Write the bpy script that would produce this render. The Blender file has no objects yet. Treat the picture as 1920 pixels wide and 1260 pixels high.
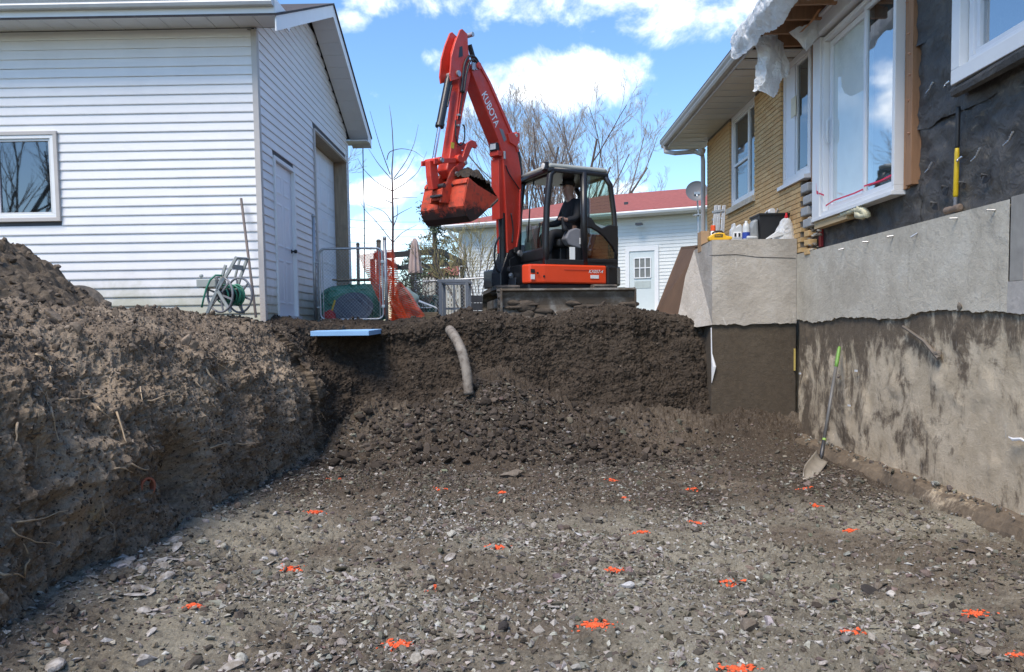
import bpy, bmesh, math, random
import numpy as np
from mathutils import Vector, Matrix
random.seed(7); rng = np.random.default_rng(7)
sc = bpy.context.scene
C = sc.collection
R = math.radians

# ------------------------------------------------------------------ camera
FPX, CX, CY = 1387.0, 960.0, 691.0
PITCH, ROLL, YAW = R(3.2), R(0.9), R(0.29)
CAM = Vector((0, 0, -0.1))
fwd = Vector((-math.sin(YAW)*math.cos(PITCH), math.cos(YAW)*math.cos(PITCH), -math.sin(PITCH)))
r0 = Vector((math.cos(YAW), math.sin(YAW), 0)); u0 = r0.cross(fwd)
rgt = math.cos(ROLL)*r0 - math.sin(ROLL)*u0
upv = math.cos(ROLL)*u0 + math.sin(ROLL)*r0
cd = bpy.data.cameras.new('camera'); cam = bpy.data.objects.new('camera', cd); C.objects.link(cam)
M = Matrix((rgt, upv, -fwd)).transposed().to_4x4(); M.translation = CAM
cam.matrix_world = M
cd.sensor_width = 36; cd.lens = 36*FPX/1920; cd.shift_y = (CY-630)/1920
cd.clip_start = 0.05; cd.clip_end = 2000
sc.camera = cam

# ------------------------------------------------------------------ world and sun
SUN_EL, SUN_AZ = R(58), R(214)          # azimuth clockwise from +Y: the sun stands behind the camera, a little to its left
w = bpy.data.worlds.new('World'); sc.world = w; w.use_nodes = True
nt = w.node_tree; nt.nodes.clear()
def wn(t, **k):
    n = nt.nodes.new(t)
    for a, b in k.items(): setattr(n, a, b)
    return n
def wmath(op, a, b=None, c=None, clamp=False):
    n = wn('ShaderNodeMath', operation=op, use_clamp=clamp)
    for i, v in enumerate((a, b, c)):
        if v is None: continue
        if isinstance(v, (int, float)): n.inputs[i].default_value = v
        else: nt.links.new(v, n.inputs[i])
    return n.outputs[0]
sky = wn('ShaderNodeTexSky', sky_type='NISHITA', sun_disc=False, sun_elevation=SUN_EL, sun_rotation=SUN_AZ,
         altitude=100, air_density=1.0, dust_density=0.3, ozone_density=2.0)
tc = wn('ShaderNodeTexCoord'); sep = wn('ShaderNodeSeparateXYZ'); nt.links.new(tc.outputs['Generated'], sep.inputs[0])
X_, Y_, Z_ = sep.outputs
gx = wmath('DIVIDE', X_, wmath('MAXIMUM', Y_, 0.05)); gz = wmath('DIVIDE', Z_, wmath('MAXIMUM', Y_, 0.05))
inv = wmath('DIVIDE', 1.0, wmath('MAXIMUM', wmath('ADD', Z_, 0.12), 0.05))
cmb = wn('ShaderNodeCombineXYZ')
nt.links.new(wmath('MULTIPLY', X_, inv), cmb.inputs[0]); nt.links.new(wmath('MULTIPLY', Y_, inv), cmb.inputs[1])
def wnoise(vec, scale, detail, rough, dist=0.0):
    n = wn('ShaderNodeTexNoise'); n.inputs['Scale'].default_value = scale; n.inputs['Detail'].default_value = detail
    n.inputs['Roughness'].default_value = rough; n.inputs['Distortion'].default_value = dist
    nt.links.new(vec, n.inputs['Vector']); return n.outputs[0]
big = wnoise(cmb.outputs[0], 1.7, 3, 0.5)
fine = wnoise(tc.outputs['Generated'], 9, 6, 0.62, 0.25)
# clouds seen in the picture, as (direction x/y, z/y, half width, half height, weight)
clouds = [(0.235, 0.425, 0.19, 0.055, .9), (-0.02, 0.435, 0.12, 0.045, .62), (0.08, 0.322, 0.115, 0.046, .85), (-.05, .31, .05, .04, .7),
          (-0.19, 0.185, .05, .018, .7), (-0.19, .115, .08, .035, .7), (-0.215, .405, .035, .02, .65), (-.105, .355, .022, .02, .7),
          (-.17, .43, .05, .02, .55), (.4, .43, .12, .04, .7), (-0.62, .3, .2, .05, .8)]
acc = None
front = wmath('GREATER_THAN', Y_, 0.06)
for cx, cz, rx, rz, wt in clouds:
    dx = wmath('DIVIDE', wmath('SUBTRACT', gx, cx), rx); dz = wmath('DIVIDE', wmath('SUBTRACT', gz, cz), rz)
    q = wmath('SUBTRACT', 1.0, wmath('ADD', wmath('MULTIPLY', dx, dx), wmath('MULTIPLY', dz, dz)))
    q = wmath('MULTIPLY', wmath('MAXIMUM', q, -1.0), wt)
    acc = q if acc is None else wmath('MAXIMUM', acc, q)
acc = wmath('MULTIPLY', wmath('ADD', acc, 1.0), front)
# generic cover (everywhere) plus the placed clouds
f = wmath('ADD', wmath('MULTIPLY', wmath('SUBTRACT', fine, 0.5), 2.6), wmath('MULTIPLY', acc, 0.55))
f = wmath('ADD', f, wmath('MULTIPLY', wmath('SUBTRACT', big, 0.5), 1.6))
cov = wn('ShaderNodeMapRange', interpolation_type='SMOOTHSTEP'); nt.links.new(f, cov.inputs[0])
cov.inputs[1].default_value = 0.47; cov.inputs[2].default_value = 1.38
shade = wn('ShaderNodeMapRange'); nt.links.new(wnoise(tc.outputs['Generated'], 14, 4, .6), shade.inputs[0])
shade.inputs[1].default_value = .3; shade.inputs[2].default_value = .65; shade.inputs[3].default_value = 6.0; shade.inputs[4].default_value = 10.0
ccol = wn('ShaderNodeCombineColor')
nt.links.new(shade.outputs[0], ccol.inputs[0]); nt.links.new(shade.outputs[0], ccol.inputs[1])
nt.links.new(wmath('MULTIPLY', shade.outputs[0], .97), ccol.inputs[2])
hs = wn('ShaderNodeHueSaturation'); hs.inputs['Saturation'].default_value = 1.16; hs.inputs['Value'].default_value = .84
nt.links.new(sky.outputs[0], hs.inputs['Color'])
mix = wn('ShaderNodeMix', data_type='RGBA'); nt.links.new(cov.outputs[0], mix.inputs['Factor'])
nt.links.new(hs.outputs[0], mix.inputs['A']); nt.links.new(ccol.outputs[0], mix.inputs['B'])
bg = wn('ShaderNodeBackground'); bg.inputs['Strength'].default_value = 0.15
nt.links.new(mix.outputs['Result'], bg.inputs['Color'])
wo = wn('ShaderNodeOutputWorld'); nt.links.new(bg.outputs[0], wo.inputs[0])

sl = bpy.data.lights.new('sun', 'SUN'); sl.energy = 2.1; sl.angle = R(26); sl.color = (1, .9, .77)
sun = bpy.data.objects.new('sun', sl); C.objects.link(sun)
sd = Vector((math.sin(SUN_AZ)*math.cos(SUN_EL), math.cos(SUN_AZ)*math.cos(SUN_EL), math.sin(SUN_EL)))
sun.rotation_euler = sd.to_track_quat('Z', 'Y').to_euler()
vs = sc.view_settings
sc.cycles.max_bounces = 7; sc.cycles.diffuse_bounces = 3; sc.cycles.transparent_max_bounces = 12
vs.view_transform = 'Standard'; vs.look = 'None'; vs.gamma = 1.0; vs.exposure = 1.1; vs.use_curve_mapping = False

# ------------------------------------------------------------------ helpers
def ray(x, y): return fwd + rgt*((x-CX)/FPX) - upv*((y-CY)/FPX)
def onY(x, y, Y): d = ray(x, y); return CAM + d*((Y-CAM.y)/d.y)
def onX(x, y, X): d = ray(x, y); return CAM + d*((X-CAM.x)/d.x)
def onZ(x, y, Z): d = ray(x, y); return CAM + d*((Z-CAM.z)/d.z)
V = Vector
WORLD = {}                                    # world position of each object's origin
def link(o, loc, parent=None):
    C.objects.link(o); WORLD[o.name] = V(loc)
    if parent is not None:
        o.parent = parent; o.location = V(loc) - WORLD[parent.name]
    else: o.location = loc
    return o
def tag(o, label=None, cat=None, group=None, kind=None):
    if label: o['label'] = label
    if cat: o['category'] = cat
    if group: o['group'] = group
    if kind: o['kind'] = kind
    return o
def thing(name, label, cat, loc, group=None):
    return tag(link(bpy.data.objects.new(name, None), loc), label, cat, group)
def arr_obj(name, v, f, mats, parent=None, smooth=False, mi=None, loc=None, bev=0, attr=None):
    """v (n,3) array in world space; the origin is put at the base of the mesh"""
    v = np.asarray(v, dtype=np.float64)
    if loc is None: loc = V(((v[:,0].min()+v[:,0].max())/2, (v[:,1].min()+v[:,1].max())/2, v[:,2].min()))
    me = bpy.data.meshes.new(name)
    vv = v - np.array(loc)
    if isinstance(f, np.ndarray):
        k = f.shape[1]
        me.vertices.add(len(vv)); me.vertices.foreach_set('co', vv.astype(np.float32).ravel())
        me.loops.add(f.size); me.loops.foreach_set('vertex_index', f.astype(np.int32).ravel())
        me.polygons.add(len(f)); me.polygons.foreach_set('loop_start', np.arange(0, f.size, k, dtype=np.int32))
        me.polygons.foreach_set('loop_total', np.full(len(f), k, dtype=np.int32))
        me.update(calc_edges=True); me.validate()
    else: me.from_pydata([tuple(q) for q in vv], [], f)
    for m in (mats if isinstance(mats, (list, tuple)) else [mats]): me.materials.append(m)
    if mi is not None: me.polygons.foreach_set('material_index', np.asarray(mi, dtype=np.int32))
    if attr is not None:
        a = me.color_attributes.new('Col', 'FLOAT_COLOR', 'POINT')
        a.data.foreach_set('color', np.asarray(attr, dtype=np.float32).ravel())
    me.polygons.foreach_set('use_smooth', np.full(len(me.polygons), bool(smooth)))
    o = bpy.data.objects.new(name, me); link(o, loc, parent)
    if bev:
        b = o.modifiers.new('bevel', 'BEVEL'); b.width = bev; b.segments = 2; b.limit_method = 'ANGLE'; b.angle_limit = R(35)
    return o
class MB:
    def __init__(s): s.v = []; s.f = []; s.mi = []; s.cur = 0
    def mat(s, i): s.cur = i; return s
    def add(s, vs, fs):
        n = len(s.v); s.v += [tuple(q) for q in vs]; s.f += [tuple(n+i for i in q) for q in fs]; s.mi += [s.cur]*len(fs); return s
    def obox(s, c, a, b, d):
        c, a, b, d = V(c), V(a)/2, V(b)/2, V(d)/2
        vs = [c+i*a+j*b+k*d for k in (-1, 1) for j in (-1, 1) for i in (-1, 1)]
        return s.add(vs, [(0,2,3,1),(4,5,7,6),(0,1,5,4),(2,6,7,3),(0,4,6,2),(1,3,7,5)])
    def box(s, x0, x1, y0, y1, z0, z1):
        return s.obox(((x0+x1)/2, (y0+y1)/2, (z0+z1)/2), (x1-x0,0,0), (0,y1-y0,0), (0,0,z1-z0))
    def prism(s, pts, off):
        n = len(pts); pts = [V(p) for p in pts]; off = V(off)
        return s.add(pts+[p+off for p in pts], [tuple(range(n))[::-1], tuple(range(n, 2*n))]+[(i,(i+1)%n,n+(i+1)%n,n+i) for i in range(n)])
    def tube(s, pts, r, n=8, cap=True):
        pts = [V(p) for p in pts]; rs = r if isinstance(r, (list, tuple)) else [r]*len(pts)
        rings = []; prev = None
        for i, p in enumerate(pts):
            t = (pts[min(i+1, len(pts)-1)] - pts[max(i-1, 0)])
            if t.length < 1e-9: t = V((0,0,1))
            t.normalize()
            if prev is None: a = t.orthogonal().normalized()
            else:
                a = prev - t*prev.dot(t)
                a = a.normalized() if a.length > 1e-6 else t.orthogonal().normalized()
            prev = a; b = t.cross(a)
            rings.append([p + (a*math.cos(2*math.pi*k/n)+b*math.sin(2*math.pi*k/n))*rs[i] for k in range(n)])
        vs = [q for g in rings for q in g]
        fs = [(i*n+k, i*n+(k+1)%n, (i+1)*n+(k+1)%n, (i+1)*n+k) for i in range(len(pts)-1) for k in range(n)]
        if cap: fs += [tuple(range(n))[::-1], tuple(range((len(pts)-1)*n, len(pts)*n))]
        return s.add(vs, fs)
    def cyl(s, a, b, r, n=14): return s.tube([a, b], r, n)
    def lathe(s, c, axis, prof, n=20):
        axis = V(axis).normalized(); a = axis.orthogonal().normalized(); b = axis.cross(a); c = V(c)
        vs = [c+axis*t+(a*math.cos(2*math.pi*k/n)+b*math.sin(2*math.pi*k/n))*max(r, 1e-4) for t, r in prof for k in range(n)]
        fs = [(i*n+k, i*n+(k+1)%n, (i+1)*n+(k+1)%n, (i+1)*n+k) for i in range(len(prof)-1) for k in range(n)]
        fs += [tuple(range(n))[::-1], tuple(range((len(prof)-1)*n, len(prof)*n))]
        return s.add(vs, fs)
    def grid(s, fn, nu, nv):
        vs = [fn(i/nu, j/nv) for j in range(nv+1) for i in range(nu+1)]
        return s.add(vs, [(j*(nu+1)+i, j*(nu+1)+i+1, (j+1)*(nu+1)+i+1, (j+1)*(nu+1)+i) for j in range(nv) for i in range(nu)])
    def build(s, name, mats, parent=None, smooth=False, bev=0, loc=None):
        return arr_obj(name, np.array([tuple(q) for q in s.v]), s.f, mats, parent, smooth, s.mi if isinstance(mats, (list, tuple)) else None, loc, bev)
def smooth_by_angle(o, deg=40):
    me = o.data; me.polygons.foreach_set('use_smooth', np.ones(len(me.polygons), dtype=bool))
    try: me.set_sharp_from_angle(angle=R(deg))
    except Exception: pass
    return o

# numpy gradient noise
_p = rng.permutation(256); _p = np.concatenate([_p, _p, _p])
_g = rng.normal(size=(256, 3)); _g /= np.linalg.norm(_g, axis=1)[:, None]
def pnoise(P):
    P = np.asarray(P, dtype=np.float64); i = np.floor(P).astype(int); f = P - i; i &= 255
    u = f*f*f*(f*(f*6-15)+10); out = 0
    for dx in (0, 1):
        for dy in (0, 1):
            for dz in (0, 1):
                h = _p[_p[_p[i[:,0]+dx]+i[:,1]+dy]+i[:,2]+dz]
                g = _g[h]; d = (g[:,0]*(f[:,0]-dx)+g[:,1]*(f[:,1]-dy)+g[:,2]*(f[:,2]-dz))
                wx = u[:,0] if dx else 1-u[:,0]; wy = u[:,1] if dy else 1-u[:,1]; wz = u[:,2] if dz else 1-u[:,2]
                out = out + d*wx*wy*wz
    return out*1.5
def fbm(P, o=4, lac=2.03, gain=.5):
    P = np.asarray(P); a = 1; s = 0
    for k in range(o): s = s + a*pnoise(P+k*17.3); P = P*lac; a *= gain
    return s
def billow(P, o=3, gain=.55):
    P = np.asarray(P); a = 1; s = 0
    for k in range(o): s = s + a*(np.abs(pnoise(P+k*11.7))*2-.5); P = P*2.1; a *= gain
    return s
def sstep(x, a, b): t = np.clip((x-a)/(b-a), 0, 1); return t*t*(3-2*t)
def n1(x, y=0., z=0.): return float(pnoise(np.array([[x, y, z]]))[0])

# ------------------------------------------------------------------ materials
def new_mat(name):
    m = bpy.data.materials.new(name); m.use_nodes = True
    t = m.node_tree; b = t.nodes['Principled BSDF']; return m, t, b
def nd(t, typ, **k):
    n = t.nodes.new(typ)
    for a, c in k.items(): setattr(n, a, c)
    return n
def tnoise(t, vec, scale, detail=4, rough=.55, dist=0., stretch=None):
    if stretch:
        mp = nd(t, 'ShaderNodeMapping'); mp.inputs['Scale'].default_value = stretch; t.links.new(vec, mp.inputs[0]); vec = mp.outputs[0]
    n = nd(t, 'ShaderNodeTexNoise'); n.inputs['Scale'].default_value = scale; n.inputs['Detail'].default_value = detail
    n.inputs['Roughness'].default_value = rough; n.inputs['Distortion'].default_value = dist
    t.links.new(vec, n.inputs['Vector']); return n.outputs[0]
def tramp(t, fac, stops):
    r = nd(t, 'ShaderNodeValToRGB'); t.links.new(fac, r.inputs[0]); e = r.color_ramp.elements
    while len(e) < len(stops): e.new(.5)
    for q, (p, c) in zip(e, stops): q.position = p; q.color = (*c, 1) if len(c) == 3 else c
    return r.outputs[0]
def tmix(t, fac, a, b, blend='MIX'):
    n = nd(t, 'ShaderNodeMix', data_type='RGBA', blend_type=blend)
    for s, v in (('Factor', fac), ('A', a), ('B', b)):
        if isinstance(v, (int, float)): n.inputs[s].default_value = v
        elif isinstance(v, tuple): n.inputs[s].default_value = (*v, 1)
        else: t.links.new(v, n.inputs[s])
    return n.outputs['Result']
def trange(t, v, a, b, c=0., d=1.):
    n = nd(t, 'ShaderNodeMapRange', interpolation_type='SMOOTHSTEP'); t.links.new(v, n.inputs[0])
    for i, q in enumerate((a, b, c, d)): n.inputs[i+1].default_value = q
    return n.outputs[0]
def tbump(t, b, h, strength=.3, dist=.01):
    n = nd(t, 'ShaderNodeBump'); n.inputs['Strength'].default_value = strength; n.inputs['Distance'].default_value = dist
    t.links.new(h, n.inputs['Height']); t.links.new(n.outputs[0], b.inputs['Normal'])
def tpos(t): return nd(t, 'ShaderNodeNewGeometry').outputs['Position']
def simple(name, col, rough=.5, metal=0., var=.12, scale=6., dirt=None, dirt_amt=.5, dirt_scale=3., bump=.0, bscale=80., spec=None, stretch=None, trans=0., emis=None):
    """painted or raw surface: a base colour with slight tone variation and an optional film of dirt in patches"""
    m, t, b = new_mat(name); p = tpos(t)
    n = tnoise(t, p, scale, 4, .6, stretch=stretch)
    lo = tuple(c*(1-var) for c in col); hi = tuple(min(1, c*(1+var)) for c in col)
    c = tramp(t, n, [(.25, lo), (.75, hi)])
    if dirt:
        d = trange(t, tnoise(t, p, dirt_scale, 7, .68, .4), 1-dirt_amt-.12, 1-dirt_amt+.2)
        c = tmix(t, d, c, dirt)
        rr = trange(t, d, 0, 1, rough, .85); t.links.new(rr, b.inputs['Roughness'])
    else: b.inputs['Roughness'].default_value = rough
    t.links.new(c, b.inputs['Base Color']); b.inputs['Metallic'].default_value = metal
    if spec is not None: b.inputs['Specular IOR Level'].default_value = spec
    if bump: tbump(t, b, tnoise(t, p, bscale, 5, .6), bump, .01)
    if trans: b.inputs['Transmission Weight'].default_value = trans
    return m
MT = {}
def soil_noises(t, p):
    return tnoise(t, p, 1.3, 4, .65, .3), tnoise(t, p, 13, 7, .82, .2), tnoise(t, p, 1.9, 5, .72, .6)
def soil_color(t, N, dark, mid, light, ochre, la, oa):
    c = tramp(t, N[1], [(.3, dark), (.52, mid), (.78, light)])
    c = tmix(t, trange(t, N[0], 1-la-.1, 1-la+.15, 0, .6), c, light)
    return tmix(t, trange(t, N[2], 1-oa-.04, 1-oa+.1, 0, .8), c, ochre)
def soil_finish(t, b, p, c, speck=(.3,.27,.235), sa=.5):
    n3 = tnoise(t, p, 75, 5, .8)
    c = tmix(t, trange(t, n3, .42, .75, 0, .5), c, (.03,.024,.019))
    c = tmix(t, trange(t, tnoise(t, p, 115, 2, .6), .66, .73, 0, sa), c, speck)
    t.links.new(c, b.inputs['Base Color']); b.inputs['Roughness'].default_value = .94; b.inputs['Specular IOR Level'].default_value = .16
    tbump(t, b, n3, 1.0, .014)
def soil_mat(name, dark, mid, light, ochre, la=.5, oa=.3):
    m, t, b = new_mat(name); p = tpos(t)
    soil_finish(t, b, p, soil_color(t, soil_noises(t, p), dark, mid, light, ochre, la, oa)); return m
def attr_mat(name, rough=.9, bump=.5):
    m, t, b = new_mat(name); a = nd(t, 'ShaderNodeAttribute'); a.attribute_name = 'Col'; p = tpos(t)
    c = tmix(t, trange(t, tnoise(t, p, 70, 5, .7), .3, .75, 0, .5), a.outputs['Color'], (.045,.036,.028))
    t.links.new(c, b.inputs['Base Color']); b.inputs['Roughness'].default_value = rough; b.inputs['Specular IOR Level'].default_value = .2
    tbump(t, b, tnoise(t, p, 120, 5, .7), bump, .01); return m
MT['clod'] = attr_mat('clods')
MT['stone_pale'] = simple('stone_pale', (.46,.44,.42), .8, var=.3, scale=14, dirt=(.22,.19,.155), dirt_amt=.55, dirt_scale=16, bump=.5, bscale=60)
MT['stone_brown'] = simple('stone_brown', (.17,.14,.11), .92, var=.35, scale=12, dirt=(.33,.29,.24), dirt_amt=.35, dirt_scale=14, bump=.7, bscale=50)
MT['stone_dark'] = simple('stone_dark', (.035,.03,.028), .9, var=.35, scale=14, bump=.7, bscale=50)
MT['orange_paint'] = simple('orange_marking_paint', (.85,.12,.03), .6, var=.2, scale=40, dirt=(.13,.08,.05), dirt_amt=.42, dirt_scale=45, bump=.3)
MT['vinyl'] = None

# ================================================================== ground and pit
FLOOR = -1.7
def tri_grid(nu, nv):
    i, j = np.meshgrid(np.arange(nu-1), np.arange(nv-1)); i = i.ravel(); j = j.ravel()
    a = j*nu+i; return np.stack([a, a+1, a+nu+1, a+nu], 1)
# yard sheet with an opening for the pit
g = MB()
def sheet(x0, x1, y0, y1):
    g.add([(x0,y0,-.06),(x1,y0,-.06),(x1,y1,-.06),(x0,y1,-.06)], [(0,1,2,3)])
sheet(-400, 400, 13.0, 900); sheet(-400, -5.4, -5.6, 13.0); sheet(4.6, 400, -5.6, 13.0); sheet(-400, 400, -300, -5.6)
gm, gt, gb = new_mat('yard_ground'); gp = tpos(gt)
gc = tramp(gt, tnoise(gt, gp, .35, 6, .65, .4), [(.35, (.1,.085,.06)), (.5, (.12,.12,.06)), (.65, (.07,.095,.035))])
gc = tmix(gt, trange(gt, tnoise(gt, gp, 14, 6, .7), .4, .7, 0, .5), gc, (.05,.045,.03))
gt.links.new(gc, gb.inputs['Base Color']); gb.inputs['Roughness'].default_value = .95; tbump(gt, gb, tnoise(gt, gp, 25, 6, .7), .6, .03)
tag(g.build('ground', gm), kind='structure')

# ---- pit banks: a profile swept along the left side, round the corner and along the far side
leftP = np.array([(-.35,-1.95),(-.1,-1.72),(0,-1.6),(.02,-1.3),(.06,-.95),(.13,-.64),(.29,-.34),(.55,-.12),(.85,.0),(1.2,.05),(1.8,.03),(2.4,-.02),(3.1,-.1)])
farP  = np.array([(-.35,-1.95),(-.12,-1.72),(0,-1.55),(.14,-1.25),(.32,-.85),(.46,-.5),(.54,-.28),(.55,-.12),(.62,-.02),(.8,.03),(1.2,.03),(2.0,0),(3.2,-.1)])
def resample(p, n, wts):
    seg = np.linalg.norm(np.diff(p, axis=0), axis=1)*wts; s = np.concatenate([[0], np.cumsum(seg)]); t = np.linspace(0, s[-1], n)
    return np.stack([np.interp(t, s, p[:,0]), np.interp(t, s, p[:,1])], 1)
NV = 230
wts = np.array([1,1,1,1,1,1,1,1,1,.8,.5,.4,.25])[:12]
LP = resample(leftP, NV, wts); FP = resample(farP, NV, wts)
path = []
ys = np.concatenate([np.linspace(-5.0, 2.0, 60, endpoint=False), np.linspace(2.0, 9.18, 480, endpoint=False)])
for y in ys:
    path.append((-2.55+.03*(y-3.6)/1.5*.5, y, -1, 0, 0.))
cxx, cyy, rr = -1.82, 9.18, .6
for k in range(60):
    a = math.pi - (math.pi/2)*k/60; path.append((cxx+rr*math.cos(a), cyy+rr*math.sin(a)*1.0, math.cos(a), math.sin(a), k/60))
for x in np.linspace(-1.82, 2.95, 270): path.append((x, 9.78+.16*np.clip(x-1.4, 0, 2), 0, 1, 1.))
path = np.array(path); NU = len(path)
wb = path[:,4]*path[:,4]*(3-2*path[:,4])
S = LP[:,None,0]*(1-wb)[None]+FP[:,None,0]*wb[None]; Zp = LP[:,None,1]*(1-wb)[None]+FP[:,None,1]*wb[None]
# crumbled variations of the section along the path
pw = np.stack([path[:,0], path[:,1], np.zeros(NU)], 1)
lean = fbm(pw*.9+3.1, 3)*.16
hgt = np.clip((Zp+1.6)/1.6, 0, 1)
crest = np.exp(-((S-1.1)/.45)**2)*(1-wb)[None]
top_fade = sstep(S, 2.9, 2.2)
PX = path[None,:,0]+path[None,:,2]*(S+lean[None]*hgt*top_fade); PY = path[None,:,1]+path[None,:,3]*(S+lean[None]*hgt*top_fade); PZ = Zp.copy()
PZ += crest*(.03+.1*np.clip(fbm(pw*1.6+9, 3), -.5, 1)[None])
# heap of spoil pushed up in front of the blade
PZ += (.13*np.exp(-((PX-1.25)/.6)**2) + .05*np.exp(-((PX-.0)/.5)**2)+.1*np.exp(-((PX+.75)/.35)**2) - .09*np.exp(-((PX+2.2)/.8)**2)) * np.exp(-((PY-10.62)/.3)**2)*wb[None]
B = np.stack([PX, PY, PZ], 2)
du = np.gradient(B, axis=1); dv = np.gradient(B, axis=0); N = np.cross(dv, du); N /= (np.linalg.norm(N, axis=2)[:,:,None]+1e-9)
flip = (N[:,:,2].mean() < 0)
if flip: N = -N
Q = B.reshape(-1, 3); steep = 1-np.clip(np.abs(N[:,:,2]).ravel(), 0, 1)
Qs = Q*np.array([1,1,2.2])
D = fbm(Q*1.5+5, 3)*.10 + billow(Qs*3.1+2, 3)*.028*(1-.35*sstep(Q[:,1], 9.3, 9.8)) + billow(Q*8+7, 3)*.011 + fbm(Q*22+1, 4, gain=.65)*.016 + billow(Q*45+4, 2)*.006
D += steep*(np.abs(pnoise(Q*np.array([2.2,2.2,.6])+31))*-.09) + steep*fbm(Q*np.array([16,16,2.5])+3, 3)*.03
fade = (sstep(S, 3.0, 2.0)*.8+.2).ravel()*np.where(Q[:,2] < -1.6, .6, 1)
# scrapes left by the bucket teeth on the far bank, faint beds in the left one
tooth = np.abs(((Q[:,0]*1.0+Q[:,2]*.25+fbm(Q*.8, 2)*.12)*7.5) % 1.0-.5)*2
D += -.03*tooth**3*sstep(Q[:,1], 9.5, 10.0)*sstep(fbm(Q*1.1+40, 2), -.3, .2)*steep
bed = pnoise(np.stack([Q[:,0]*.5, Q[:,1]*.5, Q[:,2]*9+fbm(Q*1.2, 2)*1.5], 1)); D += .012*np.clip(bed, -.4, .5)*steep*sstep(Q[:,1], 9.6, 9.0)*sstep(-Q[:,2], .3, .7)
D *= fade
# hollow beside the clay pipe, and the undercut below the foam board
D -= .36*np.exp(-((Q[:,1]-5.72)/.2)**2-((Q[:,2]+1.2)/.28)**2)*(Q[:,0] < -2)
D -= .17*np.exp(-((Q[:,0]+2.25)/.5)**2-((Q[:,2]+.36)/.2)**2)*(Q[:,1] > 9)
BANK = Q + N.reshape(-1, 3)*D[:,None]; BANKN = N.reshape(-1, 3)
bf = tri_grid(NU, NV)
if not flip: bf = bf[:, ::-1]
# material by place: left bank, far bank, loose top soil
fc = BANK[bf].mean(1); wbf = np.repeat(wb[None], NV, 0).ravel()[bf[:,0]]
sm_, st, sb = new_mat('bank_soil'); p = tpos(st); sep3 = nd(st, 'ShaderNodeSeparateXYZ'); st.links.new(p, sep3.inputs[0])
NS = soil_noises(st, p)
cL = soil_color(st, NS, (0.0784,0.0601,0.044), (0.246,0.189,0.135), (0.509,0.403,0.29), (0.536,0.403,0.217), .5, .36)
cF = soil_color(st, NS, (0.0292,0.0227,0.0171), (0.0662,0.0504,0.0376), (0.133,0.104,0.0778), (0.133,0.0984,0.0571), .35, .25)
cT = soil_color(st, NS, (0.111,0.0856,0.0627), (0.232,0.18,0.132), (0.418,0.338,0.251), (0.325,0.248,0.167), .45, .15)
mul = nd(st, 'ShaderNodeMath', operation='MULTIPLY_ADD'); st.links.new(NS[2], mul.inputs[0]); mul.inputs[1].default_value = 1.0; st.links.new(sep3.outputs[1], mul.inputs[2])
mul2 = nd(st, 'ShaderNodeMath', operation='MULTIPLY_ADD'); st.links.new(NS[2], mul2.inputs[0]); mul2.inputs[1].default_value = .5; st.links.new(sep3.outputs[2], mul2.inputs[2])
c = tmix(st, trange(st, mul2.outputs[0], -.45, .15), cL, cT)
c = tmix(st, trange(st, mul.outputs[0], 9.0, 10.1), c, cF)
soil_finish(st, sb, p, c)
MT['bank'] = sm_
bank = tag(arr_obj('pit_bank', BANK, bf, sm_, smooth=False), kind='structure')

# ---- pit floor with the slumped pile against the far bank
fx = np.linspace(-3.0, 4.0, 490); fy = np.concatenate([np.linspace(-5.0, 1.8, 60, endpoint=False), 1.8+8.55*(np.linspace(0, 1, 540)**1.15)])
FX, FY = np.meshgrid(fx, fy); F2 = np.stack([FX.ravel(), FY.ravel(), np.zeros(FX.size)], 1)
def floor_base(x, y):
    P = np.stack([x, y, np.zeros_like(x)], 1)
    yt = 8.2 + .9*np.clip(np.abs(x+.35)/2.1, 0, 1.4)**1.5 + fbm(P*1.3+4, 2)*.18
    hm = .3 + .68*np.exp(-((x+.3)/.95)**2) + .26*np.exp(-((x+1.9)/.5)**2) + .22*np.exp(-((x-1.5)/.8)**2)
    pile = hm*np.clip((y-yt)/(10.0-yt+1e-6), 0, 1.1)**.85
    z = FLOOR + fbm(P*.7+1, 3)*.045 + pile
    z += .16*sstep(-x, 1.9, 2.7)*sstep(y, 9.5, 3) + .05*sstep(-x, 1.4, 2.3)
    z += .12*np.exp(-((x-3.2)/.35)**2)*sstep(y, 8.5, 9.8)
    z -= .06*np.exp(-((x-1.2)/1.2)**2-((y-5.6)/1.6)**2)
    return z, np.clip(pile/.3, 0, 1)
zb, pl = floor_base(F2[:,0], F2[:,1])
rough_patch = .45+.75*sstep(fbm(F2*.9+20, 3), -.35, .4)
zf = zb + rough_patch*(billow(F2*5.5+3, 3)*.022 + billow(F2*14+8, 3)*.014) + fbm(F2*38+2, 3)*.008
zf += pl*(billow(F2*6+13, 3)*.055 + billow(F2*15+1, 2)*.03)
FV = np.stack([F2[:,0], F2[:,1], zf], 1)
ff = tri_grid(len(fx), len(fy))
fm, ft, fb = new_mat('pit_floor_soil'); p = tpos(ft); s3 = nd(ft, 'ShaderNodeSeparateXYZ'); ft.links.new(p, s3.inputs[0]); NF = soil_noises(ft, p)
c = soil_color(ft, NF, (0.105,0.0916,0.0706), (0.225,0.199,0.154), (0.42,0.389,0.308), (0.459,0.398,0.235), .5, .2)
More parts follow.
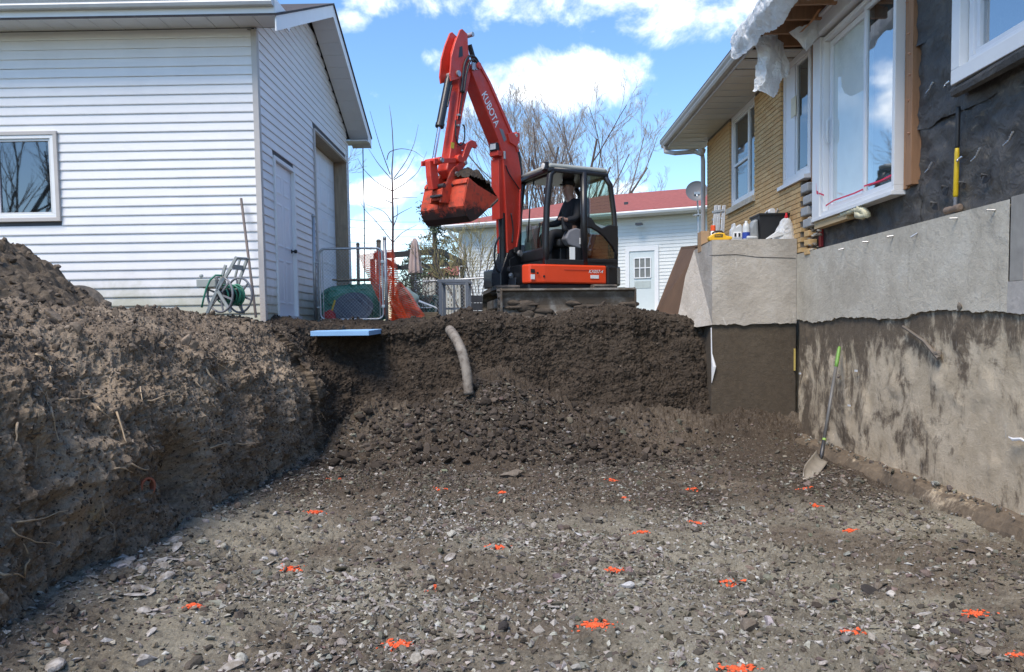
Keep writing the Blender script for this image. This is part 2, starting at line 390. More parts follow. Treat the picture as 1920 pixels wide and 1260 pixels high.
# paler crushed shale towards the front and left, darker churned soil at the far side
mm = nd(ft, 'ShaderNodeMath', operation='MULTIPLY_ADD'); ft.links.new(NF[0], mm.inputs[0]); mm.inputs[1].default_value = 3.2; ft.links.new(s3.outputs[1], mm.inputs[2])
c = tmix(ft, trange(ft, mm.outputs[0], 7.5, 8.8), c, soil_color(ft, NF, (0.0403,0.0307,0.0231), (0.0861,0.0665,0.0497), (0.162,0.128,0.0966), (0.201,0.153,0.0874), .35, .2))
brown = trange(ft, tnoise(ft, p, .55, 3, .6, .4), .47, .6, 0, .75)
c = tmix(ft, brown, c, soil_color(ft, NF, (0.0749,0.0569,0.044), (0.157,0.125,0.0936), (0.255,0.21,0.161), (0.27,0.21,0.132), .4, .2))
soil_finish(ft, fb, p, c, (.6,.57,.53), .65)
tag(arr_obj('pit_floor', FV, ff, fm), kind='structure')
ZG = zf.reshape(FX.shape)
def floor_z(x, y):
    x = np.atleast_1d(x); y = np.atleast_1d(y)
    i = np.clip(np.searchsorted(fx, x)-1, 0, len(fx)-2); j = np.clip(np.searchsorted(fy, y)-1, 0, len(fy)-2)
    a = (x-fx[i])/(fx[i+1]-fx[i]); b = (y-fy[j])/(fy[j+1]-fy[j])
    return (ZG[j,i]*(1-a)*(1-b)+ZG[j,i+1]*a*(1-b)+ZG[j+1,i]*(1-a)*b+ZG[j+1,i+1]*a*b)

# ---- rock shapes
def rock_mesh(sub, seed, jag=.35, flat=1.0):
    bm = bmesh.new(); bmesh.ops.create_icosphere(bm, subdivisions=sub, radius=1)
    r = np.random.default_rng(seed); v = np.array([q.co[:] for q in bm.verts]); fcs = np.array([[q.index for q in f.verts] for f in bm.faces]); bm.free()
    # cut by random planes for an angular, broken look
    for k in range(7):
        n = r.normal(size=3); n /= np.linalg.norm(n); d = r.uniform(.45, .85); h = v@n; m = h > d
        v[m] -= np.outer(h[m]-d, n)
    v *= 1+jag*(r.random(len(v))-.5)[:,None]; v *= np.array([1, r.uniform(.6, 1), r.uniform(.45, .8)*flat]); return v, fcs
def octa(seed):
    r = np.random.default_rng(seed); v = np.array([(1,0,0),(-1,0,0),(0,1,0),(0,-1,0),(0,0,1),(0,0,-1)], float)*r.uniform(.55, 1.15, (6, 1))+r.normal(0, .22, (6, 3)); v *= np.array([1.15, r.uniform(.6, 1), r.uniform(.3, .65)])
    return v, np.array([(0,2,4),(2,1,4),(1,3,4),(3,0,4),(2,0,5),(1,2,5),(3,1,5),(0,3,5)])
CRUMB8 = [(octa(300+k)[0]*np.array([.9,1.1,1.7]), octa(300)[1]) for k in range(24)]
OCT8 = [octa(200+k) for k in range(24)]
ROCK20 = [rock_mesh(1, k, .5) for k in range(10)]; ROCK80 = [rock_mesh(2, 40+k, .22) for k in range(10)]
FLAT80 = [rock_mesh(2, 80+k, .2, .5) for k in range(6)]
def rot_random(n):
    q = rng.normal(size=(n, 4)); q /= np.linalg.norm(q, axis=1)[:,None]; w_, x, y, z = q.T
    return np.stack([np.stack([1-2*(y*y+z*z), 2*(x*y-z*w_), 2*(x*z+y*w_)], 1), np.stack([2*(x*y+z*w_), 1-2*(x*x+z*z), 2*(y*z-x*w_)], 1), np.stack([2*(x*z-y*w_), 2*(y*z+x*w_), 1-2*(x*x+y*y)], 1)], 1)
def scatter(name, pos, size, col, shapes, label, cat=None, flatten=None):
    VV, FF, CC = [], [], []; off = 0; n = len(pos); Rm = rot_random(n); ch = rng.integers(0, len(shapes), n)
    for s in range(len(shapes)):
        ix = np.where(ch == s)[0]
        if not len(ix): continue
        v, f_ = shapes[s]
        w_ = np.einsum('nij,kj->nki', Rm[ix], v)*size[ix][:,None,None]
        if flatten is not None: w_[:,:,2] *= flatten
        w_ = w_ + pos[ix][:,None,:]
        VV.append(w_.reshape(-1, 3)); FF.append((f_[None]+(np.arange(len(ix))*len(v))[:,None,None]+off).reshape(-1, 3))
        CC.append(np.repeat(col[ix], len(v), 0)); off += len(ix)*len(v)
    CC = np.concatenate(CC); CC = np.concatenate([CC, np.ones((len(CC), 1))], 1)
    return tag(arr_obj(name, np.concatenate(VV), np.concatenate(FF), MT['clod'], attr=CC), label, cat, kind='stuff')
def soil_cols(n, pale):
    base = np.array([.14,.122,.1])[None]*np.exp(rng.normal(0, .4, (n, 1)))*(1+rng.normal(0, .05, (n, 3)))
    grey = np.array([.37,.35,.315])[None]*np.exp(rng.normal(0, .28, (n, 1)))*(1+rng.normal(0, .03, (n, 3)))
    return np.clip(np.where((rng.random(n) < pale)[:,None], grey, base), .01, .6)
# floor rubble: size and paleness vary in drifts
n = 128000
px = rng.uniform(-2.6, 3.55, n); py = 1.7+8.1*rng.random(n)**1.25
P3 = np.stack([px, py, np.zeros(n)], 1); dens = fbm(P3*.8+33, 3)
keep = rng.random(n) < np.clip(.62+dens*1.0 - .35*sstep(px, 1.0, 3.2), .12, 1); px, py, dens = px[keep], py[keep], dens[keep]; n = len(px)
sz = np.clip(np.exp(rng.normal(-4.5, .5, n)), .004, .036)
pale = np.clip(.5-.5*sstep(py, 5.5, 8.5)-.25*sstep(px, .8, 3)+.3*fbm(P3[keep]*1.1+70, 2), .04, .55)
pos = np.stack([px, py, floor_z(px, py)+sz*.25], 1)
scatter('rubble', pos, sz, soil_cols(n, pale), OCT8, 'loose crumbs of soil and shale strewn over the pit floor', 'rubble', .7)
n = 2300
px = rng.uniform(-2.6, 3.5, n); py = 1.9+8.0*rng.random(n)**1.1
sz = np.clip(np.exp(rng.normal(-3.75, .38, n)), .015, .055); pl_ = floor_base(px, py)[1]; sz *= 1+.5*pl_
pale = np.clip(.25-.3*sstep(py, 5.5, 8.5)-.2*sstep(px, .8, 3), .03, .5)
pos = np.stack([px, py, floor_z(px, py)+sz*.2], 1)
scatter('soil_clods', pos, sz, soil_cols(n, pale), ROCK80, 'brown soil clods and broken shale lying across the pit floor', 'soil clods', .75)
# clods on the slumped pile
n = 2300
px = rng.normal(-.2, 1.3, n); py = rng.uniform(8.3, 9.95, n); k = (px > -2.4) & (px < 2.6); px, py = px[k], py[k]; n = len(px)
sz = np.clip(np.exp(rng.normal(-3.65, .55, n)), .01, .1); col = np.array([.066,.053,.043])[None]*np.exp(rng.normal(0, .35, (n, 1)))*np.ones((1, 3))
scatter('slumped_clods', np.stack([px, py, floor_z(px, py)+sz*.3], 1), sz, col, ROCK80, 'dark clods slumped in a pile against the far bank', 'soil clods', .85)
# crumbs clinging to the banks
vis = np.where((BANK[:,1] > 2) & (fade > .5) & (BANK[:,2] > -1.7))[0]
ix = rng.choice(vis, 40000); sz = np.clip(np.exp(rng.normal(-4.75, .45, len(ix))), .003, .022)
far_ = sstep(BANK[ix,1], 9.2, 9.9)[:,None]; hi_ = sstep(BANK[ix,2], -.5, .05)[:,None]
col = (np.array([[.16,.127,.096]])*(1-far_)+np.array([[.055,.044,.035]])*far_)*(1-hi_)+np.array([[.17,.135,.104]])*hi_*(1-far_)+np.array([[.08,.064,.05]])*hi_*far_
col = col*np.exp(rng.normal(-.05, .5, (len(ix), 1)))
scatter('bank_crumbs', BANK[ix]+BANKN[ix]*sz[:,None]*.3, sz, col, CRUMB8, 'crumbs and pebbles stuck in the cut soil banks', 'soil clods')
ix = rng.choice(np.where((BANK[:,2] > -.25) & (fade > .45) & (BANK[:,1] > 2.5))[0], 1300); sz = np.clip(np.exp(rng.normal(-3.7, .45, len(ix))), .012, .075)
fr_ = sstep(BANK[ix,1], 9.0, 9.8)[:,None]; col = (np.array([[.16,.127,.096]])*(1-fr_)+np.array([[.055,.043,.034]])*fr_)*np.exp(rng.normal(0, .35, (len(ix), 1)))
scatter('crest_clods', BANK[ix]+np.array([[0,0,1]])*sz[:,None]*.35, sz, col, ROCK80, 'brown clods heaped along the crest of the pit banks', 'soil clods')

# ---- spoil heap on the left
hx = np.linspace(-9.5, -3.3, 240); hy = np.linspace(3.0, 9.6, 230); HX, HY = np.meshgrid(hx, hy)
H3 = np.stack([HX.ravel(), HY.ravel(), np.zeros(HX.size)], 1)
d_ = np.sqrt(((H3[:,0]+6.25)/2.5)**2+((H3[:,1]-6.75)/2.45)**2)
hz = np.where(d_ < 1.1, 1.8*(1-d_), -.2)
hz = np.maximum(hz, -.2) + np.where(hz > -.1, 1, 0)*(fbm(H3*1.3+8, 3)*.13 + billow(H3*4+1, 3)*.06 + billow(H3*11+4, 3)*.03 + fbm(H3*30, 2)*.012)
HV = np.stack([H3[:,0], H3[:,1], hz-.02], 1)
heap_m = soil_mat('heap_soil', (0.0737,0.0583,0.0437), (0.158,0.124,0.091), (0.29,0.235,0.176), (0.232,0.178,0.114), .35, .15)
heap = tag(arr_obj('spoil_heap', HV, tri_grid(len(hx), len(hy)), heap_m), 'tall heap of loose dark brown soil in front of the white garage', 'soil heap')
ix = rng.choice(np.where(hz > .02)[0], 1300); sz = np.clip(np.exp(rng.normal(-3.65, .45, len(ix))), .012, .085)
col = np.array([[.115,.092,.072]])*np.exp(rng.normal(0, .35, (len(ix), 1)))
o = scatter('heap_clods', HV[ix]+np.array([[0,0,1]])*sz[:,None]*.3, sz, col, ROCK80, 'brown clods covering the spoil heap by the garage', 'soil clods')
# loose soil piled along the crest towards the garage
hx = np.linspace(-5.3, -3.25, 200); hy = np.linspace(7.4, 9.6, 150); HX, HY = np.meshgrid(hx, hy); H3 = np.stack([HX.ravel(), HY.ravel(), np.zeros(HX.size)], 1)
hz = -.28+.38*np.exp(-((H3[:,0]+3.95)/.75)**2-((H3[:,1]-8.8)/.45)**2) + .3*np.exp(-((H3[:,0]+4.7)/.5)**2-((H3[:,1]-8.5)/.5)**2)
env = np.clip(hz+.28, 0, .2)/.2
hz += env*(fbm(H3*2+8, 3)*.07 + billow(H3*6+1, 3)*.05 + billow(H3*16+4, 3)*.02)
tag(arr_obj('spoil_ridge', np.stack([H3[:,0], H3[:,1], hz], 1), tri_grid(len(hx), len(hy)), heap_m), 'low ridge of crumbly soil before the garage corner', 'soil heap')
ix = rng.choice(np.where(hz > .0)[0], 450); sz = np.clip(np.exp(rng.normal(-3.6, .4, len(ix))), .015, .07)
scatter('ridge_clods', np.stack([H3[ix,0], H3[ix,1], hz[ix]+sz*.3], 1), sz, np.array([[.17,.135,.105]])*np.exp(rng.normal(0, .35, (len(ix), 1))), ROCK80, 'brown clods on the low soil ridge by the garage corner', 'soil clods')

# ================================================================== materials for buildings
def siding_mat(name, base, stain=.0):
    m, t, b = new_mat(name); p = tpos(t); s = nd(t, 'ShaderNodeSeparateXYZ'); t.links.new(p, s.inputs[0])
    c = tramp(t, tnoise(t, p, 2.2, 5, .6, stretch=(1,1,.5)), [(.3, tuple(q*.93 for q in base)), (.7, base)])
    c = tmix(t, trange(t, tnoise(t, p, 40, 4, .7, stretch=(.15,.15,1)), .35, .8, 0, .12), c, (.45,.45,.5))
    if stain:                                   # algae and splashed mud with ragged upper edge
        h = nd(t, 'ShaderNodeMath', operation='MULTIPLY_ADD'); t.links.new(tnoise(t, p, 2.6, 6, .7, .3), h.inputs[0]); h.inputs[1].default_value = -1.1; t.links.new(s.outputs[2], h.inputs[2])
        c = tmix(t, trange(t, h.outputs[0], .25, -.5, 0, stain), c, (.33,.33,.2))
    t.links.new(c, b.inputs['Base Color']); b.inputs['Roughness'].default_value = .42
    tbump(t, b, tnoise(t, p, 60, 3, .6, stretch=(.1,.1,1)), .12, .004); return m
MT['vinyl'] = siding_mat('white_vinyl_siding', (.82,.8,.79), .7)
MT['vinyl2'] = siding_mat('cream_siding', (.74,.75,.72))
MT['white_trim'] = simple('white_trim', (.78,.78,.78), .4, var=.04, scale=3, dirt=(.5,.48,.44), dirt_amt=.22)
MT['taupe_trim'] = simple('taupe_trim', (.5,.46,.43), .45, var=.05)
MT['soffit'] = simple('soffit_white', (.72,.72,.72), .5, var=.05, scale=2)
MT['gutter'] = simple('gutter_metal', (.6,.6,.6), .35, var=.08, dirt=(.35,.32,.28), dirt_amt=.25)
MT['door_white'] = simple('door_white', (.76,.77,.8), .4, var=.03, dirt=(.55,.53,.5), dirt_amt=.15)
MT['shingle_red'] = simple('red_shingles', (.3,.085,.07), .9, var=.3, scale=9, bump=.6, bscale=30, stretch=(1,1,4))
MT['shingle_dark'] = simple('dark_shingles', (.07,.06,.06), .9, var=.3, scale=9, bump=.4)
MT['lumber'] = simple('weathered_lumber', (.36,.27,.18), .8, var=.25, scale=5, dirt=(.14,.11,.08), dirt_amt=.35, stretch=(6,6,.5), bump=.3)
MT['stud'] = simple('brown_stud', (.36,.19,.1), .8, var=.2, scale=5, dirt=(.16,.09,.05), dirt_amt=.3, stretch=(6,6,.6), bump=.2)
MT['black'] = simple('black_plastic', (.02,.02,.022), .5, var=.2)
MT['dark_metal'] = simple('dark_metal', (.08,.08,.085), .45, .6, var=.2)
MT['galv'] = simple('galvanised_steel', (.45,.46,.47), .45, .75, var=.15, scale=20, dirt=(.25,.23,.2), dirt_amt=.3)
MT['steel'] = simple('bare_steel', (.55,.55,.55), .3, .9, var=.1)
def glass_mat(name, tint=(.02,.025,.03), rough=.02, alpha=.25):
    """window glass: a dim see-through pane with a mirror-like face"""
    m, t, b = new_mat(name); t.nodes.remove(b); out = t.nodes['Material Output']
    g = nd(t, 'ShaderNodeBsdfGlossy'); g.inputs['Roughness'].default_value = rough; g.inputs['Color'].default_value = (.95,.97,1,1)
    tr = nd(t, 'ShaderNodeBsdfTransparent'); tr.inputs['Color'].default_value = (*tint, 1)
    fr = nd(t, 'ShaderNodeFresnel'); fr.inputs['IOR'].default_value = 1.6
    mr = nd(t, 'ShaderNodeMapRange'); t.links.new(fr.outputs[0], mr.inputs[0]); mr.inputs[1].default_value = 0; mr.inputs[2].default_value = 1; mr.inputs[3].default_value = alpha; mr.inputs[4].default_value = 1
    geo = nd(t, 'ShaderNodeNewGeometry'); sb_ = nd(t, 'ShaderNodeMath', operation='SUBTRACT'); sb_.inputs[0].default_value = 1.0; t.links.new(geo.outputs['Backfacing'], sb_.inputs[1])
    ml = nd(t, 'ShaderNodeMath', operation='MULTIPLY'); t.links.new(mr.outputs[0], ml.inputs[0]); t.links.new(sb_.outputs[0], ml.inputs[1])   # the outer face mirrors, the inner one only lets light out
    mx = nd(t, 'ShaderNodeMixShader'); t.links.new(ml.outputs[0], mx.inputs[0]); t.links.new(tr.outputs[0], mx.inputs[1]); t.links.new(g.outputs[0], mx.inputs[2])
    t.links.new(mx.outputs[0], out.inputs[0]); return m
MT['glass'] = glass_mat('window_glass', (.55,.6,.62), .02, .1)
MT['glass_mirror'] = glass_mat('coated_glass', (.7,.75,.75), .025, .42)
MT['glass_cab'] = glass_mat('cab_glass', (.6,.72,.68), .02, .12)
MT['room'] = simple('dim_room', (.1,.1,.11), .9)
MT['blind'] = simple('pale_blind', (.84,.84,.81), .8, var=.06)

# ================================================================== garage
GX, GY0, GY1, GZ = -3.33, 9.9, 15.2, 3.85
YM = (GY0+GY1)/2; RIDGE = 5.08
gar = thing('garage', 'white vinyl sided garage with gable roof, tall overhead door and side door', 'garage', (-6.6, 12.5, -.06))
WIN = (-8.0, -6.06, 1.45, 2.53)
m = MB()
m.box(-10.5, WIN[0], GY0+.03, GY0+.12, -.1, GZ+.1); m.box(WIN[1], GX-.03, GY0+.03, GY0+.12, -.1, GZ+.1); m.box(WIN[0], WIN[1], GY0+.03, GY0+.12, -.1, WIN[2]); m.box(WIN[0], WIN[1], GY0+.03, GY0+.12, WIN[3], GZ+.1)   # sheathing behind the siding
core = m.build('wall', MT['room'], gar)
PITCHB = .1205
DOOR = (10.52, 11.38, .12, 2.3); OVR = (12.66, 15.0, -.05, 3.24)
def lap_board(m, a, b, nrm, z0, z1, d=.016):
    """one lapped siding board from a to b (x,y), lower edge proud of the wall"""
    a = V((*a, 0)); b = V((*b, 0)); n = V((*nrm, 0)); z = V((0, 0, 1))
    p = [a+z*z0, a+z*z0+n*d, a+z*(z0+.012)+n*(d+.002), a+z*z1+n*.003, a+z*z1]
    m.prism(p, b-a)
nb = int((GZ+.1)/PITCHB)+1
shared = {}
for k in range(nb):
    z0 = -.1+k*PITCHB; z1 = min(z0+PITCHB, GZ+.02)
    segs = [(-10.5, GX-.07)]
    if z1 > WIN[2]-.02 and z0 < WIN[3]+.02: segs = [(-10.5, WIN[0]), (WIN[1]+.05, GX-.07)]
    for a, b in segs:
        cut = random.uniform(a+.3*(b-a), b-.25*(b-a))
        for a2, b2, dd_ in ((a, cut, .0), (cut-.02, b, .0016)):
            m = MB(); e_ = random.uniform(-.0015, .0015); lap_board(m, (b2, GY0+.03), (a2, GY0+.03), (0, -1), z0+e_, z1+e_, .016+dd_); m.build('siding_board', MT['vinyl'], gar)
k = 0
while True:
    z0 = -.1+k*PITCHB; z1 = z0+PITCHB; k += 1
    if z0 > RIDGE-.15: break
    lo, hi = GY0+.07, GY1-.03
    if z1 > GZ:
        f_ = (z0-GZ)/(RIDGE-GZ); f_ = max(f_, 0); lo = GY0+.03+f_*(YM-GY0); hi = GY1-.03-f_*(GY1-YM)
    cuts = []
    if z0 < DOOR[3]+.06: cuts.append((DOOR[0]-.06, DOOR[1]+.06))
    if z0 < OVR[3]+.05: cuts.append((OVR[0]-.05, OVR[1]+.03))
    segs = []; c0 = lo
    for a, b in cuts: segs.append((c0, a)); c0 = b
    segs.append((c0, hi))
    for a, b in segs:
        if b-a > .03:
            m = MB(); lap_board(m, (GX-.03, a), (GX-.03, b), (1, 0), z0, z1); m.build('siding_board', MT['vinyl'], gar)
# gable sheathing around the openings
m = MB()
for (a, b, z0, z1) in [(GY0+.12, DOOR[0]-.02, -.1, GZ), (DOOR[0]-.02, DOOR[1]+.02, DOOR[3]+.02, GZ), (DOOR[1]+.02, OVR[0], -.1, GZ), (OVR[0], OVR[1], OVR[3]+.02, GZ), (OVR[1], GY1, -.1, GZ)]:
    m.box(GX-.12, GX-.032, a, b, z0, z1)
m.prism([(GX-.12, GY0, GZ), (GX-.12, GY1, GZ), (GX-.12, YM, RIDGE)], (.088, 0, 0))
m.box(-10.5, GX-.12, GY1-.1, GY1, -.1, GZ); m.box(-10.5, -10.4, GY0+.12, GY1-.1, -.1, GZ)
m.build('gable_wall', MT['room'], gar)
m = MB(); m.box(GX-.075, GX+.0, GY0-.0, GY0+.03, -.1, GZ); m.box(GX-.02, GX+.004, GY0+.03, GY0+.075, -.1, GZ); m.build('corner_trim', MT['taupe_trim'], gar, bev=.004)
m = MB(); m.box(GX-.02, GX+.005, GY1-.05, GY1, -.1, GZ-.2); m.build('corner_trim', MT['white_trim'], gar, bev=.004)
# roof: two slabs, gutter, fascia, soffit panels, rake boards
OH, RK = .42, .4
rx = GX+RK
sl_ = (RIDGE-GZ)/(YM-GY0)
def roofz(y): return RIDGE+.22-abs(y-YM)*sl_
m = MB()
for s_ in (-1, 1):
    ye = (GY0-OH-.03) if s_ < 0 else (GY1+OH)
    m.prism([(rx+.02, ye, roofz(ye)), (rx+.02, YM, roofz(YM)), (rx+.02, YM, roofz(YM)-.03), (rx+.02, ye, roofz(ye)-.03)], (-7.6, 0, 0))
m.build('roof', MT['shingle_dark'], gar)
zs = GZ+.03                                                              # soffit height at the eave
m = MB(); m.box(-10.5, rx-.015, GY0-OH-.02, GY0-OH, zs-.03, zs+.17); m.build('fascia', MT['white_trim'], gar, bev=.003)
m = MB(); prof = [(0, .0), (-.075, .0), (-.095, .035), (-.085, .06), (-.11, .1), (-.12, .125), (-.1, .13), (0, .125)]
m.prism([(rx-.02, GY0-OH-.022+a, zs+.06+b) for a, b in prof], (-7.6, 0, 0)); m.build('gutter', MT['gutter'], gar, bev=.003)
x = rx-.03; k = 0
while x > -9.0:
    wdt = .3; m = MB()
    m.prism([(x, GY0+.03, zs), (x, GY0-OH, zs), (x, GY0-OH, zs+.012), (x, GY0+.03, zs+.012)], (-(wdt-.008), 0, 0)); m.build('soffit_panel', MT['soffit'], gar, bev=.002); x -= wdt
m = MB(); m.box(-10.5, rx-.03, GY0-OH, GY0+.06, zs+.016, zs+.03); m.build('soffit_backing', MT['black'], gar)
for s_ in (-1, 1):                                                       # rake fascia and soffit
    y0 = GY0-OH if s_ < 0 else GY1+OH-.0; y1 = YM
    a, b = (y0, y1) if s_ < 0 else (y1, y0)
    za, zb2 = roofz(a)-.032, roofz(b)-.032
    m = MB(); m.prism([(rx, a, za), (rx, b, zb2), (rx, b, zb2-.19), (rx, a, za-.19)], (-.02, 0, 0)); m.build('rake_board', MT['white_trim'], gar, bev=.003)
    n_ = 12
    for i in range(n_):
        ya = a+(b-a)*i/n_; yb = a+(b-a)*(i+1)/n_-.008
        if s_ < 0 and yb < GY0+.1: continue
        pts = [(rx-.02, ya, roofz(ya)-.215), (rx-.02, yb, roofz(yb)-.215), (rx-.02, yb, roofz(yb)-.205), (rx-.02, ya, roofz(ya)-.205)]
        m = MB(); m.prism(pts, (-RK+.03, 0, 0)); m.build('soffit_panel', MT['soffit'], gar)
# boxed eave returns
m = MB(); ye = GY1+OH; m.box(GX-.4, rx-.021, GY1+.02, ye-.01, zs-.16, zs-.14); m.prism([(rx-.001, GY1+.1, zs-.16), (rx-.001, ye, zs-.16), (rx-.001, ye, zs+.05), (rx-.001, GY1+.1, zs+.15)], (-.015, 0, 0)); m.build('eave_return', MT['white_trim'], gar)
m = MB(); m.prism([(rx-.003, GY0-OH-.01, zs-.02), (rx-.003, GY0+.15, zs-.02), (rx-.003, GY0+.22, zs+.2), (rx-.003, GY0-OH-.01, zs+.17)], (-.018, 0, 0)); m.build('eave_return', MT['white_trim'], gar)
# window on the front: frame, two panes, stickers seen through the glass
wx0, wx1, wz0, wz1 = WIN
win = link(bpy.data.objects.new('window', None), ((wx0+wx1)/2, GY0, wz0), gar)
m = MB()
for (a, b, c_, d_) in [(wx0-.05, wx1+.05, wz0-.05, wz0), (wx0-.05, wx1+.05, wz1, wz1+.05), (wx0-.05, wx0, wz0, wz1), (wx1, wx1+.05, wz0, wz1)]: m.box(a, b, GY0-.022, GY0+.04, c_, d_)
m.build('trim', MT['taupe_trim'], win, bev=.004)
m = MB()
def ringbox(m, x0, x1, z0, z1, t, y0, y1):
    m.box(x0, x1, y0, y1, z0, z0+t); m.box(x0, x1, y0, y1, z1-t, z1); m.box(x0, x0+t, y0, y1, z0+t, z1-t); m.box(x1-t, x1, y0, y1, z0+t, z1-t)
ringbox(m, wx0, wx1, wz0, wz1, .045, GY0-.012, GY0+.06)
m.build('frame', MT['white_trim'], win, bev=.004)
m = MB(); ringbox(m, wx1-.78, wx1-.045, wz0+.045, wz1-.045, .03, GY0+.005, GY0+.05); m.build('sash', MT['gutter'], win)
for a, b in ((wx0+.05, wx1-.78), (wx1-.75, wx1-.075)):
    m = MB(); m.box(a, b, GY0+.03, GY0+.036, wz0+.07, wz1-.07); m.build('pane', glass_mat('garage_glass', (.3,.34,.36), .02, .13), win)
m = MB(); m.box(wx0, wx1, GY0+.11, GY0+.125, wz0, wz1); m.build('dark_interior', MT['room'], win)
for (px_, py_, s_, h_) in [(65, 283, .11, .09), (66, 297, .11, .1), (68, 320, .1, .11), (16, 284, .1, .06)]:
    q = onY(px_, py_, GY0+.04); m = MB(); m.box(q.x-s_/2, q.x+s_/2, GY0+.041, GY0+.043, q.z-h_/2, q.z+h_/2); m.build('sticker', MT['blind'], win)
m = MB(); q = onY(80, 290, GY0+.2); m.box(q.x-.04, q.x+.05, GY0+.075, GY0+.1, wz0+.01, q.z); m.build('stored_board', MT['blind'], win)
# side door
dr = link(bpy.data.objects.new('side_door', None), (GX, sum(DOOR[:2])/2, DOOR[2]), gar)
y0, y1, z0, z1 = DOOR
m = MB(); m.box(GX-.1, GX+.006, y0-.055, y0, z0-.02, z1+.055); m.box(GX-.1, GX+.006, y1, y1+.055, z0-.02, z1+.055); m.box(GX-.1, GX+.006, y0, y1, z1, z1+.055); m.build('door_frame', MT['white_trim'], dr, bev=.004)
m = MB(); m.box(GX-.09, GX-.05, y0+.004, y1-.004, z0, z1-.004); pan = m.build('door_panel', MT['door_white'], dr)
for i in range(2):
    ya = y0+.1+i*.37
    for (za, zb2) in [(z0+.16, z0+.82), (z0+.98, z0+1.62), (z0+1.74, z0+2.02)]:
        m = MB(); m.prism([(GX-.05, ya, za), (GX-.05, ya+.28, za), (GX-.05, ya+.28, zb2), (GX-.05, ya, zb2)], (.001,0,0))
        m.v = []; m.f = []; m.mi = []
        fr_ = [(GX-.0495, ya, za), (GX-.0495, ya+.29, za), (GX-.0495, ya+.29, zb2), (GX-.0495, ya, zb2)]
        i1 = [(GX-.062+.02, ya+.025, za+.025), (GX-.042, ya+.265, za+.025), (GX-.042, ya+.265, zb2-.025), (GX-.042, ya+.025, zb2-.025)]
        i2 = [(GX-.049, ya+.05, za+.05), (GX-.049, ya+.24, za+.05), (GX-.049, ya+.24, zb2-.05), (GX-.049, ya+.05, zb2-.05)]
        m.add(fr_+i1+i2, [(j, (j+1)%4, 4+(j+1)%4, 4+j) for j in range(4)]+[(4+j, 4+(j+1)%4, 8+(j+1)%4, 8+j) for j in range(4)]+[(8,9,10,11)])
        m.build('raised_panel', MT['door_white'], pan)
m = MB(); kq = V((GX-.05, y1-.07, z0+.98)); m.lathe(kq, (1,0,0), [(0,.03),(.01,.03),(.012,.012),(.04,.012),(.045,.026),(.07,.03),(.085,.02)], 14); m.build('knob', MT['black'], pan, smooth=True)
m = MB(); m.box(GX-.1, GX+.05, y0-.05, y1+.05, z0-.05, z0-.005); m.build('sill', MT['gutter'], dr)
# overhead door, recessed, with lumber post and header
od = link(bpy.data.objects.new('overhead_door', None), (GX, sum(OVR[:2])/2, OVR[2]), gar)
y0, y1, z0, z1 = OVR
m = MB(); m.box(GX-.3, GX+.002, y1-.02, y1+.0, z0, z1); m.build('jamb_post', MT['lumber'], od)
m = MB(); m.box(GX-.3, GX+.002, y0, y0+.03, z0, z1); m.build('jamb_post', MT['white_trim'], od)
m = MB(); m.box(GX-.3, GX+.002, y0, y1, z1, z1+.03); m.build('header', MT['lumber'], od)
m = MB(); m.box(GX-.03, GX+.012, y0-.05, y0-.0, z0, z1+.05); m.box(GX-.03, GX+.012, y0, y1+.03, z1+.03, z1+.06); m.build('trim', MT['taupe_trim'], od)
secs = 6
for i in range(secs):
    za = z0+(z1-z0)*i/secs; zb2 = z0+(z1-z0)*(i+1)/secs-.006
    m = MB(); m.box(GX-.3, GX-.25, y0+.03, y1-.03, za, zb2); sec = m.build('door_section', MT['door_white'], od)
    for j in range(4):
        ya = y0+.1+j*(y1-y0-.14)/4; yb = ya+(y1-y0-.14)/4-.08; m = MB()
        fr_ = [(GX-.2495, ya, za+.1), (GX-.2495, yb, za+.1), (GX-.2495, yb, zb2-.1), (GX-.2495, ya, zb2-.1)]
        i1 = [(GX-.238, ya+.03, za+.13), (GX-.238, yb-.03, za+.13), (GX-.238, yb-.03, zb2-.13), (GX-.238, ya+.03, zb2-.13)]
        m.add(fr_+i1, [(q, (q+1)%4, 4+(q+1)%4, 4+q) for q in range(4)]+[(4,5,6,7)]); m.build('raised_panel', MT['door_white'], sec)

# ================================================================== brick house on the right
HXW = 3.82
def concrete_mat(name='foundation_concrete', k=1., g=1.):
    m, t, b = new_mat(name); p = tpos(t); s = nd(t, 'ShaderNodeSeparateXYZ'); t.links.new(p, s.inputs[0])
    c = tramp(t, tnoise(t, p, 2.5, 7, .65, .3), [(.3, (.44*k,.39*k,.31*k*g)), (.55, (.57*k,.515*k,.42*k*g)), (.75, (.65*k,.61*k,.52*k*g))])
    c = tmix(t, trange(t, tnoise(t, p, 5, 6, .7, .6, stretch=(1,1,.25)), .55, .75, 0, .55), c, (.3,.265,.21))
    c = tmix(t, trange(t, tnoise(t, p, 30, 5, .7), .6, .8, 0, .4), c, (.13,.12,.1))
    c = tmix(t, trange(t, tnoise(t, p, 1.3, 6, .7, 1.2), .6, .66, 0, .3), c, (.24,.22,.185))
    c = tmix(t, trange(t, tnoise(t, p, 9, 3, .6, 3.0, stretch=(1,1,.3)), .68, .72, 0, .35), c, (.75,.73,.68))
    t.links.new(c, b.inputs['Base Color']); b.inputs['Roughness'].default_value = .88
    tbump(t, b, tnoise(t, p, 14, 9, .74), .8, .022); return m
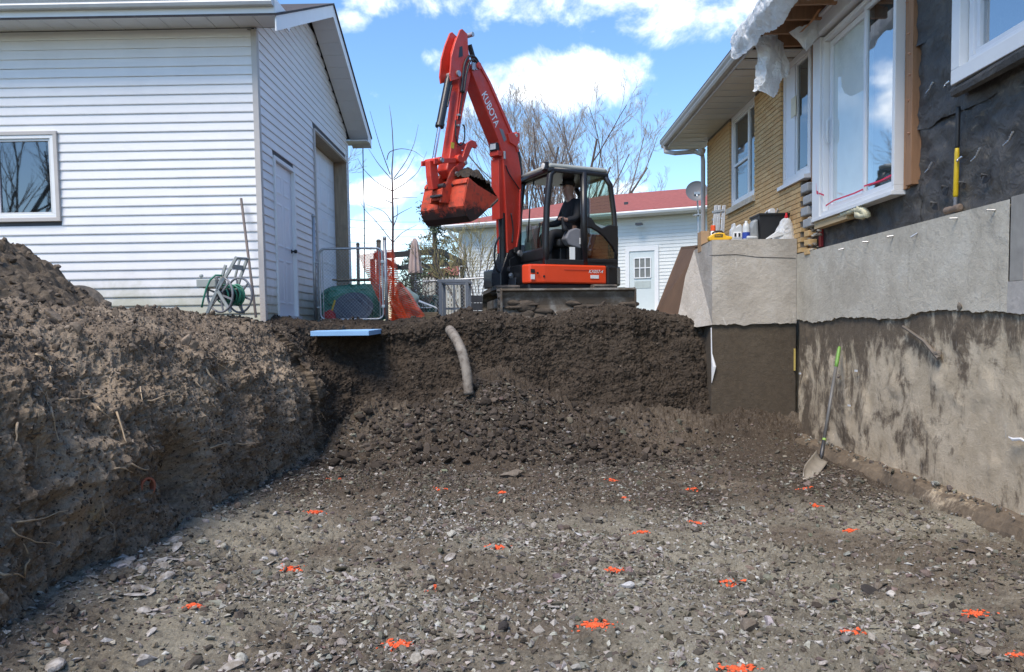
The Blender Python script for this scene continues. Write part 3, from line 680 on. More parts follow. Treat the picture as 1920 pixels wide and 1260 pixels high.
def stained_mat(name, dark_bias, ks=1.):
    """old below-ground concrete: smears of clinging soil over a pale tan face, drip-like and patchy"""
    m, t, b = new_mat(name); p = tpos(t); s = nd(t, 'ShaderNodeSeparateXYZ'); t.links.new(p, s.inputs[0])
    c = tramp(t, tnoise(t, p, 4, 6, .6), [(.3, (.45,.36,.245)), (.7, (.66,.55,.4))])
    sm = tnoise(t, p, 1.5, 6, .68, 1.0, stretch=(1,1.25,.95)); fine_ = tnoise(t, p, 7, 6, .75, .6, stretch=(1,1.4,.7))
    ad = nd(t, 'ShaderNodeMath', operation='MULTIPLY_ADD'); t.links.new(fine_, ad.inputs[0]); ad.inputs[1].default_value = .55; t.links.new(sm, ad.inputs[2])
    # more soil left clinging just under the old ground line and at the far end
    h = nd(t, 'ShaderNodeMapRange'); t.links.new(s.outputs[2], h.inputs[0]); h.inputs[1].default_value = -.6; h.inputs[2].default_value = -.15; h.inputs[3].default_value = 0; h.inputs[4].default_value = .2
    h2 = nd(t, 'ShaderNodeMapRange'); t.links.new(s.outputs[1], h2.inputs[0]); h2.inputs[1].default_value = 6.5; h2.inputs[2].default_value = 9.8; h2.inputs[3].default_value = 0; h2.inputs[4].default_value = .13
    a2 = nd(t, 'ShaderNodeMath', operation='ADD'); t.links.new(ad.outputs[0], a2.inputs[0]); t.links.new(h.outputs[0], a2.inputs[1])
    a3 = nd(t, 'ShaderNodeMath', operation='ADD'); t.links.new(a2.outputs[0], a3.inputs[0]); t.links.new(h2.outputs[0], a3.inputs[1])
    soil = tramp(t, tnoise(t, p, 12, 6, .7), [(.3, (.065*ks,.046*ks,.031*ks)), (.7, (.16*ks,.119*ks,.08*ks))])
    msk = trange(t, a3.outputs[0], .74-dark_bias, .94-dark_bias, 0, .93)
    c = tmix(t, msk, c, soil)
    c = tmix(t, trange(t, tnoise(t, p, 3.2, 4, .6, .3, stretch=(1,5,.45)), .715, .74, 0, .8), c, (.55,.53,.48))
    t.links.new(c, b.inputs['Base Color']); b.inputs['Roughness'].default_value = .93
    tbump(t, b, tnoise(t, p, 22, 9, .75), .7, .02); return m
MT['concrete'] = concrete_mat(); MT['stained'] = stained_mat('stained_concrete', -.045); MT['stained_dark'] = stained_mat('soil_caked_concrete', .38, .45)
house = thing('brick_house', 'yellow brick house stripped to black building paper above a bare concrete foundation', 'house', (6.5, 8.0, -1.75))
FT = .82                                                                # top of the foundation
HYN, HYF = -1.0, 14.75
m = MB()                                                                 # below-ground face, with shallow unevenness
ny, nz = 260, 60; yy = np.linspace(HYN, 10.0, ny); zz = np.linspace(-1.9, .02, nz); YY, ZZ = np.meshgrid(yy, zz)
P = np.stack([np.zeros(YY.size), YY.ravel(), ZZ.ravel()], 1)
lump = np.clip(fbm(P*np.array([1,3,2.2])+2, 4)-.15, 0, 1)*.035
wv = np.stack([HXW+.012-fbm(P*2.5, 3)*.006-lump, P[:,1], P[:,2]], 1)
o = arr_obj('foundation_face', wv, tri_grid(ny, nz)[:, ::-1], MT['stained'], house, True)
# upper parging with ragged broken lower edge
ye = np.concatenate([np.arange(HYN, 10.04, .025), [10.04]])
edge = -.045+fbm(np.stack([ye*.7, ye*0, ye*0+7], 1), 6, gain=.62)*.07 - .03*np.abs(pnoise(np.stack([ye*7, ye*0, ye*0+2], 1)))
def parge(segment, top, x, t_):
    m = MB()
    for a, b, ea, eb in segment:
        vs_ = [(x, a, ea), (x, b, eb), (x, b, top), (x, a, top), (x+t_, a, ea), (x+t_, b, eb), (x+t_, b, top), (x+t_, a, top)]
        m.add(vs_, [(0,3,2,1), (0,1,5,4), (3,7,6,2)])
    return m
BWY = 5.74                                                              # basement window starts this side
parge([(ye[i], ye[i+1], edge[i], edge[i+1]) for i in range(len(ye)-1) if ye[i] >= BWY], FT, HXW-.012, .1).build('foundation_parging', MT['concrete'], house)
parge([(ye[i], ye[i+1], edge[i], edge[i+1]) for i in range(len(ye)-1) if ye[i] < BWY], .19, HXW-.016, .1).build('foundation_parging', simple('pink_grey_parging', (.42,.385,.35), .9, var=.15, scale=8, dirt=(.2,.18,.15), dirt_amt=.35, dirt_scale=7, bump=.5, bscale=25), house)
m = MB(); m.box(HXW+.05, HXW+.4, HYN, 10.0, -1.9, FT-.012) if False else m.box(HXW+.1, HXW+.4, HYN, 5.0, -1.9, FT-.02); m.box(HXW+.1, HXW+.4, BWY+.0, 14.7, -1.9, FT-.01); m.build('foundation_wall', MT['concrete'], house)
m = MB(); m.box(HXW-.012, HXW+.2, BWY-.16, BWY-.002, .192, FT+.015); m.box(HXW+.04, HXW+.06, BWY-.5, BWY-.16, .192, FT); m.build('basement_window_jamb', simple('grey_jamb', (.3,.28,.25), .7, var=.2, scale=8), house, bev=.003)
m = MB(); m.box(HXW+.02, HXW+.05, BWY-.23, BWY-.175, .2, FT); m.build('basement_window_frame', MT['lumber'], house)
# footing ledge with crumbling edge
ny = 240; yy = np.linspace(HYN, 9.95, ny)
pr = [(.05, -1.58), (-.02, -1.59), (-.09, -1.6), (-.13, -1.63), (-.17, -1.7), (-.22, -1.9)]
vv = []
for i, (dx, z) in enumerate(pr):
    P = np.stack([yy*3, yy*0+i*.35, yy*0], 1); a = fbm(P, 4)*.045*(i > 0); b = fbm(P+9, 4)*.025
    vv.append(np.stack([HXW+dx-a*(i > 1), yy, z+b], 1))
o = arr_obj('footing', np.concatenate(vv), tri_grid(ny, len(pr)), stained_mat('footing_concrete', .2), house)
n_ = 260; yq = rng.uniform(3.5, 9.9, n_); sz = np.clip(np.exp(rng.normal(-4.3, .45, n_)), .006, .04)
pos = np.stack([HXW-.02-rng.random(n_)**2*.2, yq, -1.56-rng.random(n_)*.03], 1); pos[:,2] -= np.where(pos[:,0] < HXW-.16, .12, 0)
scatter('footing_crumbs', pos, sz, soil_cols(n_, np.full(n_, .35)), ROCK20, 'soil crumbs and chips lying on the footing ledge', 'soil clods')
# soil clods stuck to the wall, one imitating the shovel's shadow, white fibre scraps
for (px_, py_, s_) in [(1757, 665, .09), (1800, 575, .06), (1572, 705, .05), (1565, 1000, .05)]:
    q = onX(px_, py_, HXW-.02); v, f_ = ROCK80[int(px_) % 10]; arr_obj('soil_and_shadow_lump', v*np.array([.35,.7,1])*s_+np.array(q), f_, MT['stone_brown'], house)
q = onX(1690, 590, HXW-.02)
m = MB(); q1 = onX(1693, 612, HXW-.03); q2 = onX(1733, 640, HXW-.03); q3 = onX(1760, 672, HXW-.03); m.tube([q1, q2, q3], [.012,.016,.02], 6); m.build('clinging_root', MT['stone_brown'], house)
m = MB(); q = onX(1911, 826, HXW-.03); m.tube([q+V((0,.12,.01)), q+V((-.01,.05,.0)), q+V((0,-.02,.015)), q+V((0,-.1,-.005))], [.004,.014,.012,.004], 6); m.build('plastic_scrap', MT['white_trim'], house)
for (px_, py_) in [(1605, 695), (1500, 700), (1592, 760)]:
    q = onX(px_, py_, HXW-.025); m = MB(); m.box(q.x-.004, q.x, q.y-.04, q.y+.03, q.z-.012, q.z+.01); m.build('plastic_scrap', MT['white_trim'], house)
# bolts sticking from the foundation
for (px_, py_, a) in [(1720, 437, .35), (1795, 409, -.02), (1866, 394, -.05), (1675, 442, .05), (1628, 453, .0), (1582, 466, .1)]:
    q = onX(px_, py_, HXW-.015); m = MB(); m.cyl(q, q+V((-.05, .07*math.cos(a)*.4, -.05*a*2)), .0075, 8); m.build('anchor_pin', MT['galv'], house)

# ---- wall above: building paper in three overlapping sheets
PXW = HXW+.1
m = MB(); m.box(PXW+.03, PXW+.15, HYN, 14.7, FT-.01, 3.9); m.build('sheathing', MT['stud'], house)
pm, pt, pb = new_mat('tar_paper'); p = tpos(pt)
c = tramp(pt, tnoise(pt, p, 3, 7, .65, .5), [(.3, (.045,.043,.041)), (.55, (.08,.075,.07)), (.75, (.15,.13,.103))])
c = tmix(pt, trange(pt, tnoise(pt, p, 7, 8, .75, .8, stretch=(1,.6,1.3)), .58, .72, 0, .75), c, (.27,.215,.15))
pt.links.new(c, pb.inputs['Base Color']); pb.inputs['Roughness'].default_value = .55
tbump(pt, pb, tnoise(pt, p, 6, 6, .65, .8), .9, .05); MT['paper'] = pm
def paper(y0, y1, z0, z1, x, name='building_paper', ragged=.012):
    ny, nz = max(2, int((y1-y0)/.033)), max(2, int((z1-z0)/.028)); yy = np.linspace(y0, y1, ny); zz = np.linspace(0, 1, nz)
    low = z0+fbm(np.stack([yy*3, yy*0, yy*0+z0], 1), 4)*ragged*2
    Y2, T2 = np.meshgrid(yy, zz); Z2 = low[None]+(z1-low[None])*T2
    P = np.stack([Y2.ravel()*0+z0, Y2.ravel(), Z2.ravel()], 1)
    wr = np.abs(pnoise(P*np.array([1,2.2,3.4])+2+pnoise(P*1.3)[:,None]*1.2))*.045+fbm(P*np.array([1,4,7]), 5, gain=.6)*.022 + .02*np.exp(-((Z2-low[None])/.06)**2).ravel()*fbm(P*3, 2)
    v = np.stack([x-wr, P[:,1], P[:,2]], 1); return arr_obj(name, v, tri_grid(ny, nz)[:, ::-1], MT['paper'], house, True)
paper(HYN, 7.24, FT-.01, 1.78, PXW+.01); paper(HYN, 7.24, 1.72, 2.56, PXW-.008); paper(HYN, 7.24, 2.5, 3.9, PXW-.025); paper(7.2, 9.42, FT-.01, 1.26, PXW+.005, ragged=.03)
# torn holes with wood showing
for (px_, py_, s_) in [(1773, 358, .05), (1848, 336, .045), (1806, 348, .035), (1752, 388, .05)]:
    q = onX(px_, py_, PXW-.035); m = MB(); a_ = [(math.cos(t_)*s_*random.uniform(.6, 1.3), math.sin(t_)*s_*random.uniform(.4, 1.)) for t_ in np.linspace(0, 2*math.pi, 9)[:-1]]
    m.prism([(q.x, q.y+a, q.z+b) for a, b in a_], (.004, 0, 0)); m.build('tear', MT['black'], house)
    m = MB(); m.tube([q+V((-.004, -s_*.9, s_*.6)), q+V((-.03, 0, s_*.9)), q+V((-.006, s_, s_*.5))], [.002,.012,.003], 5); m.build('torn_flap', MT['paper'], house)
# corrugated wall ties bent out of the wall
for (px_, py_, L) in [(1750, 168, 1), (1748, 318, 1), (1838, 295, 1.15), (1900, 265, 1.1), (1780, 160, .5), (1804, 300, .4)]:
    q = onX(px_, py_, PXW-.035); m = MB(); n_ = 16; pts = []; rs = []
    for i in range(n_+1):
        t_ = i/n_; hook = max(0, t_-.45)/.55
        pts.append(V((q.x-.035*math.sin(t_*2.6), q.y+.085*L*hook**1.4, q.z+L*(.07-.125*t_+.045*hook**1.5)))); rs.append((.0125 if i % 2 else .006)*(1-.3*t_))
    m.tube(pts, rs, 6); m.build('wall_tie', MT['steel'], house)
# studs either side of the patio door
m = MB(); m.box(PXW-.075, PXW+.02, 7.25, 7.36, 1.22, 3.5); m.build('stud', MT['stud'], house, bev=.003)
m = MB(); m.box(PXW-.05, PXW+.02, 7.365, 7.44, 1.2, 3.5); m.build('stud', MT['stud'], house, bev=.003)
m = MB(); m.box(PXW-.05, PXW+.04, 9.55, 9.74, 1.7, 3.7); m.build('stud', MT['stud'], house, bev=.003)
m = MB(); m.box(PXW-.03, PXW+.06, 9.46, 9.53, .86, 3.7); m.build('red_membrane', simple('red_membrane', (.35,.03,.035), .5), house)
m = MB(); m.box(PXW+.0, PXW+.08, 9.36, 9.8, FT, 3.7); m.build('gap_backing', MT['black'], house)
# bits of foam and nails on the right stud
for py_ in (5, 62, 100, 140, 188, 250):
    q = onX(1704+random.uniform(-5, 3), py_, PXW-.08); v, f_ = ROCK80[py_ % 10]; arr_obj('foam_bit', v*.018+np.array(q), f_, simple('pink_foam', (.55,.3,.2), .9), house)
# ---- patio door
pd = link(bpy.data.objects.new('patio_door', None), (HXW, 8.4, 1.18), house)
py0, py1, pz0, pz1 = 7.45, 9.2, 1.2, 3.33
X0 = HXW-.02
def ringX(m, y0, y1, z0, z1, t, x0, x1):
    m.box(x0, x1, y0, y1, z0, z0+t); m.box(x0, x1, y0, y1, z1-t, z1); m.box(x0, x1, y0, y0+t, z0+t, z1-t); m.box(x0, x1, y1-t, y1, z0+t, z1-t)
m = MB(); ringX(m, py0, py1, pz0, pz1, .05, X0-.02, X0+.12); m.build('frame', MT['white_trim'], pd, bev=.004)
m = MB(); m.box(X0-.045, X0+.1, 9.205, 9.42, 1.17, 3.36); m.build('casing', MT['white_trim'], pd, bev=.005)
m = MB(); m.box(X0-.1, X0+.1, 6.2, 9.5, 3.37, 3.52); m.box(X0-.14, X0+.1, 6.2, 9.5, 3.523, 3.56); m.build('head_casing', MT['white_trim'], pd, bev=.005)
mid = 8.14
m = MB(); ringX(m, py0+.052, mid+.03, pz0+.055, pz1-.055, .05, X0+.005, X0+.045); m.build('fixed_panel_frame', MT['door_white'], pd, bev=.003)
m = MB(); ringX(m, mid-.03, py1-.06, pz0+.055, pz1-.055, .065, X0+.05, X0+.09); m.build('sliding_panel_frame', MT['door_white'], pd, bev=.003)
m = MB(); m.box(X0+.024, X0+.03, py0+.1, mid-.015, pz0+.1, pz1-.1); m.build('pane', MT['glass_mirror'], pd)
m = MB(); m.box(X0+.067, X0+.073, mid+.03, py1-.12, pz0+.115, pz1-.115); m.build('pane', glass_mat('slider_glass', (.95,.97,.97), .03, .04), pd)
m = MB(); m.tube([(X0+.03, 9.085, 2.05), (X0+.0, 9.085, 2.08), (X0+.0, 9.085, 2.32), (X0+.03, 9.085, 2.35)], .012, 8); m.build('handle', MT['white_trim'], pd, smooth=True)
m = MB(); m.box(X0+.1, X0+.105, 7.52, 8.15, pz0+.05, pz1-.05); m.build('dim_room', simple('dim_room_grey', (.3,.31,.31), .8, var=.1), pd)
m = MB(); m.box(X0-.05, X0+.1, 7.44, 9.43, 1.155, 1.197); m.build('sill', MT['white_trim'], pd, bev=.004)
m = MB(); m.box(X0-.02, X0+.08, 8.5, 9.4, 1.07, 1.15); m.build('sill_lumber', simple('new_lumber', (.55,.4,.22), .8, var=.15, stretch=(5,.5,5)), pd)
m = MB(); m.box(X0+.08, X0+.086, 8.18, 9.07, pz0, pz1); m.box(X0+2.2, X0+2.22, 5, 11, FT, 3.6); m.build('interior_wall', MT['blind'], pd)
P = [onX(a_, b_, X0-.015) for a_, b_ in [(1572,407),(1586,400),(1598,395),(1610,392),(1620,395),(1624,402),(1615,405),(1605,401)]]; Q = []
for i in range(len(P)-1):
    for k in range(6): Q.append(P[i].lerp(P[i+1], k/6))
m = MB(); m.tube(Q, [.012+.03*min(1, i/16)*(.75+.5*abs(n1(i*.33, 2))) for i in range(len(Q))], 12); vv_ = np.array(m.v); vv_ += (billow(vv_*22, 3)*.014+fbm(vv_*60, 2)*.004)[:,None]*np.array([[-1,.6,1]])
o = arr_obj('expanding_foam', vv_, m.f, simple('cream_foam', (.68,.62,.42), .85, var=.12, bump=.5, bscale=40), pd, True)
# red lines on the door
red = simple('red_marker_tape', (.75,.02,.08), .5, var=.1)
def strip(pts, wd, name, x):
    m = MB(); q = [onX(a, b, x) for a, b in pts]
    for a, b in zip(q[:-1], q[1:]): m.add([a+V((0,0,-wd)), b+V((0,0,-wd)), b+V((0,0,wd)), a+V((0,0,wd))], [(0,1,2,3)])
    return m.build(name, red, pd)
strip([(1548, 386), (1563, 376), (1600, 363), (1618, 355)], .009, 'red_mark', X0-.024+.02); strip([(1620, 349), (1650, 339), (1678, 325)], .009, 'red_mark', X0+.0)
strip([(1530, 345), (1531, 360), (1534, 362)], .02, 'red_mark', X0-.048); strip([(1535, 362), (1545, 366)], .01, 'red_mark', X0-.048)
# ---- window at the top right
wn_ = link(bpy.data.objects.new('window', None), (HXW, 5.7, 1.86), house)
m = MB(); ringX(m, 4.4, 6.46, 1.9, 3.3, .12, X0-.05, X0+.14); m.build('frame', MT['white_trim'], wn_, bev=.005)
m = MB(); ringX(m, 4.5, 6.33, 2.025, 3.2, .06, X0+.02, X0+.1); m.build('sash', MT['door_white'], wn_, bev=.004)
m = MB(); ringX(m, 4.56, 6.27, 2.09, 3.1, .045, X0+.045, X0+.11); m.build('inner_sash', MT['door_white'], wn_, bev=.003)
m = MB(); m.box(X0+.075, X0+.08, 4.6, 6.23, 2.13, 3.05); m.build('pane', MT['glass_mirror'], wn_)
m = MB(); m.box(X0+.115, X0+.12, 4.5, 6.4, 1.95, 3.28); m.build('dark_interior', MT['room'], wn_)
m = MB(); m.tube([(X0+.02, 6.5, 1.86), (X0-.01, 6.2, 1.84), (X0+.0, 5.6, 1.86), (X0+.01, 5., 1.83)], [.05,.045,.06,.05], 7); m.build('paper_roll', MT['paper'], wn_)

# ---- brick wall, bricks laid one by one; each side of the windows and below them
bricks = []
BH, BL, JT = .0575, .2, .0095
W1 = (11.88, 13.24, 1.93); W2 = (9.74, 10.72, 1.84)
z = .84; row = 0
while z+BH < 3.5:
    ints = [(9.86, HYF)]
    if z+BH > W1[2]: ints = [(9.86, W1[0]), (W1[1], HYF)]
    if z+BH > W2[2]: ints = [(max(a, W2[1]), b) if a < W2[1] else (a, b) for a, b in ints]
    else: ints = [(9.93+(.06 if row % 2 else 0)+.0, b) if a < 9.9 else (a, b) for a, b in ints]
    for a, b in ints:
        y = a - ((BL+JT)/2 if row % 2 else 0)
        while y < b-.02:
            ya, yb = max(y, a), min(y+BL, b)
            if yb-ya > .03: bricks.append((ya, yb, z))
            y += BL+JT
    z += BH+JT; row += 1
bmat, bt, bb = new_mat('yellow_brick'); p = tpos(bt); oi = nd(bt, 'ShaderNodeObjectInfo')
c = tramp(bt, oi.outputs['Random'], [(0, (.58,.35,.15)), (.5, (.64,.41,.185)), (1, (.68,.46,.22))])
c = tmix(bt, trange(bt, tnoise(bt, p, 18, 6, .7), .3, .75, 0, .35), c, (.46,.3,.135))
bt.links.new(c, bb.inputs['Base Color']); bb.inputs['Roughness'].default_value = .85; tbump(bt, bb, tnoise(bt, p, 70, 5, .7), .35, .006)
bricks.sort(key=lambda q: q[0]+abs(q[2]-2.2)*.6)
cache = {}
for i, (a, b, z) in enumerate(bricks[:300]):
    key = round(b-a, 2); jx = random.uniform(-.0012, .0012)
    if key not in cache:
        m = MB(); m.box(0, .09, -(b-a)/2, (b-a)/2, 0, BH); o = m.build('brick', bmat, house, loc=(0,0,0)); o.location = V((HXW+jx, (a+b)/2, z))-WORLD[house.name]; cache[key] = o
    else:
        o = cache[key].copy(); C.objects.link(o); o.parent = house; o.location = V((HXW+jx, (a+b)/2, z))-WORLD[house.name]
m = MB()
for a, b, z in bricks[300:]: jx = random.uniform(-.0012, .0012); m.box(HXW+jx, HXW+.09, a, b, z, z+BH)
tag(m.build('brickwork', bmat, house), kind='stuff')
mort = simple('dark_mortar', (.16,.135,.105), .95, var=.2, scale=20)
m = MB(); m.box(HXW+.012, HXW+.08, 9.95, HYF-.01, .83, W2[2]-.02); m.box(HXW+.0125, HXW+.08, W2[1]+.01, W1[0]-.01, W2[2]-.02, 3.5); m.box(HXW+.0125, HXW+.08, W1[1]+.01, HYF-.01, W2[2]-.02, 3.5); m.box(HXW+.013, HXW+.079, W1[0]-.02, W1[1]+.02, W2[2]-.03, W1[2]-.02); m.build('mortar', mort, house)
m = MB(); m.box(HXW+.02, HXW+1.5, HYF-.05, HYF+.0, .6, 3.5); m.build('end_wall', mort, house)
# toothed grey block ends where the veneer was cut away
for i in range(4):
    q = onX(1508+(i % 2)*4, 352+i*22, HXW-.03); m = MB(); m.box(HXW-.03, HXW+.08, q.y-.1-.03*(i % 2), q.y+.13, q.z-.055, q.z+.055); m.build('veneer_block', simple('grey_block', (.4,.4,.39), .85, var=.15, scale=10, bump=.4), house, bev=.012)
for i in range(3):
    q = onX(1512, 438+i*17, HXW-.02); m = MB(); m.box(HXW-.03, HXW+.08, q.y-.1, q.y+.06, q.z-.04, q.z+.035); m.build('broken_brick', bmat, house, bev=.008)
for i in range(26):
    q = onX(random.uniform(1515, 1536), random.uniform(408, 474), HXW+random.uniform(-.03, .04)); v, f_ = ROCK20[i % 10]; arr_obj('mortar_rubble', v*random.uniform(.015, .045)+np.array(q), f_, [MT['concrete'], MT['stone_pale'], MT['stone_brown']][i % 3], house)
# windows in the brick wall
def brick_window(y0, y1, z0, z1, split, sill=True):
    w_ = link(bpy.data.objects.new('window', None), (HXW+.06, (y0+y1)/2, z0), house); x = HXW+.055
    m = MB(); ringX(m, y0+.004, y1-.004, z0, z1, .085, x-.02, x+.08); m.build('frame', MT['white_trim'], w_, bev=.004)
    for a, b in split:
        m = MB(); ringX(m, a, b, z0+.087, z1-.087, .035, x, x+.05); m.build('sash', MT['white_trim'], w_, bev=.003)
        m = MB(); m.box(x+.024, x+.029, a+.035, b-.035, z0+.122, z1-.122); m.build('pane', MT['glass'], w_)
    m = MB(); m.box(x+.055, x+.06, y0+.01, y1-.01, z0+.01, z1-.01); m.build('dark_interior', MT['room'], w_)
    if sill:
        m = MB(); m.prism([(HXW-.045, y0-.06, z0-.005), (HXW+.09, y0-.06, z0+.004), (HXW+.09, y0-.06, z0-.1), (HXW-.045, y0-.06, z0-.1)], (0, y1-y0+.12, 0)); m.build('sill', MT['concrete'], w_, bev=.006)
    return w_, x
w1, x = brick_window(W1[0], W1[1], W1[2], 3.5, [(W1[0]+.09, W1[0]+.46), (W1[0]+.465, W1[1]-.09)])
m = MB(); m.box(x-.004, x+.05, W1[0]+.5, W1[1]-.13, 2.62, 2.66); m.build('meeting_rail', MT['white_trim'], w1)
w2, x = brick_window(W2[0], W2[1], W2[2], 3.5, [(W2[0]+.03, W2[0]+.55)], False)
m = MB(); m.box(x-.01, x+.06, W2[0]+.56, W2[1]-.09, W2[2]+.09, 3.41); m.build('mullion_panel', MT['door_white'], w2)
m = MB(); q = onX(1489, 190, HXW); m.box(x-.018, x-.011, 10.25, 10.42, 2.72, 2.98); m.build('vent_plate', simple('cream_plate', (.68,.62,.45), .5), w2)
m = MB(); m.prism([(HXW-.04, W2[0], W2[2]-.06), (HXW+.08, W2[0], W2[2]-.06), (HXW+.08, W2[0], W2[2]-.002), (HXW-.04, W2[0], W2[2]-.01)], (0, W2[1]-W2[0]+.02, 0)); m.build('sill', MT['white_trim'], w2)
# eaves: soffit, fascia, gutter, downspout, roof
ES, EX = 3.5, 3.17
m = MB(); m.box(EX, HXW+.12, 10.0, 15.45, ES, ES+.012); m.build('soffit', simple('grey_soffit', (.62,.59,.53), .6, var=.06, scale=3), house)
for i in range(17):
    m = MB(); m.box(EX+.03, HXW-.0, 10.05+i*.32, 10.05+i*.32+.012, ES-.006, ES-.001); m.build('soffit_rib', MT['gutter'], house)
m = MB(); m.box(EX-.02, EX-.001, 9.7, 15.45, ES-.01, ES+.15); m.box(EX, HXW+.1, 15.45, 15.47, ES-.01, ES+.2); m.build('fascia', MT['taupe_trim'], house)
prof = [(0, 0), (-.07, .0), (-.09, .04), (-.085, .06), (-.11, .1), (-.115, .125), (-.1, .13), (0, .12)]
m = MB(); m.prism([(EX-.022+a, 15.5, ES+.03+b) for a, b in prof], (0, -5.6, 0)); m.build('gutter', simple('taupe_gutter', (.4,.37,.34), .4, var=.06, dirt=(.2,.18,.16), dirt_amt=.2), house, bev=.003)
m = MB(); m.prism([(EX-.12, 15.55, ES+.165), (8.5, 15.55, 5.6), (8.5, 15.55, 5.66), (EX-.12, 15.55, ES+.2)], (0, -17, 0)); m.build('roof', MT['shingle_dark'], house)
m = MB(); m.tube([(EX-.06, 15.3, ES+.03), (EX-.05, 15.3, ES-.08), (EX+.1, 15.1, ES-.16), (HXW-.2, 14.95, ES-.17), (HXW-.08, 14.8, ES-.26), (HXW-.07, 14.78, ES-.4), (HXW-.07, 14.78, .9)], .045, 8); m.build('downspout', MT['taupe_trim'], house)
m = MB(); q = onX(1321, 281, HXW-.05); m.lathe(q, (-.6,-.5,-.4), [(0,.03),(.05,.035),(.06,.06),(.15,.075)], 12); m.build('floodlight', MT['gutter'], house, smooth=True)
for i in range(6):
    m = MB(); y = 8.6+i*.42; m.prism([(EX, y, ES+.0), (HXW+.2, y, ES+.0), (HXW+.2, y, ES+.34), (EX, y, ES+.12)], (0, .045, 0)); m.build('rafter', MT['stud'], house)
m = MB(); m.box(EX+.0, HXW+.15, 6.0, 10.0, ES+.35, ES+.37); m.build('roof_deck', MT['lumber'], house)

# ---- porch base: concrete block at the house corner
por = thing('porch_base', 'pale concrete porch base caked with dark soil below the old ground line', 'porch base', (3.2, 10.5, -1.75))
bx0, by0, bt_ = 2.67, 10.05, 1.03
m = MB(); n_ = 40; xs_ = [bx0+(3.81-bx0)*i/n_ for i in range(n_+1)]; eg = [-.1+.035*fbm(np.array([[x*2.2, 3, 0]]), 5, gain=.65)[0]-.02*math.sin((x-bx0)/1.14*3.1) for x in xs_]
for i in range(n_):
    m.add([(xs_[i], by0, eg[i]), (xs_[i+1], by0, eg[i+1]), (xs_[i+1], by0, bt_), (xs_[i], by0, bt_), (xs_[i], by0+.06, eg[i]), (xs_[i+1], by0+.06, eg[i+1])], [(0,1,2,3), (0,4,5,1)])
pts_t = [(bx0, by0, bt_), (3.81, by0, bt_), (3.81, 11.4, bt_), (bx0-.0, 11.1, bt_)]; m.add(pts_t, [(0,1,2,3)])
MT['concrete_grey'] = concrete_mat('porch_concrete', .8, 1.06); o = m.build('upper_face', MT['concrete_grey'], por)
m = MB(); ptsL = [(bx0, by0, bt_), (bx0+.01, 11.1, bt_-.03), (bx0-.12, 11.1, .62), (bx0-.22, 11.0, .2), (bx0-.3, 10.9, -.08), (bx0-.12, 10.4, -.14), (bx0, by0, eg[0])]
m.add(ptsL+[V(p)+V((.25, .0, 0)) for p in ptsL], [(0,1,2,3,4,5,6)]); o = m.build('side_face', MT['concrete_grey'], por)
m = MB(); m.box(bx0-.0, 3.82, by0+.035, 11.2, -1.85, eg[0]); m.build('lower_face', MT['stained_dark'], por, bev=.01)
m = MB(); m.tube([(bx0-.005, by0+.03, -.15), (bx0+.0, by0+.025, -.5), (bx0+.03, by0+.02, -.68), (bx0+.0, by0+.025, -.9)], [.008,.01,.035,.004], 5); m.build('mortar_streak', MT['white_trim'], por)
m = MB(); m.box(3.785, 3.8, by0+.0, by0+.03, -.75, -.45); m.build('foam_strip', simple('yellow_foam', (.6,.45,.12), .8), por)
m = MB(); m.tube([onY(1330, 479, by0-.002), onY(1380, 477, by0-.002), onY(1420, 482, by0-.002), onY(1492, 484, by0-.002)], .004, 4); m.build('crack', MT['stone_dark'], por)

# ================================================================== excavator
MT['orange'] = simple('excavator_orange', (.66,.05,.028), .36, var=.12, scale=2, dirt=(.3,.1,.065), dirt_amt=.36, dirt_scale=4)
MT['orange_side'] = simple('excavator_orange_panel', (.78,.07,.02), .3, var=.05, scale=2, dirt=(.42,.12,.07), dirt_amt=.22, dirt_scale=6)
bk, bkt, bkb = new_mat('bucket_orange'); p = tpos(bkt)
sz3 = nd(bkt, 'ShaderNodeSeparateXYZ'); bkt.links.new(p, sz3.inputs[0])
c = tramp(bkt, tnoise(bkt, p, 6, 5, .65), [(.3, (.45,.05,.022)), (.7, (.66,.08,.033))])
hh = nd(bkt, 'ShaderNodeMath', operation='MULTIPLY_ADD'); bkt.links.new(tnoise(bkt, p, 7, 7, .75, .4), hh.inputs[0]); hh.inputs[1].default_value = -.75; bkt.links.new(sz3.outputs[2], hh.inputs[2])
c = tmix(bkt, trange(bkt, tnoise(bkt, p, 9, 6, .75, .5), .5, .64, 0, .7), c, (.13,.06,.04))
c = tmix(bkt, trange(bkt, hh.outputs[0], 1.36, 1.22, 0, .97), c, (.02,.016,.013))
bkt.links.new(c, bkb.inputs['Base Color']); bkb.inputs['Roughness'].default_value = .55; tbump(bkt, bkb, tnoise(bkt, p, 30, 6, .7), .25, .01); MT['bucket'] = bk
m_, t_, b_ = new_mat('excavator_red_orange'); p = tpos(t_)
c = tramp(t_, tnoise(t_, p, 2.5, 4, .6), [(.3, (.56,.042,.024)), (.7, (.7,.058,.03))])
c = tmix(t_, trange(t_, tnoise(t_, p, 16, 7, .78, .6, stretch=(1,1,.35)), .5, .78, 0, .42), c, (.33,.17,.12))
c = tmix(t_, trange(t_, tnoise(t_, p, 5, 8, .8, .8), .6, .7, 0, .5), c, (.2,.09,.06))
t_.links.new(c, b_.inputs['Base Color']); t_.links.new(trange(t_, tnoise(t_, p, 7, 5, .7), .3, .7, .28, .6), b_.inputs['Roughness']); MT['orange'] = m_
MT['mach_black'] = simple('machine_black', (.018,.019,.022), .35, var=.2, scale=4, dirt=(.06,.05,.042), dirt_amt=.2)
MT['hose'] = simple('black_rubber_hose', (.025,.025,.027), .5)
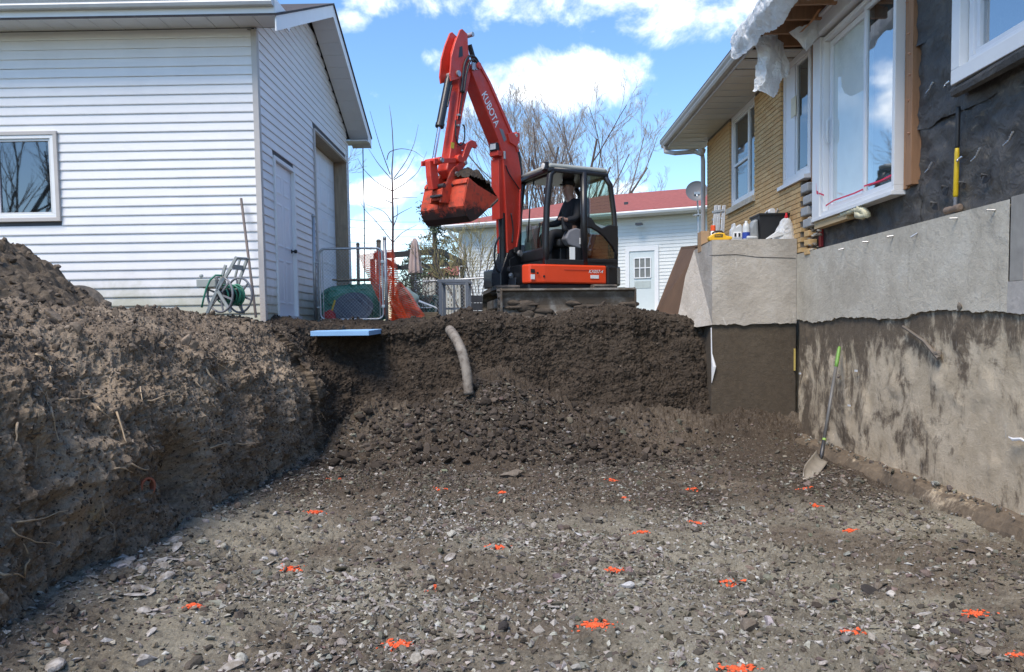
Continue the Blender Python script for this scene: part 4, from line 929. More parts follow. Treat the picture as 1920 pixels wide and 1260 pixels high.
MT['grey_roof'] = simple('cab_roof_grey', (.4,.41,.37), .45, var=.08)
MT['grey_plastic'] = simple('grey_console', (.2,.2,.215), .5, var=.1)
MT['chrome'] = simple('chrome_rod', (.75,.76,.78), .12, 1.0, var=.05)
MT['blade'] = simple('muddy_blade', (.24,.23,.21), .5, .5, var=.2, scale=4, dirt=(.12,.095,.072), dirt_amt=.6, dirt_scale=3.2, bump=.4, bscale=25)
MT['soil_dark'] = simple('stuck_mud', (.075,.058,.044), .95, var=.35, scale=14, bump=.8, bscale=40)
MT['track'] = simple('track_rubber', (.06,.054,.048), .85, var=.2, dirt=(.17,.14,.11), dirt_amt=.5, dirt_scale=6)
MT['white_paint'] = simple('white_decal', (.8,.8,.8), .4, var=.03)
MT['lens'] = simple('lamp_lens', (.75,.75,.72), .1, var=.05)
MT['skin'] = simple('skin', (.42,.24,.18), .5, var=.08, scale=20)
MT['cloth_black'] = simple('black_cloth', (.014,.015,.019), .8, var=.25, scale=10, bump=.3, bscale=40)
Sx = V((.524, 12.86, 0)); TH = R(27)
fh = V((-math.cos(TH), -math.sin(TH), 0)); lh = V((math.sin(TH), -math.cos(TH), 0)); UZ = V((0,0,1))
def Hp(u, v, z): return Sx + fh*u + lh*v + UZ*z
PH = R(35); bh = V((-math.sin(PH), -math.cos(PH), 0)); bl = V((math.cos(PH), -math.sin(PH), 0)); BF = V((-.12, 12.35, 0))
def tr(px, py, lat=0.):
    d = ray(px, py); o = BF+bl*lat; t = (o-CAM).dot(bl)/d.dot(bl); return CAM+d*t
def z3(x, y): return (x/3.073+740, y/3.073+30)
def z2(x, y): return (x/3.706+880, y/3.706+280)
ex = thing('excavator', 'orange and black tracked mini excavator with raised boom at the far pit edge', 'excavator', (Sx.x, Sx.y, 0))
def plate(name, pts, lat0, lat1, mat, parent=ex, bev=.008, conv=None, ref=None):
    """polygon traced on the boom plane at lateral ref (default lat0), extruded from lat0 to lat1"""
    if conv: pts = [conv(*q) for q in pts]
    ref = lat0 if ref is None else ref
    P = [tr(a, b, ref)+bl*(lat0-ref) for a, b in pts]; m = MB(); m.prism(P, bl*(lat1-lat0)); return m.build(name, mat, parent, bev=bev)
# boom
boom_pts = [(883,131),(893,156),(914,212),(935,264),(943,292),(946,330),(948,370),(950,410),(952,474),(963,478),(971,462),(977,431),(978,390),(978,353),(977,320),(971,285),(961,258),(937,202),(916,154),(899,123),(889,118)]
boom = plate('boom', boom_pts, .11, -.11, MT['orange'], bev=.012)
# reinforcing flange along the boom's upper edge and plates at the knuckle
for a in ([(899,123),(916,154),(937,202),(961,258),(971,285),(974,284),(965,256),(941,201),(920,153),(903,122)],):
    plate('boom_flange', a, .125, -.125, MT['orange'], boom, .003)
plate('knuckle_plate', [(952,250),(964,248),(974,268),(968,274),(956,266)], .14, .112, MT['orange'], boom, .004)
m = MB()
for s_ in (.115, -.115): q = tr(956, 471); m.cyl(q+bl*s_, q+bl*(s_*1.25), .06, 16)
m.build('foot_pin', MT['dark_metal'], boom)
m = MB(); q = tr(884, 127); m.cyl(q+bl*.16, q-bl*.16, .05, 16); m.build('arm_pin', MT['orange'], boom)
# hoses over the top of the boom
def hose(pts, r=.014, lat=0., mat='hose', name='hose', parent=ex, conv=z3):
    P = [tr(*conv(a, b), lat) if not isinstance(lat, list) else tr(*conv(a, b), lat[i]) for i, (a, b) in enumerate(pts)]
    # smooth through the points
    Q = []
    for i in range(len(P)-1):
        p0, p1, p2, p3 = P[max(i-1, 0)], P[i], P[i+1], P[min(i+2, len(P)-1)]
        for k in range(6):
            t = k/6; Q.append(.5*((2*p1)+(p2-p0)*t+(2*p0-5*p1+4*p2-p3)*t*t+(3*p1-p0-3*p2+p3)*t**3))
    Q.append(P[-1]); m = MB(); m.tube(Q, r, 8); return m.build(name, MT[mat], parent, smooth=True)
hose([(385,440),(395,330),(405,270),(430,232),(465,240),(490,285)], .019, .12); hose([(398,440),(412,340),(430,270),(455,250),(480,275)], .016, .14)
hose([(540,385),(570,440),(610,540),(660,660),(690,730)], .02, -.02); hose([(690,730),(715,800),(725,880),(735,980),(735,1040)], .03, .0)
hose([(640,860),(660,910),(700,970),(720,1000)], .009, .125); hose([(350,600),(352,690),(365,735),(385,742),(402,710),(402,640),(392,628)], .011, .1)
for k in range(3): hose([(383+k*10,440),(372+k*10,520),(360+k*10,600)], .008, .1, 'dark_metal' if k == 1 else 'orange', 'hard_line')
for (a, b) in [(368,572),(365,632),(392,436)]:
    q = tr(*z3(a, b), .1); m = MB(); m.obox(q, bl*.06, V((0,0,.03)), bh*.05); m.build('hose_clamp', MT['galv'], ex, bev=.004)
m = MB(); q = tr(*z3(452, 290), .13); m.obox(q, bl*.03, V((0,0,.12)), bh*.06); m.build('fitting', MT['galv'], ex, bev=.008)
m = MB(); q = tr(*z3(690, 700), .0); m.obox(q, bl*.16, V((0,0,.14)), bh*.1); m.build('valve_block', MT['orange'], ex, bev=.01)
m = MB(); q = tr(*z3(692, 690), .1); m.lathe(q, bl, [(0,.03),(.04,.03),(.05,.018)], 12); m.build('fitting', MT['galv'], ex)
# work lamp below the knuckle
m = MB(); q = tr(927, 276, .02); m.obox(q, bl*.15, V((0,0,.13)), bh*.08); lamp = m.build('boom_lamp', MT['mach_black'], ex, bev=.012)
m = MB(); m.obox(q+bh*.042, bl*.11, V((0,0,.09)), bh*.01); m.build('lamp_lens', MT['lens'], lamp, bev=.01)
m = MB(); q = tr(930, 289, .02); m.obox(q, bl*.17, V((0,0,.08)), bh*.12); m.build('lamp_bracket', MT['orange'], ex, bev=.008)
m = MB(); q = tr(946, 291, .13); m.obox(q, bl*.03, V((0,0,.13)), bh*.04); m.build('fitting', MT['galv'], ex, bev=.01)
# boom cylinder with orange guard
plate('cylinder_guard', [(935,298),(946,300),(948,408),(937,411)], .075, -.085, MT['orange'], bev=.008)
m = MB(); m.cyl(tr(943, 508, .03), tr(941, 400, .03), .055, 16); m.build('boom_cylinder', MT['mach_black'], ex, smooth=False)
m = MB(); m.cyl(tr(951, 495, .05), tr(949, 405, .05), .03, 12); m.build('boom_cylinder_tube', MT['mach_black'], ex)
m = MB(); m.cyl(tr(939, 402, .0), tr(938, 300, .0), .03, 12); m.build('cylinder_rod', MT['chrome'], ex)
hose([(936,444),(929,460),(927,485),(931,505),(939,512)], .015, .06, conv=lambda a, b: (a, b)); hose([(958,400),(962,430),(960,455)], .012, .12, conv=lambda a, b: (a, b))
hose([(975,355),(974,395),(973,430),(968,465)], .014, .13, 'orange', 'hard_line', conv=lambda a, b: (a, b))
# swing bracket and front casting
plate('swing_bracket', [(950,482),(954,467),(964,463),(973,470),(980,490),(984,508),(998,514),(1000,544),(952,544),(940,536),(940,512)], .11, -.1, MT['mach_black'], bev=.02)
plate('bracket_rib', [(956,486),(966,480),(974,500),(978,540),(958,540)], .135, .112, MT['mach_black'], bev=.008)
plate('front_step', [(968,520),(1002,522),(1004,543),(966,543)], .3, .14, MT['mach_black'], bev=.015)
m = MB(); q = tr(944, 507, .0); m.cyl(q+bl*.17, q-bl*.12, .06, 16); m.build('cylinder_pin', MT['dark_metal'], ex)
m = MB(); q = tr(973, 475, .17); m.cyl(q+bl*.0, q+bl*.04, .05, 14); m.build('bracket_pin', MT['galv'], ex)
m = MB(); q = tr(957, 517, .17); m.lathe(q, bl, [(0,.045),(.03,.045),(.04,.03)], 14); m.build('bracket_pin', MT['galv'], ex)
# arm
arm = plate('arm', [(881,112),(883,140),(879,160),(868,212),(861,254),(855,300),(842,303),(847,270),(854,225),(861,167),(860,140),(864,112)], .085, -.085, MT['orange'], bev=.012)
up = [(867,54),(877,64),(878,92),(883,124),(874,142),(860,148),(846,152),(844,138),(847,105),(854,79),(863,56)]
for s_ in (.11, -.085): plate('arm_plate', up, s_, s_-.025, MT['orange'], arm, .006, ref=.11)
plate('arm_web', [(868,66),(874,70),(875,95),(866,118),(858,120),(859,95)], .08, -.08, MT['orange'], arm, .006)
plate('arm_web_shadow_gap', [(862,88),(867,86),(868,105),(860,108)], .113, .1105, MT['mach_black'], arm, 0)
for (a, b, r_) in [(874, 68, .035), (848, 141, .045), (880, 128, .05)]:
    m = MB(); q = tr(a, b); m.cyl(q+bl*.135, q-bl*.13, r_, 14); m.build('pin', MT['galv'], arm)
m = MB(); m.cyl(tr(880, 84, -.02), tr(890, 118, -.02), .04, 12); m.build('arm_cylinder', MT['mach_black'], ex)
plate('warning_sticker', [(846,266),(852,268),(851,279),(845,277)], .087, .0855, simple('yellow_sticker', (.75,.55,.05), .5), arm, 0)
# bucket cylinder
m = MB(); a_, b_ = tr(842, 146, -.0), tr(824, 238, -.0); m.tube([a_, a_.lerp(b_, .05), a_.lerp(b_, .93), a_.lerp(b_, .935), b_], [.05,.058,.058,.066,.066], 18); m.build('bucket_cylinder', MT['mach_black'], ex, smooth=False)
m = MB(); m.cyl(tr(847, 160, .06), tr(839, 200, .06), .014, 8); m.build('cylinder_line', MT['mach_black'], ex)
m = MB(); m.cyl(tr(824, 236), tr(813, 300), .026, 14); m.build('cylinder_rod', MT['chrome'], ex)
m = MB(); q = tr(813, 303); m.cyl(q+bl*.15, q-bl*.15, .05, 16); m.build('link_pin', MT['orange'], ex, bev=.006)
for s_ in (.152, -.152): m = MB(); m.cyl(tr(813, 303)+bl*s_, tr(813, 303)+bl*s_*1.15, .035, 12); m.build('pin_head', MT['galv'], ex)
plate('bucket_link', [(806,300),(820,300),(822,325),(826,352),(812,356),(808,330)], .05, -.05, MT['orange'], bev=.015)
for s_ in (.13, -.11): plate('guide_link', [(812,298),(852,296),(853,305),(812,308)], s_, s_-.025, MT['orange'], bev=.006, ref=.1)
m = MB(); q = tr(848, 300); m.cyl(q+bl*.16, q-bl*.14, .06, 16); m.build('arm_end_boss', MT['orange'], ex, bev=.01)
plate('arm_tip', [(842,298),(858,298),(862,318),(858,332),(846,334),(838,318)], .1, -.1, MT['orange'], bev=.02)
# bucket
BW = .42
prof_z3 = [(428,930),(412,1010),(398,1092),(415,1150),(440,1186),(478,1168),(540,1110),(603,1050)]
side = [tr(*z3(a, b), BW) for a, b in prof_z3]
bucket = link(bpy.data.objects.new('bucket', None), tuple(side[4]), ex)
inn = side[:]; lipA = tr(*z3(480, 975), BW)
for s_, nm in ((0, 'side_plate'), (1, 'side_plate')):
    off = bl*(-2*BW*s_); m = MB(); m.prism([q+off for q in side+[lipA]], bl*(-.03 if s_ == 0 else .03)); m.build('side_plate', MT['bucket'], bucket, bev=.006)
m = MB(); cen = sum((V(q) for q in side), V((0,0,0)))/len(side)
out = [q for q in side]; inn = [q+(cen-q).normalized()*.025 for q in side]
for i in range(len(side)-1):
    a, b, c_, d_ = out[i], out[i+1], inn[i+1], inn[i]; m.prism([a-bl*.002, b-bl*.002, c_-bl*.002, d_-bl*.002], bl*(-2*BW+.004))
shell = m.build('shell', MT['bucket'], bucket)
m = MB(); a, b = side[-1], side[-2]; m.obox((a+b)/2-bl*BW, bl*(2*BW+.03), (a-b)*.7, UZ*.04); m.build('cutting_edge', MT['blade'], bucket, bev=.006)
for i in range(2):                                                       # raised rib across the back
    t_ = .15+.5*i; q = side[0].lerp(side[2], t_)
m = MB(); q0, q1 = side[0], side[1]; m.obox((q0.lerp(q1, .25))-bl*BW+bh*.015, bl*(2*BW-.02), (q1-q0)*.28, bh*.03); m.build('top_rib', MT['bucket'], bucket, bev=.008)
for s_ in (.13, -.06): plate('bucket_ear', [(838,322),(846,312),(855,322),(868,338),(862,352),(840,384),(818,380),(822,352),(830,344)], s_, s_-.03, MT['bucket'], bucket, .008, ref=.05)
plate('ear_web', [(820,356),(828,350),(838,344),(864,348),(846,378),(820,376)], .12, -.05, MT['bucket'], bucket, .008, ref=.05)
m = MB(); q = tr(818, 368, .06); m.obox(q, bl*.2, V((0,0,.035)), bh*.06); m.build('hitch_bar', MT['dark_metal'], bucket, bev=.008)
for (a, b) in [(818, 350), (836, 349)]:
    m = MB(); q = tr(a, b); m.cyl(q+bl*.16, q-bl*.15, .032, 14); m.build('bucket_pin', MT['dark_metal'], bucket)
plate('maker_plate', [(858,343),(872,340),(873,345),(859,348)], .2, .19, MT['white_paint'], bucket, 0, ref=.1) if False else None
# thumb
th = [(330,895),(340,880),(385,830),(400,790),(405,770),(420,730),(445,714),(468,722),(479,748),(470,764),(450,756),(440,772),(430,800),(418,825),(412,858),(368,915),(345,930)]
thumb = link(bpy.data.objects.new('thumb', None), tuple(tr(*z3(345, 910))), ex)
for s_ in (.13, -.07): plate('thumb_plate', th, s_, s_-.03, MT['orange'], thumb, .006, z3, ref=.13)
plate('thumb_web', [(360,880),(400,800),(412,770),(425,790),(410,850)], .1, -.07, MT['orange'], thumb, .006, z3, ref=.13)
for (a, b) in [(346, 910), (398, 848)]:
    m = MB(); q = tr(*z3(a, b), .1); m.cyl(q+bl*.05, q-bl*.2, .03, 12); m.build('pin', MT['galv'], thumb)
plate('thumb_base', [(352,755),(385,745),(398,800),(372,845),(345,850)], .07, -.07, MT['orange'], thumb, .01, z3, ref=.1)
# lettering
def text_obj(txt, o, xd, yd, h, mat, parent, width=None, name='lettering', shear=0.):
    cu = bpy.data.curves.new('t', 'FONT'); cu.body = txt; cu.shear = shear; cu.offset = .012; to = bpy.data.objects.new('t', cu); C.objects.link(to)
    dg = bpy.context.evaluated_depsgraph_get(); me = to.evaluated_get(dg).to_mesh()
    v = np.array([q.co[:] for q in me.vertices]); f_ = [tuple(q.vertices) for q in me.polygons]; to.to_mesh_clear(); bpy.data.objects.remove(to); bpy.data.curves.remove(cu)
    w0, h0 = v[:,0].max()-v[:,0].min(), v[:,1].max()-v[:,1].min(); sx = (width/w0) if width else h/h0; sy = h/h0
    xd, yd = V(xd).normalized(), V(yd).normalized(); P = [o+xd*((a-v[:,0].min())*sx)+yd*((b-v[:,1].min())*sy) for a, b, _ in v]
    return arr_obj(name, np.array([tuple(q) for q in P]), f_, mat, parent)
a_, b_ = tr(903, 178, .1115), tr(929, 240, .1115); xd = (b_-a_); yd = xd.cross(bl).normalized()
if yd.z < 0: yd = -yd
text_obj('KUBOTA', a_, xd, yd, .15, MT['white_paint'], boom, xd.length)
plate('grey_decal', [(936,240),(943,243),(950,262),(945,266)], .1135, .112, MT['grey_plastic'], boom, 0)
# ---- upper structure: base, skirt, counterweight, engine cover
def hbox(name, u0, u1, v0, v1, z0, z1, mat, parent=ex, bev=.01):
    m = MB(); m.obox(Hp((u0+u1)/2, (v0+v1)/2, (z0+z1)/2), fh*(u1-u0), lh*(v1-v0), UZ*(z1-z0)); return m.build(name, MT[mat] if isinstance(mat, str) else mat, parent, bev=bev)
def hprism(name, uv, z0, z1, mat, parent=ex, bev=.02):
    m = MB(); m.prism([Hp(u, v, z0) for u, v in uv], UZ*(z1-z0)); return m.build(name, MT[mat], parent, bev=bev)
hprism('base_plate', [(.85,.3),(.8,.9),(.5,.95),(-.6,.96),(-.95,.8),(-1.08,.4),(-1.1,-.4),(-.9,-.85),(.6,-.9),(.85,-.4)], .47, .58, 'mach_black')
hprism('counterweight', [(-.62,.99),(-.85,.95),(-1.02,.8),(-1.12,.4),(-1.13,-.4),(-1.0,-.8),(-.7,-.95),(-.62,-.9)], .56, .9, 'mach_black', bev=.04)
sk = hprism('side_skirt', [(.86,.78),(.8,.95),(.55,.985),(-.615,.99),(-.615,.8),(.7,.78)], .585, .885, 'orange_side', bev=.025)
hprism('skirt_crease', [(.2,.99),(.2,.992),(-.55,.995),(-.55,.99)], .8, .812, 'orange', sk, 0)
hprism('belly', [(.8,.75),(-.9,.75),(-1.0,-.7),(.8,-.8)], .585, .9, 'mach_black')
hprism('engine_cover', [(-.9,.6),(-.98,.6),(-1.06,.3),(-1.06,-.5),(-.85,-.8),(-.3,-.8),(-.3,-.14),(-.9,-.12)], .9, 1.18, 'orange_side', bev=.06)
for (a, b) in [(1008, 512), (1020, 518), (1146, 502)]:
    m = MB(); q = Hp(0, .985, 0); d = ray(a, b); q = CAM+d*((q-CAM).dot(lh)/d.dot(lh)); m.cyl(q, q+lh*.008, .018, 12); m.build('skirt_latch', MT['mach_black'], sk)
def onH(px, py, v):
    d = ray(px, py); return CAM+d*((Hp(0, v, 0)-CAM).dot(lh)/d.dot(lh))
q0, q1 = onH(1104, 512, .997), onH(1131, 511, .997); text_obj('KX057-4', q0, -fh, UZ, .055, MT['white_paint'], sk, (q1-q0).length, shear=.3)
m = MB(); q = onH(1115, 519, .995); m.obox(q, fh*.16, lh*.004, UZ*.055); m.build('decal', MT['white_paint'], sk)
m = MB(); q = onH(999, 519, .972); m.obox(q, fh*.07, lh*.01, UZ*.075); m.build('decal', MT['white_paint'], sk); m = MB(); q = onH(999, 508, .972); m.obox(q, fh*.07, lh*.01, UZ*.06); m.build('decal', MT['mach_black'], sk)
# ---- cab
cab = link(bpy.data.objects.new('cab', None), tuple(Hp(-.2, .45, .9)), ex)
CU0, CU1, CV0, CV1, CZ0, CZ1 = .46, -.86, -.08, .93, .9, 2.44
def frame_tube(pts, r, name='pillar', n=8): m = MB(); m.tube([Hp(*q) for q in pts], r, n); return m.build(name, MT['mach_black'], cab, smooth=True)
for v in (CV1-.03, CV0+.03):
    frame_tube([(CU0+.02,v,CZ0-.1),(CU0+.02,v,1.2),(CU0-.01,v,1.8),(CU0-.08,v,2.3),(CU0-.14,v,CZ1-.05)], .052)
    frame_tube([(CU0-.14,v,CZ1-.05),(-.3,v,CZ1-.04),(CU1+.2,v,CZ1-.07)], .045, 'roof_rail')
    frame_tube([(CU1+.22,v,CZ1-.07),(CU1+.1,v,2.22),(CU1+.03,v,1.75),(CU1+.0,v,1.3),(CU1+.01,v,CZ0-.02)], .045)
frame_tube([(-.235,CV1-.02,CZ0-.02),(-.235,CV1-.02,CZ1-.06)], .058)
frame_tube([(CU0-.13,CV0,CZ1-.07),(CU0-.13,CV1,CZ1-.07)], .055, 'front_header'); frame_tube([(CU1+.2,CV0,CZ1-.08),(CU1+.2,CV1,CZ1-.08)], .045, 'rear_header')
frame_tube([(CU0+.02,.3,1.3),(CU0-.03,.3,1.9),(CU0-.12,.3,2.36)], .012, 'wiper')
hprism('roof', [(CU0-.05,CV0-.02),(CU0-.05,CV1+.01),(CU1+.2,CV1+.01),(CU1+.1,CV1-.1),(CU1+.1,CV0+.1),(CU1+.2,CV0-.02)], CZ1-.03, CZ1+.045, 'grey_roof', cab, .03)
hprism('roof_edge', [(CU0-.02,CV0-.03),(CU0-.02,CV1+.02),(CU1+.17,CV1+.02),(CU1+.08,CV1-.1),(CU1+.08,CV0+.1),(CU1+.17,CV0-.03)], CZ1-.1, CZ1-.035, 'mach_black', cab, .02)
hbox('floor', CU0+.06, CU1, CV0, CV1+.02, .86, .96, 'mach_black', cab)
hbox('front_sill', CU0-.02, CU0+.07, CV0, CV1-.02, .96, 1.16, 'mach_black', cab, .03)
hbox('door_sill', CU0, -.2, CV1-.03, CV1+.025, .885, .975, 'mach_black', cab)
# rear quarter: black band between the upper window and the lower pane
m = MB(); pts = [(-.27,1.68),(-.36,1.66),(-.44,1.56),(-.56,1.5),(-.7,1.56),(-.88,1.56),(-.88,1.02),(-.78,1.2),(-.62,1.36),(-.5,1.44),(-.36,1.5),(-.27,1.5)]
m.prism([Hp(u, CV1-.05, z) for u, z in pts], lh*.07); m.build('quarter_panel', MT['mach_black'], cab, bev=.015)
m = MB(); m.prism([Hp(u, CV1-.05, z) for u, z in [(-.27,1.0),(-.88,1.0),(-.88,.9),(-.27,.9)]], lh*.07); m.build('quarter_sill', MT['mach_black'], cab, bev=.015)
m = MB(); m.prism([Hp(u, CV1-.02, z) for u, z in [(-.29,1.62),(-.84,1.5),(-.82,1.8),(-.76,2.2),(-.66,2.36),(-.29,2.38)]], lh*.006); m.build('side_pane', MT['glass_cab'], cab)
m = MB(); m.prism([Hp(u, CV1-.02, z) for u, z in [(-.29,1.0),(-.84,1.0),(-.84,1.1),(-.62,1.38),(-.5,1.46),(-.29,1.52)]], lh*.006); m.build('side_pane', MT['glass_cab'], cab)
m = MB(); m.prism([Hp(CU0+.02,CV0+.05,1.14), Hp(CU0+.02,CV1-.06,1.14), Hp(CU0+.0,CV1-.06,1.5), Hp(CU0+.0,CV0+.05,1.5)], fh*.005); m.build('windscreen', glass_mat('windscreen_glass', (.72,.82,.78), .05, .03), cab)
hbox('right_sill', CU0, CU1, CV0, CV0+.05, .96, 1.3, 'mach_black', cab, .01)
hbox('rear_wall', CU1, CU1+.05, CV0, CV1-.05, .96, 1.4, 'mach_black', cab, .01)
hprism('orange_cover', [(-.3,.84),(-.78,.84),(-.78,.7),(-.3,.7)], .98, 1.42, 'orange_side', cab, .05)
# roof lamp, mirror, seat, console, levers
m = MB(); q = Hp(CU0-.02, CV1-.08, CZ1+.0); m.obox(q, fh*.07, lh*.13, UZ*.13); rl = m.build('roof_lamp', MT['mach_black'], cab, bev=.015)
m = MB(); m.lathe(q+fh*.034, fh, [(0,.05),(.012,.05),(.016,.035)], 16); m.build('lamp_lens', MT['lens'], rl)
hbox('mirror', .3, .34, .6, .76, 2.05, 2.15, 'mach_black', cab)
hbox('seat_cushion', .12, -.4, .25, .68, 1.2, 1.34, 'black', cab, .04); m = MB(); m.obox(Hp(-.45,.46,1.68), fh*.14+UZ*.04, lh*.44, UZ*.75); m.build('seat_back', MT['black'], cab, bev=.05); hbox('seat_base', .05, -.4, .3, .62, .96, 1.2, 'mach_black', cab)
for (v0, v1) in ((.7, .86), (.05, .2)):
    m = MB(); m.prism([Hp(u, v0, z) for u, z in [(.08,1.32),(.02,1.44),(-.12,1.5),(-.3,1.46),(-.32,1.2),(-.2,1.16),(.02,1.22)]], lh*(v1-v0)); m.build('console', MT['grey_plastic'], cab, bev=.02)
    hbox('console_base', -.02, -.28, v0, v1, .96, 1.18, 'mach_black', cab)
    m = MB(); vm = (v0+v1)/2; m.tube([Hp(.04,vm,1.44), Hp(.06,vm,1.5), Hp(.08,vm,1.55), Hp(.09,vm,1.62), Hp(.1,vm,1.68)], [.055,.045,.03,.022,.026], 10); m.build('joystick', MT['black'], cab, smooth=True)
m = MB(); q = onH(1091, 452, .865); m.obox(q, fh*.09, lh*.006, UZ*.1); m.build('decal', MT['white_paint'], cab)
m = MB(); m.tube([onH(1056, 421, .75), onH(1068, 438, .75), onH(1074, 455, .75)], .014, 8); m.build('safety_lever', simple('red_lever', (.6,.02,.02), .4), cab)
m = MB(); m.obox(onH(1073, 476, .88), fh*.1, lh*.01, UZ*.22); m.build('manual_pocket', MT['blind'], cab)
for i, v in enumerate((.36, .5)):
    m = MB(); m.tube([Hp(.3, v, .96), Hp(.33, v, 1.3), Hp(.28, v, 1.62)], [.015,.013,.02], 8); m.build('travel_lever', MT['mach_black'], cab)
hbox('monitor', .32, .36, .0, .16, 1.35, 1.62, 'grey_plastic', cab, .02); m = MB(); m.prism([Hp(.4, .02, z) + fh*(u) for u, z in [(0,1.16),(0,1.35),(-.1,1.6),(-.16,1.6),(-.14,1.16)]], lh*.22); m.build('front_console', MT['grey_plastic'], cab, bev=.02)
# ---- undercarriage
UA = R(8); tf = V((math.sin(UA), -math.cos(UA), 0)); ts = V((math.cos(UA), math.sin(UA), 0))
def Up(a, b, z): return Sx + tf*a + ts*b + UZ*z
m = MB(); m.lathe(Sx+UZ*.36, (0,0,1), [(0,.42),(.03,.46),(.1,.46),(.115,.4)], 28); m.build('slew_ring', MT['mach_black'], ex)
m = MB(); m.obox(Up(0, 0, .3), tf*1.1, ts*1.1, UZ*.2); m.build('centre_frame', MT['blade'], ex, bev=.03)
for s_ in (-1, 1):
    prof = []
    for k in range(9): a = math.pi/2-math.pi*k/8; prof.append((1.0+.27*math.cos(a), .27+.27*math.sin(a)))
    for k in range(9): a = -math.pi/2-math.pi*k/8; prof.append((-1.0+.27*math.cos(a), .27+.27*math.sin(a)))
    b0, b1 = s_*.6, s_*.97
    trk = link(bpy.data.objects.new('crawler_track', None), tuple(Up(0, s_*.78, 0)), ex)
    m = MB(); o_ = [(a, z) for a, z in prof]; i_ = [(a*.965, .27+(z-.27)*.86) for a, z in prof]; n_ = len(prof)
    for k in range(n_):
        k2 = (k+1) % n_; m.prism([Up(*q, 0) if False else Up(o_[k][0], b0, o_[k][1]), Up(o_[k2][0], b0, o_[k2][1]), Up(i_[k2][0], b0, i_[k2][1]), Up(i_[k][0], b0, i_[k][1])], ts*(b1-b0))
    m.build('belt', MT['track'], trk)
    per = []
    for k in range(n_):
        k2 = (k+1) % n_; L = math.dist(o_[k], o_[k2]); nn = max(1, round(L/.12))
        for j in range(nn): t_ = j/nn; per.append((o_[k][0]+(o_[k2][0]-o_[k][0])*t_, o_[k][1]+(o_[k2][1]-o_[k][1])*t_))
    for a, z in per:
        m = MB(); ca = max(-1, min(1, a)); d = V((a-ca, z-.27)); d = V((d[0], d[1])) if d.length > 1e-6 else V((0, 1)); d.normalize(); nrm = tf*d[0]+UZ*d[1]; tan = tf*(-d[1])+UZ*d[0]
        m.obox(Up(a, (b0+b1)/2, z)+nrm*.01, ts*(b1-b0), tan*.05, nrm*.035); m.build('lug', MT['track'], trk)
    for a in (1.0, -1.0):
        m = MB(); m.lathe(Up(a, s_*.68, .27), ts, [(0,.2),(.03,.21),(.17,.21),(.2,.12)], 20); m.build('sprocket', MT['blade'], trk)
    for a in (-.55, -.2, .15, .5): m = MB(); m.lathe(Up(a, s_*.68, .12), ts, [(0,.07),(.2,.07)], 14); m.build('roller', MT['blade'], trk)
    m = MB(); m.obox(Up(0, s_*.79, .29), tf*1.7, ts*.26, UZ*.16); m.build('side_frame', MT['blade'], trk, bev=.02)
# dozer blade
dz = link(bpy.data.objects.new('dozer_blade', None), tuple(Up(1.95, 0, .05)), ex)
pr = [(2.0,.43),(1.95,.41),(1.925,.33),(1.92,.22),(1.945,.12),(2.0,.03),(1.985,.02),(1.91,.1),(1.885,.22),(1.89,.34),(1.93,.44),(1.99,.46)]
m = MB(); m.prism([Up(a, -.99, z) for a, z in pr], ts*1.98); m.build('mouldboard', MT['blade'], dz, bev=.004)
for s_ in (-1, 1): m = MB(); m.prism([Up(a, s_*.99, z) for a, z in [(1.86,.03),(1.86,.44),(1.95,.47),(2.02,.44),(2.02,.02)]], ts*s_*.02); m.build('end_plate', MT['blade'], dz, bev=.004)
for b in (-.35, .35): m = MB(); m.prism([Up(1.9, b, .14), Up(1.9, b, .3), Up(.7, b, .34), Up(.7, b, .2)], ts*.09); m.build('push_arm', MT['blade'], dz, bev=.01)
# mud stuck on the blade's face
fl = []
for k in range(26):
    b = random.uniform(-.9, .95); v, f_ = ROCK80[k % 10]; arr_obj('mud_clod', v*np.array([random.uniform(.05,.2), .05, random.uniform(.04,.13)])+np.array(Up(1.96, b, random.uniform(.04,.26))), f_, MT['soil_dark'], dz, True)

# ---- soil carried in the bucket
A0, T0 = tr(*z3(350, 905), BW), side[-1]
nu, nv = 60, 40; U_, Wv = np.meshgrid(np.linspace(0, 1, nu), np.linspace(0, 1, nv))
A0v, T0v = np.array(side[0]), np.array(side[-1]); nrm = np.array((side[-1]-side[0]).cross(bl).normalized()); nrm = nrm if nrm[2] > 0 else -nrm
lv = np.array(bl)
base_ = A0v[None]+(T0v-A0v)[None]*U_.ravel()[:,None]-lv[None]*(2*BW-.06)*Wv.ravel()[:,None]-lv[None]*.03
hgt_ = (np.sin(np.pi*np.clip(U_.ravel()*.97+.02, 0, 1))**.5)*(np.sin(np.pi*np.clip(Wv.ravel()*.94+.03, 0, 1))**.35)*.36 - .03
sv = base_+nrm[None]*hgt_[:,None]; sv += nrm[None]*((billow(sv*7, 3)*.035+fbm(sv*22, 3)*.015)*(hgt_ > .02))[:,None]
tag(arr_obj('soil_load', sv, tri_grid(nu, nv), soil_mat('load_soil', (.03,.024,.019), (.065,.052,.041), (.11,.09,.07), (.1,.08,.055), .3, .15)), 'heaped dark soil filling the raised excavator bucket', 'soil load')

